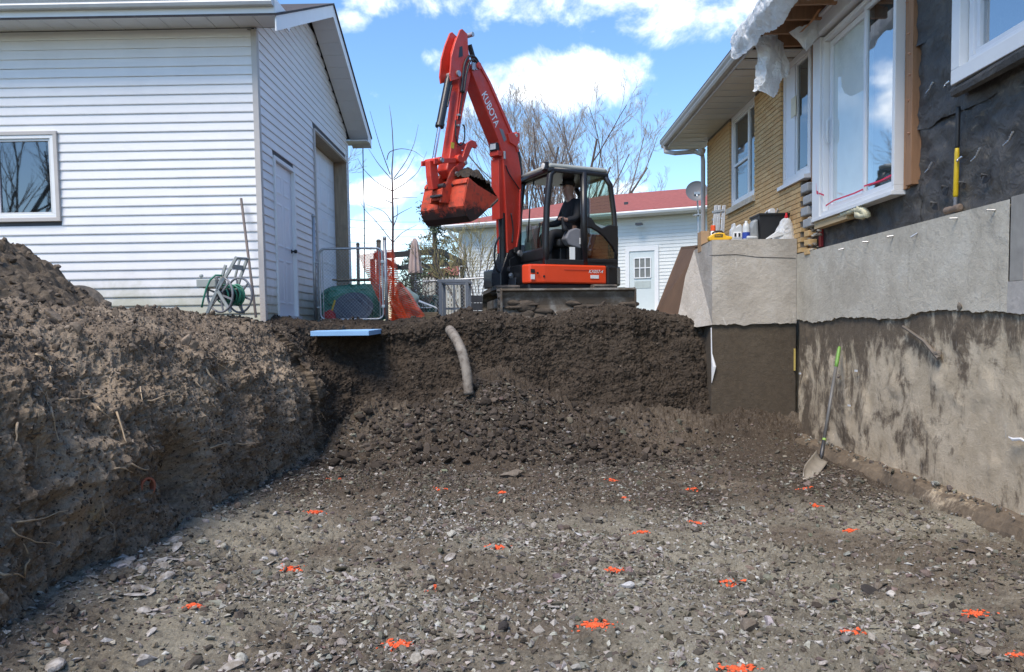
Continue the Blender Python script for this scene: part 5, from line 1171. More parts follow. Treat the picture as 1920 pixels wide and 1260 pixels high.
# ================================================================== operator
op = thing('person', 'operator in black jacket and black cap seated in the excavator cab', 'person', tuple(Hp(-.2, .46, 1.34)))
def skin_obj(name, verts, edges, radii, mat, parent, root=0, sub=2):
    me = bpy.data.meshes.new(name); loc = WORLD[parent.name]
    me.from_pydata([tuple(V(q)-loc) for q in verts], edges, []); me.materials.append(mat)
    o = bpy.data.objects.new(name, me); link(o, tuple(loc), parent)
    sk_ = o.modifiers.new('skin', 'SKIN'); sk_.use_smooth_shade = True
    if not me.skin_vertices: me.skin_vertices.new()
    for i, r_ in enumerate(radii): me.skin_vertices[0].data[i].radius = r_ if isinstance(r_, tuple) else (r_, r_); me.skin_vertices[0].data[i].use_root = (i == root)
    s2 = o.modifiers.new('sub', 'SUBSURF'); s2.levels = sub; s2.render_levels = sub
    return o
pv = .46
VB, EB, RB = [], [], []
def jv(p, r, link_to=None):
    VB.append(p); RB.append(r)
    if link_to is not None: EB.append((link_to, len(VB)-1))
    return len(VB)-1
pel = jv(Hp(-.28, pv, 1.42), .13); sp_ = jv(Hp(-.3, pv, 1.65), .115, pel); ch = jv(Hp(-.29, pv, 1.88), (.14), sp_); nk = jv(Hp(-.26, pv, 2.03), .068, ch); hd0 = jv(Hp(-.225, pv, 2.12), .085, nk); hd1 = jv(Hp(-.22, pv, 2.2), .112, hd0); hd2 = jv(Hp(-.23, pv, 2.28), .098, hd1)
hands = []
for s_, v_hand in ((1, .77), (-1, .13)):
    shd = jv(Hp(-.29, pv+s_*.19, 1.93), .062, ch); el = jv(Hp(-.2, pv+s_*.28, 1.66), .046, shd); wr = jv(Hp(.03, v_hand, 1.63), .03, el); pm_ = jv(Hp(.09, v_hand, 1.655), (.038,.028), wr)
    for k in range(4):
        o_ = V((0,0,0)); b0 = Hp(.12, v_hand+(k-1.5)*.018, 1.665); f1 = jv(b0, .0095, pm_); f2 = jv(b0+fh*.03-UZ*.02, .009, f1); jv(b0+fh*.015-UZ*.05, .008, f2)
    t1 = jv(Hp(.08, v_hand-s_*.035, 1.665), .011, pm_); jv(Hp(.115, v_hand-s_*.04, 1.68), .009, t1)
    hip = jv(Hp(-.22, pv+s_*.1, 1.42), .09, pel); kn = jv(Hp(.2, pv+s_*.13, 1.42), .066, hip); an = jv(Hp(.27, pv+s_*.12, 1.06), .045, kn); jv(Hp(.38, pv+s_*.12, 1.0), .04, an)
body = skin_obj('body', VB, EB, RB, MT['skin'], op, 0, 2)
# jacket, trousers
def garment(name, chain_list, radii, mat, root=0):
    vs_, es_, = [], []; idx = {}
    for ch_ in chain_list:
        prev = None
        for p in ch_:
            key = tuple(round(c_, 4) for c_ in p)
            if key not in idx: idx[key] = len(vs_); vs_.append(p)
            if prev is not None and (prev, idx[key]) not in es_: es_.append((prev, idx[key]))
            prev = idx[key]
    return skin_obj(name, vs_, es_, [radii[i] for i in range(len(vs_))], mat, op, root, 2)
tor = [Hp(-.28, pv, 1.4), Hp(-.3, pv, 1.65), Hp(-.29, pv, 1.88), Hp(-.262, pv, 2.06)]
chains = [tor]; rad = [.165, .155, .175, .09]
for s_, v_hand in ((1, .77), (-1, .13)): chains.append([tor[2], Hp(-.29, pv+s_*.2, 1.93), Hp(-.2, pv+s_*.285, 1.66), Hp(.02, v_hand, 1.63)]); rad += [.085, .07, .045]
garment('jacket', chains, rad, MT['cloth_black'])
hp_ = Hp(-.28, pv, 1.38); chains = []; rad = [.15]
for s_ in (1, -1): chains.append([hp_, Hp(-.2, pv+s_*.11, 1.41), Hp(.2, pv+s_*.13, 1.43), Hp(.27, pv+s_*.12, 1.06)]); rad += [.105, .085, .065]
garment('trousers', chains, rad, MT['cloth_black'])
for s_ in (1, -1): m = MB(); m.prism([Hp(u, pv+s_*.12-.045, z) for u, z in [(.2,.965),(.46,.965),(.47,1.0),(.4,1.04),(.32,1.1),(.2,1.1)]], lh*.09); m.build('boot', MT['black'], op, bev=.02)
hc = Hp(-.222, pv, 2.3)
m = MB(); m.lathe(hc-UZ*.045, (0,0,1), [(0,.1),(.03,.108),(.06,.106),(.09,.09),(.108,.06),(.118,.01)], 18); cap_ = m.build('cap', MT['cloth_black'], op, smooth=True)
m = MB(); hc2 = hc-UZ*.045; m.prism([hc2+fh*.07+lh*.075, hc2+fh*.14+lh*.055, hc2+fh*.165, hc2+fh*.14-lh*.055, hc2+fh*.07-lh*.075], UZ*.012); m.build('peak', MT['cloth_black'], cap_)
m = MB(); m.prism([Hp(-.135, pv-.014, 2.2), Hp(-.135, pv+.014, 2.2), Hp(-.112, pv+.01, 2.188), Hp(-.112, pv-.01, 2.188), Hp(-.132, pv, 2.25)], -fh*.02); m.build('nose', MT['skin'], op, smooth=True)
for s_ in (1, -1):
    m = MB(); m.lathe(Hp(-.235, pv+s_*.085, 2.21), lh*s_, [(0,.028),(.012,.03),(.018,.015)], 10); m.build('ear', MT['skin'], op, smooth=True)
    m = MB(); m.lathe(Hp(-.142, pv+s_*.033, 2.238), fh, [(0,.012),(.006,.01),(.009,.004)], 8); m.build('eye', MT['black'], op)
m = MB(); m.obox(Hp(-.137, pv, 2.155), fh*.012, lh*.05, UZ*.008); m.build('mouth', simple('lips', (.3,.12,.1), .5), op)
m = MB(); m.lathe(Hp(-.245, pv, 2.19), (0,0,1), [(0,.075),(.04,.094),(.1,.098)], 16); m.build('hair', simple('dark_hair', (.03,.02,.015), .7), op, smooth=True)
m = MB(); q = onH(1080, 384, pv+.19); m.lathe(q, lh, [(0,.02),(.01,.02)], 12); m.build('badge', simple('yellow_badge', (.5,.45,.05), .5), op)

# ================================================================== things round the pit
ORG = MT['orange_paint']
# ---- orange paint marks: sprayed crumbs and pebbles
marks = [(628,899,.9),(827,918,.9),(942,924,.7),(592,960,1),(933,1027,1.1),(547,1067,.8),(365,1138,.7),(747,1210,1),(1113,1172,1.2),(1157,1068,.9),(1198,996,.9),(1307,979,.8),(1148,903,.6),
         (1300,923,.9),(1172,936,.4),(1504,916,1),(1529,948,.6),(1593,996,.5),(1366,1092,1),(1830,1149,1),(1600,1184,.7),(1909,1226,.9),(810,1108,.4),(1387,1255,.9)]
for i, (a, b, s_) in enumerate(marks):
    q = onZ(a, b, FLOOR+.03); q = onZ(a, b, float(floor_z(q.x, q.y)[0]))
    n = int(70+110*s_); ang = rng.uniform(0, 6.28, n); rad = np.abs(rng.normal(0, .037*s_, n)); el = rng.uniform(0, 3.14); rad2 = rad*.6
    x = q.x+np.cos(ang)*rad*1.3; y = q.y+np.sin(ang)*rad2*1.3; sz = np.clip(np.exp(rng.normal(-5.05, .5, n)), .002, .014)
    VV, FF = [], []; off = 0; z = floor_z(x, y); Rm = rot_random(n)
    for k in range(n):
        v, f_ = ROCK20[k % 10]; w_ = (v@Rm[k].T)*sz[k]*np.array([1.3,1.3,.7])+np.array([x[k], y[k], z[k]+sz[k]*.35]); VV.append(w_); FF.append(f_+off); off += len(v)
    o = thing('paint_mark', 'x', 'paint mark', (q.x, q.y, float(z.min()))); tag(arr_obj('sprayed_flecks', np.concatenate(VV), np.concatenate(FF), ORG, o), kind='stuff')
    special = {628: 'orange paint mark nearest the far end of the left bank', 827: 'orange paint mark straight below the end of the drain pipe', 942: 'small orange paint mark below the dark slab at the pile foot',
               592: 'broad orange paint mark second from the far end along the left bank', 933: 'orange paint mark in mid floor with a pale plate of stone on its left', 547: 'orange paint mark right of the pale flaky stone on the left floor',
               365: 'faint orange paint mark nearest the left bank at the front', 747: 'orange paint mark beside a round pale stone at the front', 1113: 'largest bright orange spray paint mark near the front of the pit floor',
               1157: 'orange paint mark right of centre, directly beyond the largest front mark', 1198: 'orange paint mark halfway up the floor below the excavator cab', 1307: 'orange paint mark left of the small black lump in mid floor',
               1148: 'small orange paint mark at the far edge of the floor below the cab', 1300: 'flat orange paint mark near the foot of the porch base', 1172: 'tiny orange speck of paint left of the flat mark by the porch base',
               1504: 'orange paint mark just in front of the shovel blade', 1529: 'small orange paint mark just nearer than the one at the shovel', 1593: 'small orange paint mark on brown soil nearest the footing ledge',
               1366: 'splayed orange paint mark beyond the large brown clod at front right', 1830: 'long orange paint mark near the right edge of the floor', 1600: 'faded orange paint mark left of the long one at the right edge',
               1909: 'orange paint mark at the lower right corner of the pit floor', 810: 'tiny orange speck of paint left of centre on the front floor', 1387: 'orange paint mark cut by the bottom edge of the picture'}
    tag(o, special.get(a, 'orange spray paint mark on the crumbly pit floor'), 'paint mark', 'orange paint marks on the pit floor')
# ---- single stones: shared meshes, individual objects
STM = []
for k in range(8):
    v, f_ = (FLAT80 if k % 2 else ROCK80)[k % 6]; me = bpy.data.meshes.new('stone'); me.from_pydata([tuple(q) for q in v], [], [tuple(int(a) for a in q) for q in f_]); me.polygons.foreach_set('use_smooth', np.zeros(len(me.polygons), dtype=bool)); STM.append((me, v))
stone_mesh = {}
def stone(x, y, s, mat, label, cat, group, name='stone', squash=.75, dz=.08):
    k = random.randrange(8); key = (k, mat)
    if key not in stone_mesh: me = STM[k][0].copy(); me.materials.append(MT[mat]); stone_mesh[key] = me
    o = bpy.data.objects.new(name, stone_mesh[key]); z = float(floor_z(x, y)[0])
    link(o, (x, y, z+s*dz)); o.scale = (s*random.uniform(.8, 1.3), s*random.uniform(.7, 1.), s*squash*random.uniform(.7, 1.1)); o.rotation_euler = (random.uniform(-.4, .4), random.uniform(-.4, .4), random.uniform(0, 6.28))
    return tag(o, label, cat, group)
big = [(505,1052,.055,'stone_pale','pale flaky stone with dark underside standing out on the left floor'),(362,1058,.075,'stone_brown','blocky brown stone near the foot of the left bank'),(680,1045,.05,'stone_brown','brown clod on the floor right of the pale flaky stone'),
       (805,1225,.05,'stone_pale','round pale stone right of the orange mark at the front'),(1408,1163,.09,'stone_brown','large brown clod with pale top at front right'),(1635,1110,.07,'stone_dark','black wet lump on the right of the pit floor'),
       (958,800,.15,'stone_brown','big square brown clod on the slumped pile'),(945,868,.13,'stone_dark','dark slab of soil at the foot of the slumped pile'),(880,868,.14,'stone_dark','long dark clod lying at the foot of the pile'),(1030,862,.11,'stone_dark','dark clod at the right end of the pile foot'),
       (500,1230,.06,'stone_pale','pale slab of stone at the lower left edge of the floor'),(425,1247,.075,'stone_pale','broad pale flat stone at the bottom edge'),(197,1110,.06,'stone_pale','white flat stone by the foot of the left bank'),(100,1205,.07,'stone_pale','pale stone in the lower left corner'),
       (845,1040,.05,'stone_pale','pale lilac plate of stone left of the orange mark in mid floor'),(942,1178,.05,'stone_dark','dark shard left of the largest orange mark'),(1390,977,.05,'stone_dark','small black lump in the middle right of the floor'),(1080,1012,.04,'stone_brown','small brown stone in mid floor')]
for a, b, s_, mt, lb in big:
    q = onZ(a, b, FLOOR+.03); q = onZ(a, b, float(floor_z(q.x, q.y)[0])+s_*.3) if b > 880 else onZ(a, b, float(floor_z(onZ(a, b, FLOOR+.35).x, onZ(a, b, FLOOR+.35).y)[0]))
    stone(q.x, q.y, s_, mt, lb, 'stone', None)
n = 0
while n < 230:
    x = random.uniform(-2.4, 3.3); y = 2.0+6.8*random.random()**1.3
    pal = random.random() < (.8 if y < 5.5 and x < 1.5 else .4)
    if fbm(np.array([[x*.8, y*.8, 0]])+33, 3)[0] < -.12+.1*(x > 1.2) and random.random() < .8: continue
    s_ = min(.065, math.exp(random.gauss(-3.55, .33))); stone(x, y, s_, 'stone_pale' if pal else 'stone_brown', 'pale angular stone lying on the pit floor' if pal else 'small brown clod lying on the pit floor', 'stone', 'pale stones on the pit floor' if pal else 'brown clods on the pit floor'); n += 1
# shale heap under the left bank
for k in range(46):
    q = onZ(random.gauss(275, 55), random.gauss(1068, 38), FLOOR+.1); stone(q.x, q.y, random.uniform(.03, .075), 'stone_pale', 'pale broken shale at the foot of the left bank', 'stone', 'broken shale under the left bank')

# ---- roots hanging from the left bank
Mpx = np.array([tuple(rgt), tuple(upv), tuple(fwd)])
bs = BANK[::3]; rel = (bs-np.array(CAM))@Mpx.T; ok = rel[:,2] > .5
BPX = np.where(ok, CX+FPX*rel[:,0]/np.maximum(rel[:,2], .1), -9999); BPY = np.where(ok, CY-FPX*rel[:,1]/np.maximum(rel[:,2], .1), -9999)
def on_bank(px, py, lift=.012):
    d = (BPX-px)**2+(BPY-py)**2; c_ = np.where(d < 64)[0]
    if not len(c_): c_ = np.array([d.argmin()])
    k = c_[rel[c_,2].argmin()]; toward = (np.array(CAM)-bs[k]); toward /= np.linalg.norm(toward); return V(bs[k]+toward*lift)
MT['root'] = simple('pale_root', (.42,.32,.21), .8, var=.25, scale=30)
roots = [[(175,478),(240,480),(290,458),(335,438)],[(435,478),(490,470),(535,455)],[(110,345),(150,360),(155,395)],[(385,672),(440,668)],[(60,830),(130,820),(185,797)],[(30,850),(90,880),(170,895)],[(80,980),(85,930),(75,900)],[(575,425),(625,468)],[(600,380),(650,455)],
         [(340,515),(372,610)],[(280,500),(330,530)],[(555,600),(595,600)],[(615,612),(660,605)],[(635,355),(690,360),(740,350)],[(45,550),(52,590)],[(0,975),(75,990)],[(150,490),(165,530),(170,585)],[(695,600),(740,620)],[(120,440),(150,490)],[(405,430),(420,480)],[(340,670),(390,690)]]
for i, r_ in enumerate(roots):
    P = []; pp = [(x/1.537, y/1.537+440) for x, y in r_]
    for (a, b), (c_, d_) in zip(pp[:-1], pp[1:]):
        for k in range(4): t_ = k/4; P.append(on_bank(a+(c_-a)*t_+random.uniform(-2, 2), b+(d_-b)*t_+random.uniform(-2, 2), .02+.02*math.sin(len(P))))
    P.append(on_bank(*pp[-1], .04)); Q = [P[0]]+[(P[j-1]+P[j]*2+P[j+1])/4 for j in range(1, len(P)-1)]+[P[-1]]
    m = MB(); r0_ = random.uniform(.005, .009); m.tube(Q, [r0_*(1-.6*j/len(Q)) for j in range(len(Q))], 5)
    tag(m.build('root', MT['root'], smooth=True), ['long pale forked root across the upper left bank', 'pale root curving out of the middle of the left bank'][i] if i < 2 else ('thin pale root low on the left bank' if r_[0][1] > 700 else 'thin pale root midway up the left bank' if r_[0][1] > 470 else 'thin pale root near the top of the left bank'), 'root', 'roots in the left bank')
vis2 = np.where((BANK[:,1] > 2.4) & (BANK[:,1] < 9.6) & (BANK[:,2] < -.15) & (BANK[:,2] > -1.55) & (fade > .6))[0]
m = MB()
for k in range(170):
    q = V(BANK[random.choice(vis2)]); L = random.uniform(.04, .2); d = V((random.uniform(.2, .7), random.uniform(-.6, .6), random.uniform(-1, .15))).normalized()
    m.tube([q-d*.02, q+d*L*.5+V((random.uniform(-.02, .02),)*3), q+d*L-V((0,0,L*.3))], [.0014,.0011,.0006], 3, False)
tag(m.build('root_hairs', MT['root']), 'fine root hairs and straw sticking from the left bank', 'root hairs', kind='stuff')
# ---- clay pipe end and drain pipe
q = on_bank(284, 915, 0.); m = MB(); ax = V((.93,-.3,.02)).normalized(); c0 = q-ax*.33
m.lathe(c0, ax, [(0,.06),(.28,.06),(.29,.068),(.33,.068),(.332,.056),(.33,.052),(.1,.05)], 22)
tag(m.build('clay_pipe', simple('terracotta', (.28,.09,.05), .75, var=.2, dirt=(.08,.06,.045), dirt_amt=.3), smooth=False), 'broken end of a terracotta clay pipe in the left bank', 'pipe')
P = [onY(843, 618, 10.25), onY(852, 630, 9.86), onY(865, 655, 9.66), onY(875, 695, 9.56), onY(879, 740, 9.5)]
Q = []
for i in range(len(P)-1):
    for k in range(10): Q.append(P[i].lerp(P[i+1], k/10))
Q.append(P[-1]); Q = [Q[0]]+[(Q[j-1]+Q[j]+Q[j+1])/3 for j in range(1, len(Q)-1)]+[Q[-1]]
for _ in range(6): Q = [Q[0]]+[(Q[j-1]+Q[j]+Q[j+1])/3 for j in range(1, len(Q)-1)]+[Q[-1]]
m = MB(); m.tube(Q, [.062+(.006 if j % 2 else 0) for j in range(len(Q))], 16)
tag(m.build('drain_pipe', simple('muddy_pipe', (.25,.22,.185), .7, var=.25, scale=8, dirt=(.09,.07,.055), dirt_amt=.48, dirt_scale=9), smooth=True), 'muddy grey flexible drain pipe curving out of the far bank', 'pipe')
# ---- blue foam board
a_, b_ = onY(583, 621, 9.75), onY(690, 620, 9.75); m = MB(); m.prism([(a_.x, 9.72, a_.z), (b_.x, 9.8, b_.z), (b_.x+.05, 10.5, b_.z+.02), (a_.x-.02, 10.5, a_.z+.02)], (0, 0, -.065))
tag(m.build('foam_board', simple('blue_foam', (.28,.5,.78), .6, var=.06, dirt=(.2,.2,.2), dirt_amt=.15), bev=.004), 'light blue foam insulation board jutting from under the yard edge', 'foam board')
# ---- shovel leaning on the foundation
tip = onZ(1507, 893, FLOOR+.03); tip = V((tip.x, tip.y, float(floor_z(tip.x, tip.y)[0])+.02)); top_ = onX(1574, 650, HXW-.05)
sh = thing('shovel', 'long handled shovel with green grip leaning on the foundation wall', 'shovel', tuple(tip)); d = (top_-tip).normalized(); L = (top_-tip).length
sock = onX(1540, 856, 3.38); d = (top_-sock).normalized(); L = (top_-sock).length
bd = (sock-tip).normalized(); sideW = bd.cross(V((.25,-.8,.55)).normalized()).normalized(); nrmW = sideW.cross(bd); BLn = (sock-tip).length
m = MB(); m.tube([sock-d*.04, sock+d*.02, sock+d*.2], [.012,.024,.02], 12); m.build('socket', MT['dark_metal'], sh, smooth=True)
m = MB(); m.cyl(sock+d*.18, top_-d*.26, .019, 12); m.build('shaft', simple('grey_shaft', (.14,.135,.13), .5, var=.15), sh, smooth=True)
m = MB(); m.tube([top_-d*.27, top_-d*.2, top_-d*.03, top_], [.018,.022,.02,.012], 12); m.build('grip', simple('green_grip', (.16,.33,.06), .5), sh, smooth=True)
m = MB(); m.cyl(sock+d*.19, sock+d*.215, .021, 12); m.build('collar', simple('green_ring', (.25,.4,.08), .5), sh)
def blade_fn(u, v):
    t_ = v; wd = .085*(1-.75*max(0, (t_-.6)/.4)**2.2); x = (u-.5)*2*wd
    bow = -.03*(1-(2*(u-.5))**2)+.012
    return sock - bd*(t_*BLn) + sideW*x + nrmW*(bow+.02*math.sin(t_*3.1))
m = MB(); m.grid(blade_fn, 10, 12); o = m.build('blade', simple('worn_shovel_steel', (.5,.46,.4), .45, .5, var=.2, dirt=(.16,.13,.1), dirt_amt=.35, dirt_scale=14), sh, smooth=True)
so = o.modifiers.new('solid', 'SOLIDIFY'); so.thickness = .004
# ---- sledgehammer standing on the foundation ledge
t0, b0 = onX(1797, 200, PXW-.06), onX(1791, 392, PXW-.04)
hm_ = thing('sledgehammer', 'sledgehammer with black and yellow handle leaning on the black paper', 'hammer', tuple(b0)); ax = (t0-b0).normalized(); LL = (t0-b0).length
m = MB(); m.tube([b0+ax*LL*.6, b0+ax*LL*.62, b0+ax*LL*.98, t0], [.017,.019,.019,.015], 12); m.build('grip', MT['black'], hm_, smooth=True)
m = MB(); m.tube([b0+ax*.1, b0+ax*.12, b0+ax*LL*.55, b0+ax*LL*.63], [.015,.022,.02,.014], 12); m.build('handle', simple('yellow_handle', (.75,.5,.02), .35, var=.06), hm_, smooth=True)
m = MB(); m.cyl(b0+ax*.01, b0+ax*.12, .016, 12); m.build('neck', MT['grey_plastic'], hm_)
m = MB(); q = b0+V((-.02,0,.0)); m.lathe(q-V((0,.11,0)), (0,1,0), [(0,.02),(.01,.032),(.07,.032),(.09,.026),(.13,.026),(.15,.032),(.21,.032),(.22,.02)], 14); m.build('head', simple('rusty_iron', (.22,.16,.12), .8, var=.2), hm_)
# ---- torn plastic sheeting on the eave
pl_m, plt, plb = new_mat('white_poly_sheet'); plb.inputs['Base Color'].default_value = (.88,.88,.87,1); plb.inputs['Roughness'].default_value = .3
tl = nd(plt, 'ShaderNodeBsdfTranslucent'); tl.inputs['Color'].default_value = (.75,.75,.75,1); mx = nd(plt, 'ShaderNodeMixShader'); mx.inputs[0].default_value = .25
plt.links.new(plb.outputs[0], mx.inputs[1]); plt.links.new(tl.outputs[0], mx.inputs[2]); plt.links.new(mx.outputs[0], plt.nodes['Material Output'].inputs[0])
tbump(plt, plb, tnoise(plt, tpos(plt), 10, 5, .65, 1.5), .6, .05)
ps = thing('plastic_sheeting', 'torn white plastic sheeting draped over the roof edge and hanging down', 'plastic sheet', (3.3, 9.5, 3.2))
def crumple(fn, nu, nv, amp, seed, name, freq=6):
    U, W_ = np.meshgrid(np.linspace(0, 1, nu), np.linspace(0, 1, nv)); P = np.array([tuple(fn(a, b)) for a, b in zip(U.ravel(), W_.ravel())])
    k = np.abs(pnoise(P*freq*.6+seed)); k2 = np.abs(pnoise(P*freq*1.7+seed*2)); k3 = np.abs(pnoise(P*freq*3.7+seed))-.3
    D = np.stack([pnoise(P*freq*.7+seed+5), pnoise(P*freq*.7+seed+9), pnoise(P*freq*.7+seed+13)], 1)*amp + ((k-.3)*amp*1.4+(k2-.3)*amp*.9+k3*amp*.5)[:,None]*np.array([[-.6,-.6,.5]])
    return arr_obj(name, P+D, tri_grid(nu, nv), pl_m, ps, True)
def shA(u, v):
    y = 10.2-2.6*u; hang = .1+.16*abs(math.sin(u*9.))*(.4+.6*u)
    if v < .55: t_ = v/.55; return V((4.15-1.19*t_, y, 4.2-.48*t_+.03))
    t_ = (v-.55)/.45; return V((2.96+.02*t_+.5*max(0, t_-.45)*u, y, 3.72-(.16+hang)*t_))
crumple(shA, 160, 80, .032, 3, 'draped_sheet', 7)
def lobe(Lp, Rp, Y, bulge):
    def pick(pts, t): n_ = len(pts)-1; i = min(int(t*n_), n_-1); f_ = t*n_-i; return (pts[i][0]*(1-f_)+pts[i+1][0]*f_, pts[i][1]*(1-f_)+pts[i+1][1]*f_)
    def fn(u, v): a = pick(Lp, v); b = pick(Rp, v); return onY(a[0]*(1-u)+b[0]*u, a[1]*(1-u)+b[1]*u, Y-bulge*math.sin(u*math.pi)-.012*math.sin(u*11+v*5))
    return fn
crumple(lobe([(1400,62),(1418,100),(1418,130),(1407,170)], [(1462,60),(1466,100),(1462,135),(1455,178)], 9.75, .1), 60, 80, .05, 8, 'hanging_flap', 7)
crumple(lobe([(1452,70),(1456,105),(1458,152)], [(1468,75),(1474,110),(1487,140)], 9.8, .06), 40, 50, .04, 12, 'hanging_flap', 8)
crumple(lobe([(1478,60),(1490,72),(1508,92)], [(1570,10),(1545,50),(1512,96)], 9.2, .08), 50, 40, .03, 15, 'hanging_flap', 8)
m = MB(); P = [onY(1498, 62, 9.0), onY(1518, 42, 8.9), onY(1534, 18, 8.8)]; m.add([P[0], P[1], P[2], P[2]+V((.045,0,.02)), P[1]+V((.045,0,.02)), P[0]+V((.045,0,.02))], [(0,1,4,5), (1,2,3,4)]); m.build('brown_tape', simple('brown_tape', (.4,.17,.06), .5), ps)
# ---- plywood sheet leaning at the porch
pw_ = [onY(1226, 592, 11.6), onY(1277, 463, 12.0), onY(1312, 459, 11.3), onY(1298, 598, 10.95)]
m = MB(); m.prism(pw_, V((.012,.012,0))); tag(m.build('plywood_sheet', simple('plywood_brown', (.1,.06,.038), .8, var=.2, scale=5, stretch=(1,1,.3), dirt=(.06,.04,.03), dirt_amt=.3)), 'dark brown plywood sheet leaning against the porch base', 'plywood')
# ---- clutter on the porch
PT = 1.035
def ground_px(px, Y): q = onY(px, 440, Y); return V((q.x, Y, PT))
q = ground_px(1319, 10.75); m = MB(); m.box(q.x-.06, q.x+.06, q.y-.1, q.y+.1, PT-.1, PT+.19); tag(m.build('cardboard_box', simple('cardboard', (.4,.26,.15), .85, var=.08), bev=.004), 'small brown cardboard box at the left edge of the porch', 'box')
q = ground_px(1337, 10.5); sc_ = thing('spray_can', 'white spray can with orange cap standing on the porch', 'spray can', tuple(q)); m = MB(); m.lathe(q, (0,0,1), [(0,.032),(.01,.034),(.16,.034),(.175,.026)], 16); m.build('can', MT['white_paint'], sc_, smooth=True); m = MB(); m.lathe(q+UZ*.172, (0,0,1), [(0,.034),(.07,.036),(.075,.03)], 16); m.build('cap', simple('orange_cap', (.8,.1,.02), .4), sc_)
q = ground_px(1349, 10.22); yt = thing('yellow_power_tool', 'yellow and black power tool lying on the porch edge', 'power tool', tuple(q)); ym = simple('tool_yellow', (.75,.42,.02), .45, var=.06)
m = MB(); m.prism([q+V((a, -.05, b)) for a, b in [(-.15,.0),(-.16,.05),(-.1,.09),(-.02,.11),(.06,.1),(.08,.06),(.16,.055),(.17,.02),(.1,.0)]], V((0,.11,0))); m.build('housing', ym, yt, bev=.015)
m = MB(); m.box(q.x-.08, q.x+.03, q.y-.054, q.y-.05, PT+.045, PT+.085); lb_ = m.build('label', MT['black'], yt); text_obj('DEWALT', V((q.x-.072, q.y-.0555, PT+.053)), (1,0,0), (0,0,1), .024, ym, yt, .092)
m = MB(); m.tube([q+V((-.1,.0,.1)), q+V((-.06,.0,.13)), q+V((.03,0,.13)), q+V((.05,0,.1))], .012, 8); m.build('handle', MT['black'], yt, smooth=True)
q = ground_px(1346, 11.2); af = thing('aluminium_frame', 'grey aluminium folding steps leaning against the brick wall', 'steps', tuple(q)); m0 = [onY(1336, 432, 11.1), onY(1343, 388, 11.15), onY(1346, 384, 11.15), onY(1340, 432, 11.1)]
for x0, x1 in ((1336, 1343), (1343, 1349), (1351, 1358)):
    m = MB(); m.prism([onY(x0, 436, 11.1), onY(x0+4, 385, 11.2), onY(x1+3, 384, 11.2), onY(x1, 436, 11.1)], V((0,.03,0))); m.build('rail', MT['galv'], af, bev=.003)
for k in range(3): m = MB(); m.prism([onY(1337, 395+k*14, 11.16), onY(1358, 392+k*14, 11.16), onY(1358, 396+k*14, 11.16), onY(1337, 399+k*14, 11.16)], V((0,.06,0))); m.build('rung', MT['galv'], af)
q = ground_px(1380, 10.35); jg = thing('jug', 'clear grey plastic jug with label beside the power tool', 'jug', tuple(q)); gp_ = simple('frosted_plastic', (.5,.52,.53), .3, var=.08)
m = MB(); m.prism([q+V((a, -.05, b)) for a, b in [(-.08,0),(-.08,.16),(-.05,.2),(-.05,.25),(-.02,.25),(-.01,.2),(.05,.24),(.075,.2),(.08,.0)]], V((0,.11,0))); m.build('bottle', gp_, jg, bev=.015); m = MB(); m.box(q.x-.05, q.x+.06, q.y-.056, q.y-.051, PT+.05, PT+.13); m.build('label', MT['white_paint'], jg)
for dx in (-.025, .03): m = MB(); m.box(q.x+dx-.014, q.x+dx+.014, q.y-.06, q.y-.057, PT+.06, PT+.11); m.build('printed_shape', MT['black'], jg)
q = ground_px(1399, 10.2); bt2 = thing('water_bottle', 'clear water bottle with blue label on the porch', 'bottle', tuple(q)); m = MB(); m.lathe(q, (0,0,1), [(0,.045),(.01,.05),(.1,.05),(.11,.046),(.16,.05),(.21,.04),(.24,.018),(.26,.018)], 18); m.build('bottle', gp_, bt2, smooth=True); m = MB(); m.lathe(q+UZ*.02, (0,0,1), [(0,.0515),(.085,.0515)], 18); m.build('label', simple('blue_label', (.02,.05,.3), .4), bt2)
q = ground_px(1413, 10.45); m = MB(); m.prism([q+V((a, -.05, b)) for a, b in [(-.05,0),(-.06,.2),(-.02,.3),(.05,.32),(.06,.0)]], V((0,.14,0))); tag(m.build('grey_bag', simple('grey_bag', (.25,.27,.28), .5, var=.2, bump=.5, bscale=20), bev=.03), 'slumped grey bag between water bottle and black bin', 'bag')
q = ground_px(1410, 10.12); m = MB(); m.lathe(q+V((-.07,0,.025)), (1,.1,0), [(0,.02),(.01,.026),(.13,.024),(.15,.012)], 12); tag(m.build('crushed_bottle', gp_, smooth=True), 'flattened clear bottle lying on the porch edge', 'bottle')
q = ground_px(1447, 10.55); bn = thing('black_bin', 'black plastic bin full of scraps on the porch', 'bin', tuple(q)); w2_ = .24
m = MB(); t_ = [(-.2,-.16,0),(.2,-.16,0),(.2,.16,0),(-.2,.16,0),(-.24,-.2,.38),(.24,-.2,.38),(.24,.2,.38),(-.24,.2,.38)]; m.add([q+V(a) for a in t_], [(3,2,1,0),(0,1,5,4),(1,2,6,5),(2,3,7,6),(3,0,4,7)]); o = m.build('tub', MT['black'], bn); so = o.modifiers.new('s', 'SOLIDIFY'); so.thickness = .008
m = MB(); m.box(q.x-.25, q.x+.25, q.y-.215, q.y-.195, PT+.36, PT+.385); m.box(q.x-.25, q.x+.25, q.y+.195, q.y+.215, PT+.36, PT+.385); m.box(q.x-.25, q.x-.235, q.y-.195, q.y+.195, PT+.36, PT+.385); m.box(q.x+.235, q.x+.25, q.y-.195, q.y+.195, PT+.36, PT+.385); m.build('rim', MT['black'], bn, bev=.004)
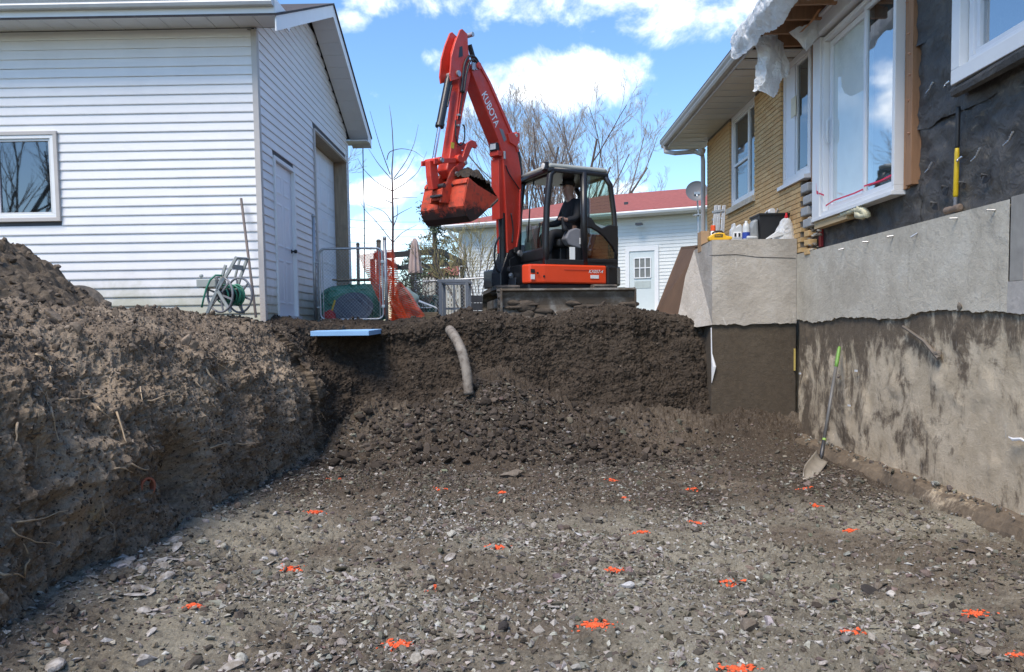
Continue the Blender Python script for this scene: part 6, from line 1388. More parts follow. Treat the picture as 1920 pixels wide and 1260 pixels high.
rl_ = thing('tape_roll', 'white tape roll on top of the black bin', 'tape roll', tuple(q+V((-.08,-.1,.39)))); m = MB(); cq = q+V((-.06,-.12,.41)); m.lathe(cq, (.3,-1,.1), [(0,.02),(0,.045),(.05,.045),(.05,.02)], 18); m.build('roll', MT['white_paint'], rl_)
for k in range(4):
    m = MB(); m.prism([q+V((-.2+.06*k, -.15, .33)), q+V((-.12+.05*k, -.15, .42+.01*k)), q+V((-.08+.05*k, -.1, .42)), q+V((-.15+.05*k, -.05, .33))], V((.01,.03,.015))); tag(m.build('scrap_sheet', [MT['white_paint'], MT['galv'], red, MT['blind']][k]), ['crumpled white scrap in the black bin', 'silvery scrap sticking out of the black bin', 'red scrap in the black bin', 'grey paper scrap in the black bin'][k], 'scrap')
q = ground_px(1470, 10.25); wb_ = thing('white_bag', 'white plastic bag around a red topped bottle on the porch', 'bag', tuple(q))
def bagf(u, v):
    t_ = v; w__ = .13*(1-t_)**.55+.025; a = u*2*math.pi; return q+V((math.cos(a)*w__*1.05+.03*t_, math.sin(a)*w__*.7, .3*t_))+V((0,0,0))
U, W_ = np.meshgrid(np.linspace(0, 1, 40), np.linspace(0, 1, 26)); P = np.array([tuple(bagf(a, b)) for a, b in zip(U.ravel(), W_.ravel())]); P += (np.abs(pnoise(P*14))-.2)[:,None]*.03*np.array([[1,1,.3]])
arr_obj('bag', P, tri_grid(40, 26), pl_m, wb_, True); m = MB(); m.lathe(q+V((.03,0,.27)), (0,0,1), [(0,.022),(.05,.024),(.07,.016),(.1,.012)], 12); m.build('bottle_top', simple('red_top', (.6,.01,.02), .4), wb_, smooth=True)
m = MB(); m.prism([q+V((-.1,-.09,.12)), q+V((-.28,-.11,.005)), q+V((-.24,-.1,.005)), q+V((-.04,-.1,.06))], V((0,.02,.01))); m.build('bag_tail', pl_m, wb_)

# ================================================================== garage side: reel, pole, tyre
rg = simple('reel_grey', (.34,.36,.34), .55, var=.1, dirt=(.22,.2,.16), dirt_amt=.25); RY0, RY1 = 8.95, 9.4
def rz(x, y, Y): return onY(x/4.846+360, y/4.846+360, Y)
hr = thing('hose_reel', 'grey garden hose reel cart with green hose in front of the garage', 'hose reel', tuple(rz(260, 1100, 9.2)))
def bar(pts, w_, Y, name, mat=rg):
    P = [rz(a, b, Y) for a, b in pts]; m = MB()
    for a, b in zip(P[:-1], P[1:]):
        d = (b-a); n_ = V((-d.z, 0, d.x)).normalized()*w_; e_ = d.normalized()*w_*.35; m.prism([a-n_-e_, b-n_+e_, b+n_+e_, a+n_-e_], V((0,.035,0)))
    return m.build(name, mat, hr, bev=.006)
bar([(400,590),(330,720),(225,890),(125,1120)], .018, RY0, 'side_frame'); bar([(300,665),(265,780),(225,880)], .016, RY0, 'brace'); bar([(225,890),(345,1090)], .018, RY0, 'leg')
bar([(500,600),(440,760),(395,900)], .018, RY1, 'side_frame'); bar([(380,940),(465,1100)], .016, RY1, 'leg'); bar([(430,610),(385,780)], .012, RY1, 'brace')
a_, b_ = rz(395, 600, RY0), rz(495, 605, RY1); m = MB(); m.cyl(a_, b_, .016, 10); m.build('handle', rg, hr)
a_, b_ = rz(350, 680, RY0), rz(450, 690, RY1); m = MB(); m.prism([a_+V((0,0,.03)), b_+V((0,0,.03)), b_-V((0,0,.03)), a_-V((0,0,.03))], V((.02,0,0))); m.build('cross_plate', rg, hr)
c1, c2 = rz(255, 930, RY0+.05), rz(330, 930, RY1-.02); ax = (c2-c1).normalized(); ax = V((.45,.89,0)); c2 = c1+ax*.3
for c_, nm in ((c1, 'flange'), (c2, 'flange')):
    a0 = ax.orthogonal().normalized(); b0_ = ax.cross(a0); ringp = [c_+(a0*math.cos(t_)+b0_*math.sin(t_))*.215 for t_ in np.linspace(0, 2*math.pi, 33)]; m = MB(); m.tube(ringp, .014, 6, False); fl_ = m.build('flange_rim', MT['grey_plastic'], hr, smooth=True)
    for k in range(6): t_ = k*math.pi/3; m = MB(); m.obox(c_+(a0*math.cos(t_)+b0_*math.sin(t_))*.13, (a0*math.cos(t_)+b0_*math.sin(t_))*.17, ax.cross(a0*math.cos(t_)+b0_*math.sin(t_))*.022, ax*.012); m.build('spoke', MT['grey_plastic'], hr)
m = MB(); m.lathe(c1, ax, [(0,.07),(.3,.07)], 18); m.build('drum', MT['black'], hr); gh = simple('green_hose', (.04,.2,.13), .4)
pts = []; a0 = ax.orthogonal().normalized(); b0_ = ax.cross(a0)
for k in range(200): t_ = k/200; a = t_*2*math.pi*9; pts.append(c1+ax*(.03+.24*abs(math.sin(t_*5)))+(a0*math.cos(a)+b0_*math.sin(a))*(.09+.04*t_))
m = MB(); m.tube(pts, .011, 6); m.build('coiled_hose', gh, hr, smooth=True)
m = MB(); m.tube([rz(275,760,RY0-.02), rz(215,755,RY0-.05), rz(165,800,RY0-.06), rz(130,880,RY0-.06), rz(105,970,RY0-.05), rz(88,1050,RY0-.05)], .012, 8); m.build('hose_end', gh, hr, smooth=True)
a_, b_ = rz(35, 790, RY0), rz(215, 865, RY0); m = MB(); m.box(a_.x, b_.x, RY0, RY1-.1, b_.z, a_.z); m.build('tray', rg, hr, bev=.012); m = MB(); q = rz(85, 775, RY0+.1); m.lathe(q-UZ*.02, (0,0,1), [(0,.012),(.02,.012),(.03,.025),(.05,.022),(.06,.01)], 10); m.build('crank_knob', rg, hr, smooth=True)
m = MB(); P = [onY(452, 372, 9.84), onY(463, 450, 9.72), onY(480, 595, 9.5)]; m.cyl(P[0], P[2], .017, 10); tag(m.build('wooden_pole', simple('old_handle', (.2,.16,.14), .75, var=.25, scale=4), smooth=False), 'thin weathered pole leaning against the garage beside the corner', 'pole')
q = onY(143, 548, 9.2); m = MB(); ty = [( -.09,.2),(-.1,.26),(-.08,.31),(-.04,.325),(.04,.325),(.08,.31),(.1,.26),(.09,.2)]; m.lathe(q+V((0,0,-.2)), (.25,-.75,.6), ty, 32); tag(m.build('tyre', MT['track'], smooth=False), 'black tyre half hidden behind the spoil heap', 'tyre')

# ================================================================== gate area
GYp = 11.9
def post(px0, y0, px1, y1, Y, r, label, mat='galv', name='fence_post', group=None):
    a_, b_ = onY(px0, y0, Y), onY(px1, y1, Y); t = thing(name, label, 'fence post', tuple(b_), group); m = MB(); m.cyl(b_, a_, r, 12); m.build('pipe', MT[mat], t, smooth=True); m = MB(); m.lathe(a_, (0,0,1), [(-.02,r*1.12),(.01,r*1.12),(.03,r*.6)], 12); m.build('cap', MT[mat], t, smooth=True); return t
post(587, 405, 592, 607, GYp, .024, 'tall steel fence post at the left side of the open gate'); post(721, 447, 726, 608, GYp-.05, .026, 'steel gate post standing by the orange netting')
post(671, 458, 673, 600, 13.6, .03, 'grey wooden fence post behind the gate', 'lumber'); post(710, 452, 709, 600, 13.2, .04, 'square timber fence post behind the netting', 'lumber')
gt_ = thing('chain_link_gate', 'small chain link gate with rounded tube frame standing by the garage', 'gate', tuple(onY(658, 600, GYp)))
gl, gr_, gtp, gbt = onY(598, 470, GYp).x, onY(716, 470, GYp).x, onY(650, 466, GYp).z, onY(650, 599, GYp).z
def rrect(x0, x1, z0, z1, r, Y, n_=6):
    P = []
    for cx_, cz_, a0_ in ((x1-r, z1-r, 0), (x0+r, z1-r, math.pi/2), (x0+r, z0+r, math.pi), (x1-r, z0+r, 1.5*math.pi)):
        for k in range(n_+1): a = a0_+math.pi/2*k/n_; P.append(V((cx_+r*math.cos(a), Y, cz_+r*math.sin(a))))
    return P+[P[0]]
m = MB(); m.tube(rrect(gl, gr_, gbt, gtp, .09, GYp), .019, 10, False); m.build('gate_frame', MT['galv'], gt_, smooth=True)
m = MB(); m.cyl((gr_-.05, GYp, gbt), (gr_-.05, GYp, gtp), .007, 8); m.cyl((gl+.05, GYp, gbt), (gl+.05, GYp, gtp), .007, 8); tag(m.build('tension_bars', MT['galv'], gt_), kind='stuff')
for zz_ in (gbt+.2, gtp-.22):
    m = MB(); m.obox((gr_+.03, GYp-.02, zz_), (.1,0,0), (0,.06,0), (0,0,.05)); m.build('hinge', MT['galv'], gt_, bev=.006)
    m = MB(); m.obox((gl-.03, GYp-.0, zz_), (.06,0,0), (0,.05,0), (0,0,.03)); m.build('latch', MT['galv'], gt_, bev=.006)
m = MB(); st_ = .055; k = -60
W0, H0 = gr_-gl-.06, gtp-gbt-.05
while k < 60:
    c_ = k*st_
    for s_ in (1, -1):
        # line x+s*z = c within the rectangle
        pts = []
        x_a, x_b = 0, W0
        if s_ > 0: t0_, t1_ = max(0, c_-H0), min(W0, c_); f_ = lambda x: c_-x
        else: t0_, t1_ = max(0, -c_), min(W0, H0-c_); f_ = lambda x: c_+x
        if t1_-t0_ > .02: a_, b_ = (gl+.03+t0_, GYp+.004*s_, gbt+.025+f_(t0_)), (gl+.03+t1_, GYp+.004*s_, gbt+.025+f_(t1_)); m.tube([a_, b_], .0015, 3, False)
    k += 1
tag(m.build('chain_link_mesh', MT['galv'], gt_), kind='stuff')
# tarp covered pile
c0 = onY(662, 566, 12.75); nu, nv = 90, 60
U, W_ = np.meshgrid(np.linspace(0, 2*math.pi, nu), np.linspace(0, math.pi/2, nv)); pw2 = lambda x, e: np.sign(x)*np.abs(x)**e
x = .5*pw2(np.cos(U), .45)*pw2(np.cos(W_), .28); y = .3*pw2(np.sin(U), .45)*pw2(np.cos(W_), .28); z = .62*pw2(np.sin(W_), .4)
P = np.stack([c0.x+x.ravel(), 12.75+y.ravel(), .03+z.ravel()+.05*x.ravel()], 1); P += (np.abs(pnoise(P*np.array([5,5,2.0])+pnoise(P*2)[:,None]))-.25)[:,None]*np.array([[.16,.16,.06]])+(np.abs(fbm(P*np.array([11,11,6]), 3))-.2)[:,None]*.05
tag(arr_obj('tarp_covered_pile', P, tri_grid(nu, nv), simple('green_tarp', (.06,.24,.16), .4, var=.15, scale=5, dirt=(.2,.24,.2), dirt_amt=.25, bump=.2, bscale=30), smooth=True), 'green tarpaulin draped over a pile behind the gate', 'tarpaulin')
m = MB(); q = onY(665, 525, 12.7); m.box(q.x-.35, q.x+.35, 12.55, 12.95, q.z-.01, q.z+.015); tag(m.build('board', MT['lumber']), 'flat board lying on the tarpaulin covered pile', 'board')
# grey round lid
q = onY(662, 577, 12.2); m = MB(); m.lathe(q, (.05,-.72,.6), [(-.03,.31),(0,.33),(.012,.33),(.016,.3),(.01,.26),(.02,.25),(.024,.17),(.014,.16),(.02,.08),(.022,.01)], 40); tag(m.build('round_lid', simple('grey_lid', (.09,.1,.115), .5, var=.12, dirt=(.22,.22,.21), dirt_amt=.3), smooth=False), 'large round grey plastic lid leaning on the green tarpaulin', 'lid')
q = onY(618, 607, 12.05); jc = thing('jerry_can', 'red plastic fuel can with yellow spout behind the gate', 'fuel can', tuple(q)); m = MB(); m.prism([q+V((a, -.07, b)) for a, b in [(-.1,0),(-.11,.12),(-.08,.19),(-.03,.2),(.02,.24),(.09,.17),(.11,.1),(.1,0)]], V((0,.15,0))); m.build('can', simple('red_plastic', (.5,.025,.02), .4, var=.1), jc, bev=.03); m = MB(); m.cyl(q+V((.04,0,.2)), q+V((.1,0,.38)), .016, 10); m.build('spout', simple('yellow_spout', (.75,.5,.03), .4), jc)
# orange safety netting
net = simple('orange_netting', (.85,.09,.02), .5, var=.12)
def netting(Lp, Rp, Y, nu, nv, bulge, seed):
    def pick(pts, t): n_ = len(pts)-1; i = min(int(t*n_), n_-1); f_ = t*n_-i; return (pts[i][0]*(1-f_)+pts[i+1][0]*f_, pts[i][1]*(1-f_)+pts[i+1][1]*f_)
    G = np.zeros((nv+1, nu+1, 3))
    for j in range(nv+1):
        a, b = pick(Lp, j/nv), pick(Rp, j/nv)
        for i in range(nu+1): u = i/nu; q = onY(a[0]*(1-u)+b[0]*u, a[1]*(1-u)+b[1]*u, Y-bulge*math.sin(u*9.5+j*.05)-.08*n1(u*4, j/nv*3, seed)); G[j, i] = q
    m = MB(); w_ = .5
    for j in range(nv+1):
        for i in range(nu):
            a, b = V(G[j,i]), V(G[j,i+1]); dn = (V(G[min(j+1,nv),i])-V(G[max(j-1,0),i]))*.5*w_*.5; m.add([a-dn, b-dn, b+dn, a+dn], [(0,1,2,3)])
    for i in range(nu+1):
        for j in range(nv):
            a, b = V(G[j,i]), V(G[j+1,i]); dn = (V(G[j,min(i+1,nu)])-V(G[j,max(i-1,0)]))*.5*w_*.4; off = V((0,-.001,0)); m.add([a-dn+off, b-dn+off, b+dn+off, a+dn+off], [(0,1,2,3)])
    return m
m = netting([(672,478),(680,500),(700,540),(715,575),(729,606)], [(722,470),(728,490),(736,520),(748,560),(768,604)], 12.25, 26, 46, .05, 1); tag(m.build('safety_netting', net), 'bright orange safety netting draped beside the gate post', 'netting')
m = netting([(700,470),(715,500),(730,560),(735,604)], [(738,468),(745,500),(752,560),(765,602)], 12.4, 20, 44, .07, 4); tag(m.build('safety_netting', net), 'second fold of orange netting bunched behind the first', 'netting')
m = netting([(740,535),(748,560),(756,580),(765,603)], [(752,530),(770,550),(785,575),(797,592)], 12.7, 20, 22, .05, 7); tag(m.build('safety_netting', net), 'low sagging end of the orange netting over a pale green sheet', 'netting')
c0 = onY(762, 580, 13.0); U, W_ = np.meshgrid(np.linspace(0, 2*math.pi, 50), np.linspace(0, math.pi/2, 30)); x = .24*np.cos(U)*np.cos(W_)**.7; y = .2*np.sin(U)*np.cos(W_)**.7; z = .62*np.sin(W_)
P = np.stack([c0.x+x.ravel()+.0*z.ravel(), 13+y.ravel(), .0+z.ravel()], 1); P += (np.abs(pnoise(P*6))-.25)[:,None]*.1*np.array([[1,1,.3]]); tag(arr_obj('plastic_heap', P, tri_grid(50, 30), simple('pale_green_sheet', (.42,.52,.44), .5, var=.2, scale=6), smooth=True), 'crumpled pale green plastic sheet under the netting', 'plastic sheet')
c0 = onY(775, 540, 14.6); nb_ = []
m = MB()
for k in range(160):
    a = random.uniform(0, 6.28); q = c0+V((random.gauss(0, .22), random.gauss(0, .15), random.uniform(-.5, .2))); dd = V((random.gauss(0, 1), random.gauss(0, .6), random.gauss(.3, .7))).normalized()*random.uniform(.15, .45); m.tube([q, q+dd*.5+V((0,0,.05)), q+dd], [.009,.006,.003], 4, False)
tag(m.build('brush_pile', simple('dry_brush', (.16,.13,.11), .9, var=.3)), 'tangle of dark cut branches behind the netting', 'brush pile', kind='stuff')
# lumber stack with pale panel
ls = onY(798, 598, 14.0)
for k in range(6): m = MB(); m.box(ls.x-.3+random.uniform(-.03,.03), ls.x+.26+random.uniform(-.03,.03), 13.85, 14.25, .0+k*.035, .03+k*.035); tag(m.build('plank', MT['lumber']), ['lowest', 'second', 'third', 'fourth', 'fifth', 'topmost'][k]+' grey plank of the stack right of the netting', 'plank', 'stacked grey planks')
m = MB(); q = onY(795, 570, 13.9); m.prism([q+V((-.28,0,.12)), q+V((.25,0,-.08)), q+V((.18,.3,-.04)), q+V((-.3,.3,.16))], V((0,0,-.012))); tag(m.build('pale_panel', MT['blind']), 'pale grey panel lying askew on the plank stack', 'panel')
# wheelie bin
q = onY(802, 590, 17.0); q.z = -.05; wbn = thing('wheelie_bin', 'dark green wheeled refuse bin beyond the plank stack', 'bin', tuple(q)); gm_ = simple('bin_green', (.035,.09,.06), .5, var=.1)
m = MB(); m.add([q+V(a) for a in [(-.17,-.2,0),(.17,-.2,0),(.17,.2,0),(-.17,.2,0),(-.2,-.25,.62),(.2,-.25,.62),(.2,.25,.62),(-.2,.25,.62)]], [(3,2,1,0),(0,1,5,4),(1,2,6,5),(2,3,7,6),(3,0,4,7),(4,5,6,7)]); m.build('tub', gm_, wbn, bev=.02)
m = MB(); m.prism([q+V((-.23,a,b)) for a, b in [(-.28,.62),(-.27,.67),(.0,.71),(.28,.68),(.28,.62)]], V((.46,0,0))); m.build('lid', gm_, wbn, bev=.015); text_obj('BAC', q+V((-.09,-.245,.46)), (1,0,0), (0,0,1), .05, MT['white_paint'], wbn, .1, 'printed_word'); m = MB(); m.box(q.x-.12, q.x+.12, q.y-.25, q.y-.24, .36, .39); m.build('printed_line', MT['white_paint'], wbn)
# steel frame
sf = thing('steel_frame', 'grey steel work frame with four legs left of the excavator', 'frame', tuple(onY(850, 595, 13.4))); fg = simple('frame_grey', (.16,.18,.22), .5, var=.1); zt = onY(850, 530, 13.4).z
x0, x1 = onY(826, 560, 13.4).x, onY(876, 560, 13.4).x
for xx in (x0, x1):
    for yy_ in (13.4, 14.1): m = MB(); m.box(xx-.03, xx+.03, yy_-.03, yy_+.03, -.05, zt); m.build('leg', fg, sf, bev=.004)
for (a, b, c_, d_) in [(x0-.05, x1+.05, 13.37, 13.43), (x0-.05, x1+.05, 14.07, 14.13)]: m = MB(); m.box(a, b, c_, d_, zt+.001, zt+.06); m.build('top_rail', fg, sf, bev=.004)
for xx in (x0, x1): m = MB(); m.box(xx-.025, xx+.025, 13.44, 14.06, zt+.003, zt+.05); m.build('top_rail', fg, sf, bev=.004)
for zz_ in (.25,): m = MB(); m.box(x0, x1, 14.08, 14.12, zz_, zz_+.04); m.build('stretcher', fg, sf)
# low dark board wall
lw = thing('board_wall', 'low dark grey board retaining wall behind the steel frame', 'wall', tuple(onY(910, 590, 15.4)))
for k in range(4): a_, b_ = onY(878, 590, 15.2), onY(958, 590, 15.8); m = MB(); m.prism([(a_.x, 15.2, -.06+k*.16), (b_.x, 15.8, -.06+k*.16), (b_.x, 15.8, .09+k*.16-.04*(k == 3)), (a_.x, 15.2, .09+k*.16)], V((-.03,.05,0))); m.build('plank', simple('dark_board', (.085,.085,.09), .8, var=.25, scale=5), lw)

# ================================================================== background
# ---- white house with red hip roof
LC = V((-1.79, 25.3, 0)); ee = V((.927, -.376, 0)); nn = V((-.376, -.927, 0)); FL = 14.0; EZ = 3.22
def onFac(px, py, off=0.):
    d = ray(px, py); o = LC+nn*off; return CAM+d*((o-CAM).dot(nn)/d.dot(nn))
fhs = thing('white_house', 'low white sided house with red hip roof behind the excavator', 'house', tuple(LC+ee*5))
prof = [(-.06, 0)]; z = -.06
while z < EZ: prof += [(z, .016), (min(z+.105, EZ), .002)]; z += .105
prof.append((EZ, 0)); m = MB(); pts = [LC+nn*d+UZ*z for z, d in prof]; m.prism(pts+[LC-nn*.2+UZ*EZ, LC-nn*.2-UZ*.06], ee*FL); m.build('siding_wall', MT['vinyl2'], fhs)
m = MB(); pts = [LC-ee*d+UZ*z for z, d in prof]; m.prism(pts+[LC+ee*.2+UZ*EZ, LC+ee*.2-UZ*.06], -nn*8); m.build('siding_wall', MT['vinyl2'], fhs)
m = MB(); m.obox(LC+nn*.02-ee*.01+UZ*(EZ/2-.03), ee*.12, nn*.05, UZ*EZ); m.build('corner_board', MT['white_trim'], fhs)
oh = .45; A = LC-ee*oh+nn*oh+UZ*EZ; Bq = LC+ee*(FL+oh)+nn*oh+UZ*EZ; Cq = LC+ee*(FL+oh)-nn*(8+oh)+UZ*EZ; Dq = LC-ee*oh-nn*(8+oh)+UZ*EZ; R1 = LC+ee*3.9-nn*4+UZ*(EZ+1.3); R2 = LC+ee*(FL-3)-nn*4+UZ*(EZ+1.3)
m = MB(); up_ = UZ*.16; m.add([A+up_, Bq+up_, Cq+up_, Dq+up_, R1+up_, R2+up_, A+up_*.75, Bq+up_*.75, Cq+up_*.75, Dq+up_*.75], [(0,1,5,4),(1,2,5),(2,3,4,5),(3,0,4),(0,6,7,1),(3,9,6,0)]); m.build('roof', MT['shingle_red'], fhs)
m = MB(); m.prism([A, A+up_*.74, A+up_*.74-nn*.03, A-nn*.03], Bq-A); m.prism([A, A+up_*.74, A+up_*.74+ee*.03, A+ee*.03], Dq-A); m.build('fascia', MT['white_trim'], fhs)
m = MB(); m.add([A+UZ*.003, Bq+UZ*.003, Bq-nn*.5+UZ*.003, A-nn*.5+UZ*.003], [(0,1,2,3)]); m.add([A+UZ*.004, Dq+UZ*.004, Dq+ee*.5+UZ*.004, A+ee*.5+UZ*.004], [(3,2,1,0)]); tag(m.build('soffit', MT['soffit'], fhs))
m = MB(); pg = [(0,0),(.08,0),(.11,.06),(.1,.1),(0,.1)]; m.prism([A+nn*(a+.002)+UZ*(b+.02) for a, b in pg], Bq-A); m.build('gutter', MT['white_trim'], fhs)
q0, q1 = onFac(1180, 472), onFac(1228, 575); z0_, z1_ = .25, q0.z; dr2 = link(bpy.data.objects.new('door', None), tuple(onFac(1204, 572)), fhs); xc = (q0-LC).dot(ee); xd_ = (q1-LC).dot(ee)
def fbox(a, b, z0, z1, d0, d1, name, mat, par=dr2): m = MB(); m.obox(LC+ee*((a+b)/2)+nn*((d0+d1)/2)+UZ*((z0+z1)/2), ee*(b-a), nn*(d1-d0), UZ*(z1-z0)); return m.build(name, MT[mat] if isinstance(mat, str) else mat, par)
fbox(xc-.12, xc, z0_, z1_+.14, .0, .06, 'frame', 'white_trim'); fbox(xd_, xd_+.12, z0_, z1_+.14, .0, .06, 'frame', 'white_trim'); fbox(xc, xd_, z1_, z1_+.14, .0, .06, 'frame', 'white_trim')
leaf = fbox(xc+.005, xd_-.005, z0_, z1_-.005, .0, .035, 'door_leaf', simple('pale_door', (.6,.66,.66), .4, var=.04)); wz0_, wz1_ = onFac(1204, 521).z, onFac(1204, 484).z
wa, wb2 = xc+.16, xd_-.12; fbox(wa, wb2, wz0_, wz1_, .036, .045, 'pane', simple('dark_pane', (.2,.21,.2), .15, var=.2), leaf)
for k in range(4): xx = wa+(wb2-wa)*k/3; fbox(xx-.015, xx+.015, wz0_, wz1_, .046, .06, 'glazing_bar', 'white_trim', leaf)
for k in range(3): zz_ = wz0_+(wz1_-wz0_)*k/2; fbox(wa, wb2, zz_-.015, zz_+.015, .047, .061, 'glazing_bar', 'white_trim', leaf)
fbox(wa, wb2, wz0_-.32, wz0_-.1, .036, .045, 'lower_pane', simple('pale_pane', (.45,.5,.48), .2, var=.1), leaf); fbox(xc-.2, xd_+.2, z0_-.14, z0_-.02, .0, .5, 'step', 'concrete')
q = onFac(1174, 392, -1.0); m = MB(); m.cyl(V((q.x, q.y, q.z-.2)), V((q.x, q.y, q.z+.22)), .07, 12); m.build('vent_pipe', MT['dark_metal'], fhs); m = MB(); m.box(q.x-.3, q.x+.3, q.y-.25, q.y+.2, q.z-.2, q.z-.17); m.build('vent_flashing', MT['dark_metal'], fhs)
q = onFac(1198, 420, .3); m = MB(); m.obox(q, ee*.2, nn*.15, UZ*.07); m.build('eave_lamp', MT['dark_metal'], fhs)
m = MB(); m.tube([LC+nn*.42-ee*.3+UZ*EZ, LC+nn*.2-ee*.1+UZ*(EZ-.35), LC+nn*.08+ee*.1+UZ*(EZ-.5), LC+nn*.07+ee*.1], .045, 8); m.build('downspout', MT['white_trim'], fhs)
# satellite dish
q = onY(1306, 360, 20.6); sd_ = thing('satellite_dish', 'round grey satellite dish on a pole beside the brick house', 'satellite dish', tuple(onY(1308, 404, 20.6))); ax = V((.15,.9,-.25)).normalized(); m = MB(); m.lathe(q, -ax, [(-.0,.01),(.01,.12),(.035,.22),(.07,.29),(.075,.295),(.06,.285),(.02,.2),(-.005,.1),(-.014,.01)], 32); m.build('reflector', simple('dish_grey', (.13,.13,.135), .5, var=.06), sd_, smooth=True)
m = MB(); b_ = onY(1308, 404, 20.7); m.tube([q-V((0,.03,.03)), q-V((0,.06,.12)), V((b_.x, 20.6, b_.z))], .022, 8); m.build('mast', MT['galv'], sd_); m = MB(); m.obox(q-V((0,.04,.04)), (.16,0,0), (0,.05,0), (0,0,.07)); m.build('bracket', MT['galv'], sd_)
m = MB(); q2 = V((b_.x-.02, 20.6, b_.z)); m.obox(q2, (.22,0,0), (0,.2,0), (0,0,.03)); m.build('foot', MT['galv'], sd_)
m = MB(); m.cyl(V((b_.x, 20.62, -.05)), V((b_.x, 20.62, b_.z)), .03, 8); m.build('lower_mast', MT['galv'], sd_)
# ---- small red roofed house and fences far off
fr = thing('distant_house', 'far red roofed house low between pergola and white house', 'house', tuple(onY(845, 560, 44)))
a_, b_ = onY(800, 525, 44), onY(905, 525, 44); e_z = onY(850, 517, 44).z; m = MB(); m.box(a_.x, b_.x, 44, 50, -.05, e_z); m.build('wall', MT['vinyl2'], fr); m = MB(); r_ = onY(850, 487, 46).z
m.add([(a_.x-.4, 43.5, e_z), (b_.x+.4, 43.5, e_z), (b_.x+.4, 50.5, e_z), (a_.x-.4, 50.5, e_z), (a_.x+2.2, 47, r_), (b_.x-1.2, 47, r_)], [(0,1,5,4),(1,2,5),(2,3,4,5),(3,0,4),(3,2,1,0)]); m.build('roof', MT['shingle_red'], fr)
pf = thing('picket_fence', 'pale picket fence low in front of the distant red roof', 'fence', tuple(onY(840, 560, 23))); x0, x1 = onY(792, 525, 23).x, onY(882, 525, 23).x; zt = onY(840, 519, 23).z
k = 0; xx = x0; proto = None
while xx < x1:
    if proto is None: m = MB(); m.prism([(xx, 23, -.05), (xx+.075, 23, -.05), (xx+.075, 23, zt-.05), (xx+.037, 23, zt), (xx, 23, zt-.05)], (0,.02,0)); proto = m.build('picket', simple('cream_picket', (.5,.47,.4), .8, var=.15), pf); bx_ = proto.location.copy()
    else: o = proto.copy(); C.objects.link(o); o.parent = pf; o.location = bx_+V((xx-x0, 0, random.uniform(-.01, .01)))
    xx += .1
for zz_ in (.3, zt-.25): m = MB(); m.box(x0, x1, 23.021, 23.06, zz_, zz_+.07); m.build('rail', MT['lumber'], pf)
cf = thing('chain_link_fence', 'chain link fence with steel top rail running behind the steel frame', 'fence', tuple(onY(860, 590, 16.5)))
a_, b_ = onY(778, 529, 16.5), onY(940, 519, 16.5); m = MB(); m.cyl(a_, b_, .02, 8); m.build('top_rail', MT['galv'], cf)
for t_ in (.0, .45, .85): q = a_.lerp(b_, t_); m = MB(); m.cyl((q.x, q.y, -.06), (q.x, q.y, q.z+.03), .025, 8); m.build('post', MT['galv'], cf)
m = MB(); W0 = b_.x-a_.x; H0 = 1.0
for k in range(-40, 70):
    c_ = k*.08
    for s_ in (1, -1):
        if s_ > 0: t0_, t1_ = max(0, c_-H0), min(W0, c_); f_ = lambda x: c_-x
        else: t0_, t1_ = max(0, -c_), min(W0, H0-c_); f_ = lambda x: c_+x
        if t1_-t0_ > .02: m.tube([(a_.x+t0_, 16.5+.004*s_, -.0+f_(t0_)), (a_.x+t1_, 16.5+.004*s_, f_(t1_))], .0025, 3, False)
tag(m.build('chain_link_mesh', MT['galv'], cf), kind='stuff')
# ---- pergola
pg_ = thing('pergola', 'black flat topped pergola frame behind the netting', 'pergola', tuple(onY(780, 590, 19))); bm_ = simple('pergola_black', (.025,.027,.027), .6)
a_, b_ = onY(700, 475, 19), onY(822, 466, 19); m = MB(); m.prism([a_, b_, b_-UZ*.14, a_-UZ*.14], V((0,.08,0))); m.build('beam', bm_, pg_)
c_, d_ = onY(745, 498, 21.5), onY(868, 490, 21.5); m = MB(); m.prism([c_, d_, d_-UZ*.12, c_-UZ*.12], V((0,.08,0))); m.build('beam', bm_, pg_)
m = MB(); m.prism([b_, d_+V((0,0,.0)), d_-UZ*.12, b_-UZ*.14], V((.08,0,0))); m.build('beam', bm_, pg_); m = MB(); m.prism([a_, c_, c_-UZ*.12, a_-UZ*.14], V((.08,0,0))); m.build('beam', bm_, pg_)
for q in (b_, a_, d_): m = MB(); m.box(q.x-.09, q.x+.03, q.y+.005, q.y+.075, -.06, q.z-.141); m.build('post', bm_, pg_)
# folded parasol
q = onY(781, 600, 18.2); q.z = -.05; pu = thing('folded_parasol', 'closed pinkish beige garden parasol near the pergola', 'parasol', tuple(q)); zt = onY(780, 447, 18.2).z; zb3 = onY(781, 512, 18.2).z; m = MB(); m.cyl(q, V((q.x, q.y, zt)), .022, 8); m.build('pole', MT['galv'], pu)
pr_ = []; m = MB()
def parf(u, v): a = u*2*math.pi; r_ = (.03+.12*v**.6)*(1+.22*math.cos(a*8)); return V((q.x+math.cos(a)*r_, q.y+math.sin(a)*r_, zt-(zt-zb3)*v))
m.grid(parf, 64, 12); m.build('canopy', simple('beige_canvas', (.42,.33,.31), .8, var=.12), pu, smooth=True)

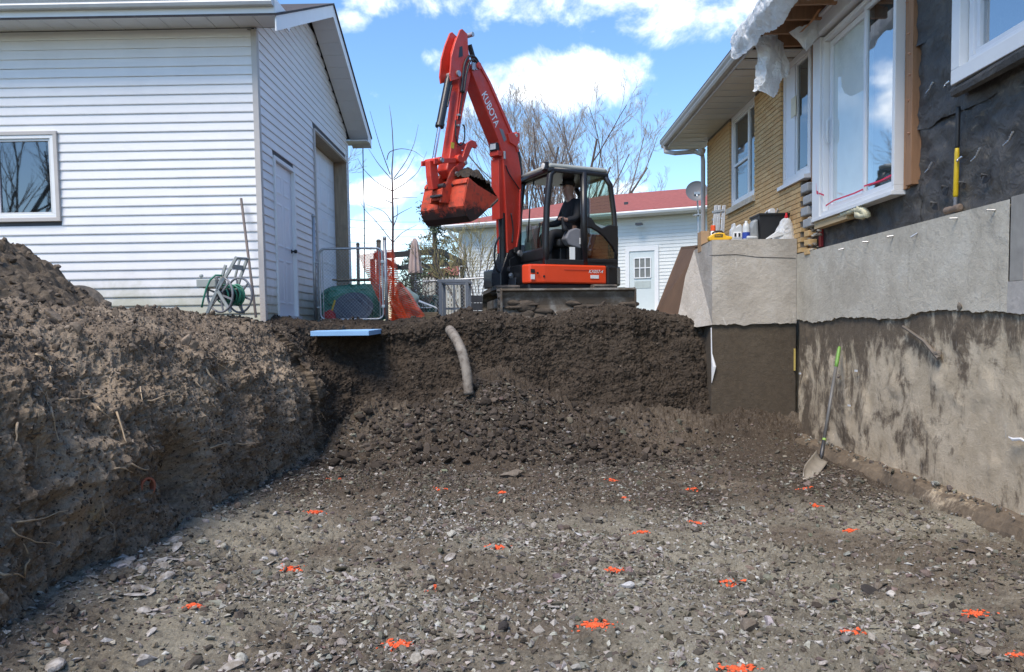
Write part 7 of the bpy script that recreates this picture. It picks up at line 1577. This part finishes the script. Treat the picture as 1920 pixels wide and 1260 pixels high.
# ---- bare trees
def branch_mesh(segs, name, mat, parent, n=4):
    m = MB()
    for P, Rr, k in segs: m.tube(P, Rr, k, False)
    return m.build(name, mat, parent, smooth=True)
def bare_tree(name, label, base, H, stems, spread, seed, depth=5, kids=(3, 4), r0=.11, group=None, twigcol=(.34,.3,.26), lean=(0, 0), trunk_h=.6):
    rnd = random.Random(seed); t = thing(name, label, 'tree', tuple(base), group); thick, thin = [], []
    def grow(p, d, L, r, lev):
        n_ = 5 if lev < 3 else 3 if lev < 4 else 2; P = [p]; q = p; dd = d.copy()
        for k in range(n_):
            dd = (dd+V((rnd.gauss(0, .09), rnd.gauss(0, .09), rnd.gauss(.045, .05)))).normalized(); q = q+dd*L/n_; P.append(q)
        Rr = [r*(1-.55*k/n_) for k in range(n_+1)]; (thick if lev < 2 else thin).append((P, Rr, 6 if lev < 2 else 3))
        if lev >= depth: return
        nk = rnd.randint(*kids)+(2 if lev < 2 else 0)
        for k in range(nk):
            f_ = .3+.68*(k+rnd.random()*.7)/nk; i = min(int(f_*n_), n_-1); pp = P[i].lerp(P[i+1], f_*n_-i); a = rnd.uniform(0, 6.28)
            o_ = dd.orthogonal().normalized(); o_ = (Matrix.Rotation(a, 3, dd) @ o_); sp_ = rnd.uniform(.35, .75)
            nd_ = (dd+o_*sp_+V((0,0,.12))).normalized(); grow(pp, nd_, L*rnd.uniform(.42, .66)*(1.1-.4*f_), max(r*(1-.5*f_)*.55, .0055), lev+1)
    for k in range(stems):
        a = 2*math.pi*(k+rnd.random()*.6)/stems; sp_ = spread*rnd.uniform(.35, 1.); d = V((math.cos(a)*sp_+lean[0], math.sin(a)*sp_+lean[1], 1)).normalized(); grow(base+UZ*rnd.uniform(0, trunk_h)*.3+V((math.cos(a)*.12, math.sin(a)*.12, 0)), d, H*rnd.uniform(.62, .78), r0*rnd.uniform(.7, 1.1), 0)
    bk_ = simple(name+'_bark', (.13,.105,.09), .9, var=.25, scale=6); tw = simple(name+'_twigs', twigcol, .85, var=.3, scale=4)
    branch_mesh(thick, 'trunk', bk_, t); branch_mesh(thin, 'crown', tw, t); return t
bare_tree('bare_maple', 'large bare many stemmed tree rising behind the white house', V((1.7, 33, -.06)), 10.2, 11, .55, 5, 5, (3, 4), .09, trunk_h=1.2)
bare_tree('bare_maple', 'bare spreading tree right behind the white house roof', V((4.6, 36, -.06)), 6.6, 8, .65, 12, 4, (4, 5), .08)
bare_tree('bare_tree', 'bare tree with thin twigs peeping out behind the garage', V((-9.4, 27, -.06)), 7.5, 5, .55, 21, 4, (3, 4), .1)
bare_tree('bare_tree', 'leafless tree hidden behind the garage and mirrored in the patio door', V((-13.5, 20, -.06)), 9.0, 6, .5, 31, 4, (3, 4), .12)
bare_tree('yellow_shrub', 'sparse shrub with yellowish bare twigs before the white house', V((onY(880, 590, 18.5).x, 18.5, -.06)), 2.6, 7, .55, 41, 3, (3, 4), .018, twigcol=(.34,.29,.13))
bare_tree('bare_tree', 'leafless tree seen mirrored in the garage window', V((-16.8, -4.2, -.06)), 9.0, 5, .6, 51, 3, (4, 5), .14)
# ---- sapling traced from the picture
sp = thing('sapling', 'thin reddish leafless sapling by the netting', 'tree', tuple(onY(738, 602, 13.0))); smat = simple('sapling_bark', (.17,.1,.095), .8, var=.2)
def zs4(x, y, Y=13.0): return onY(x/3.938+620, y/3.938+180, Y)
m = MB(); P = [onY(738, 604, 13.0), zs4(458, 1100), zs4(460, 950), zs4(458, 800), zs4(455, 650), zs4(452, 560), zs4(462, 400), zs4(455, 250), zs4(445, 150), zs4(432, 65)]; m.tube(P, [.024,.021,.019,.017,.015,.012,.009,.007,.005,.002], 7); m.build('trunk', smat, sp, smooth=True)
brs = [[(458,1080),(350,940),(250,840),(185,720)],[(460,1085),(520,1010),(640,950)],[(450,700),(340,640),(240,540),(200,460)],[(460,700),(560,640),(650,560),(710,410)],[(445,610),(350,500),(280,390)],[(440,580),(360,360),(290,110)],[(465,610),(560,480),(620,350),(648,210)],[(465,620),(560,560),(620,440)],[(452,790),(390,760),(340,715)],[(465,960),(500,870),(480,740)],[(455,940),(400,850),(260,800)],[(460,760),(540,750),(640,750)],[(415,470),(430,410),(520,385),(620,405),(690,460)],[(460,900),(520,860),(600,820)]]
for k, b_ in enumerate(brs):
    P = [zs4(a, b, 13.0+.35*math.sin(k*2.3)*i/len(b_)) for i, (a, b) in enumerate(b_)]; Q = []
    for i in range(len(P)-1):
        for j in range(3): Q.append(P[i].lerp(P[i+1], j/3))
    Q.append(P[-1]); Q = [Q[0]]+[(Q[i-1]+2*Q[i]+Q[i+1])/4 for i in range(1, len(Q)-1)]+[Q[-1]]; m = MB(); m.tube(Q, [.009*(1-.8*i/len(Q)) for i in range(len(Q))], 5, False); m.build('branch', smat, sp, smooth=True)
# ---- conifer behind the bucket
def conifer(base, H, W, seed, label):
    rnd = random.Random(seed); t = thing('conifer', label, 'tree', tuple(base)); m = MB(); m.tube([base, base+UZ*H*.6, base+UZ*H], [.14,.08,.02], 8); m.build('trunk', simple('conifer_bark', (.1,.075,.06), .9), t); m = MB()
    z = .35; bl_ = MB()
    while z < H:
        r_ = W*(1-z/H)**.75*rnd.uniform(.6, 1.15)+.12
        for k in range(rnd.randint(4, 6)):
            a = rnd.uniform(0, 6.28); d = V((math.cos(a), math.sin(a), rnd.uniform(-.25, .2))).normalized(); L = r_*rnd.uniform(.6, 1.1); p0 = base+UZ*z; bl_.tube([p0, p0+d*L*.5, p0+d*L-UZ*.1*L], [.018,.012,.004], 3, False)
            for j in range(int(30*L/.6)):
                f_ = rnd.uniform(.22, 1.0); c_ = p0+d*L*f_-UZ*.1*L*f_*f_+V((rnd.gauss(0, .09), rnd.gauss(0, .09), rnd.gauss(-.03, .07))); e1 = V((rnd.gauss(0, 1), rnd.gauss(0, 1), rnd.gauss(0, .7))).normalized(); e2 = e1.orthogonal().normalized()
                s_ = rnd.uniform(.05, .12); m.add([c_-e1*s_, c_+e2*s_*.28, c_+e1*s_, c_-e2*s_*.28], [(0,1,2,3)])
        z += rnd.uniform(.13, .24)
    bl_.build('boughs', simple('conifer_bough', (.1,.08,.06), .9), t); m.build('crown', simple('conifer_needles', (.075,.095,.055), .8, var=.45, scale=2.5), t); return t
conifer(V((onY(818, 590, 27).x, 27, -.06)), 5.6, 1.5, 3, 'loose dark conifer below and behind the raised bucket')
conifer(V((onY(775, 590, 31).x, 31, -.06)), 3.6, 1.3, 9, 'shorter conifer left of the folded parasol')
# ---- far tree line and wires
def far_mass(x0, x1, Y, h, seed, name, label, col):
    m = MB(); rnd = random.Random(seed)
    for k in range(2600):
        x = rnd.uniform(x0, x1); hh_ = h*(.55+.45*n1(x*.12, seed)+.25*n1(x*.5, seed+3)); c_ = V((x, Y+rnd.uniform(-2, 2), rnd.random()**.7*max(hh_, .5))); e1 = V((rnd.gauss(0, 1), rnd.gauss(0, 1), rnd.gauss(0, 1))).normalized(); e2 = e1.orthogonal().normalized(); s_ = rnd.uniform(.12, .4); m.add([c_-e1*s_, c_+e2*s_*.4, c_+e1*s_, c_-e2*s_*.4], [(0,1,2,3)])
    tag(m.build(name, simple(name+'_mat', col, .9, var=.35, scale=1)), label, 'trees', kind='stuff')
far_mass(-60, 40, 75, 3.2, 4, 'far_hedge', 'low far off line of bare trees and hedges on the horizon', (.1,.1,.075))
wm = MT['dark_metal']
for k, (y0_, y1_) in enumerate([(404, 410), (419, 424), (433, 437), (447, 450), (459, 461)]):
    a_, b_ = onY(560, y0_-3, 40), onY(930, y1_-3, 40); P = [a_.lerp(b_, t_/12)-UZ*.35*math.sin(math.pi*t_/12) for t_ in range(13)]; m = MB(); m.tube(P, .012, 4, False)
    tag(m.build('power_line', wm), ['highest', 'second', 'third', 'fourth', 'lowest'][k]+' of the thin overhead wires beyond the garage', 'wire', 'overhead wires beyond the garage')
m = MB(); P = [onY(679, 205, 15.62), onY(680, 240, 15.66), onY(681, 320, 15.68), onY(683, 400, 15.68), onY(684, 590, 15.68)]; m.tube(P, .012, 6); tag(m.build('hanging_cable', wm), 'dark cable hanging from the garage eave to the ground', 'cable')
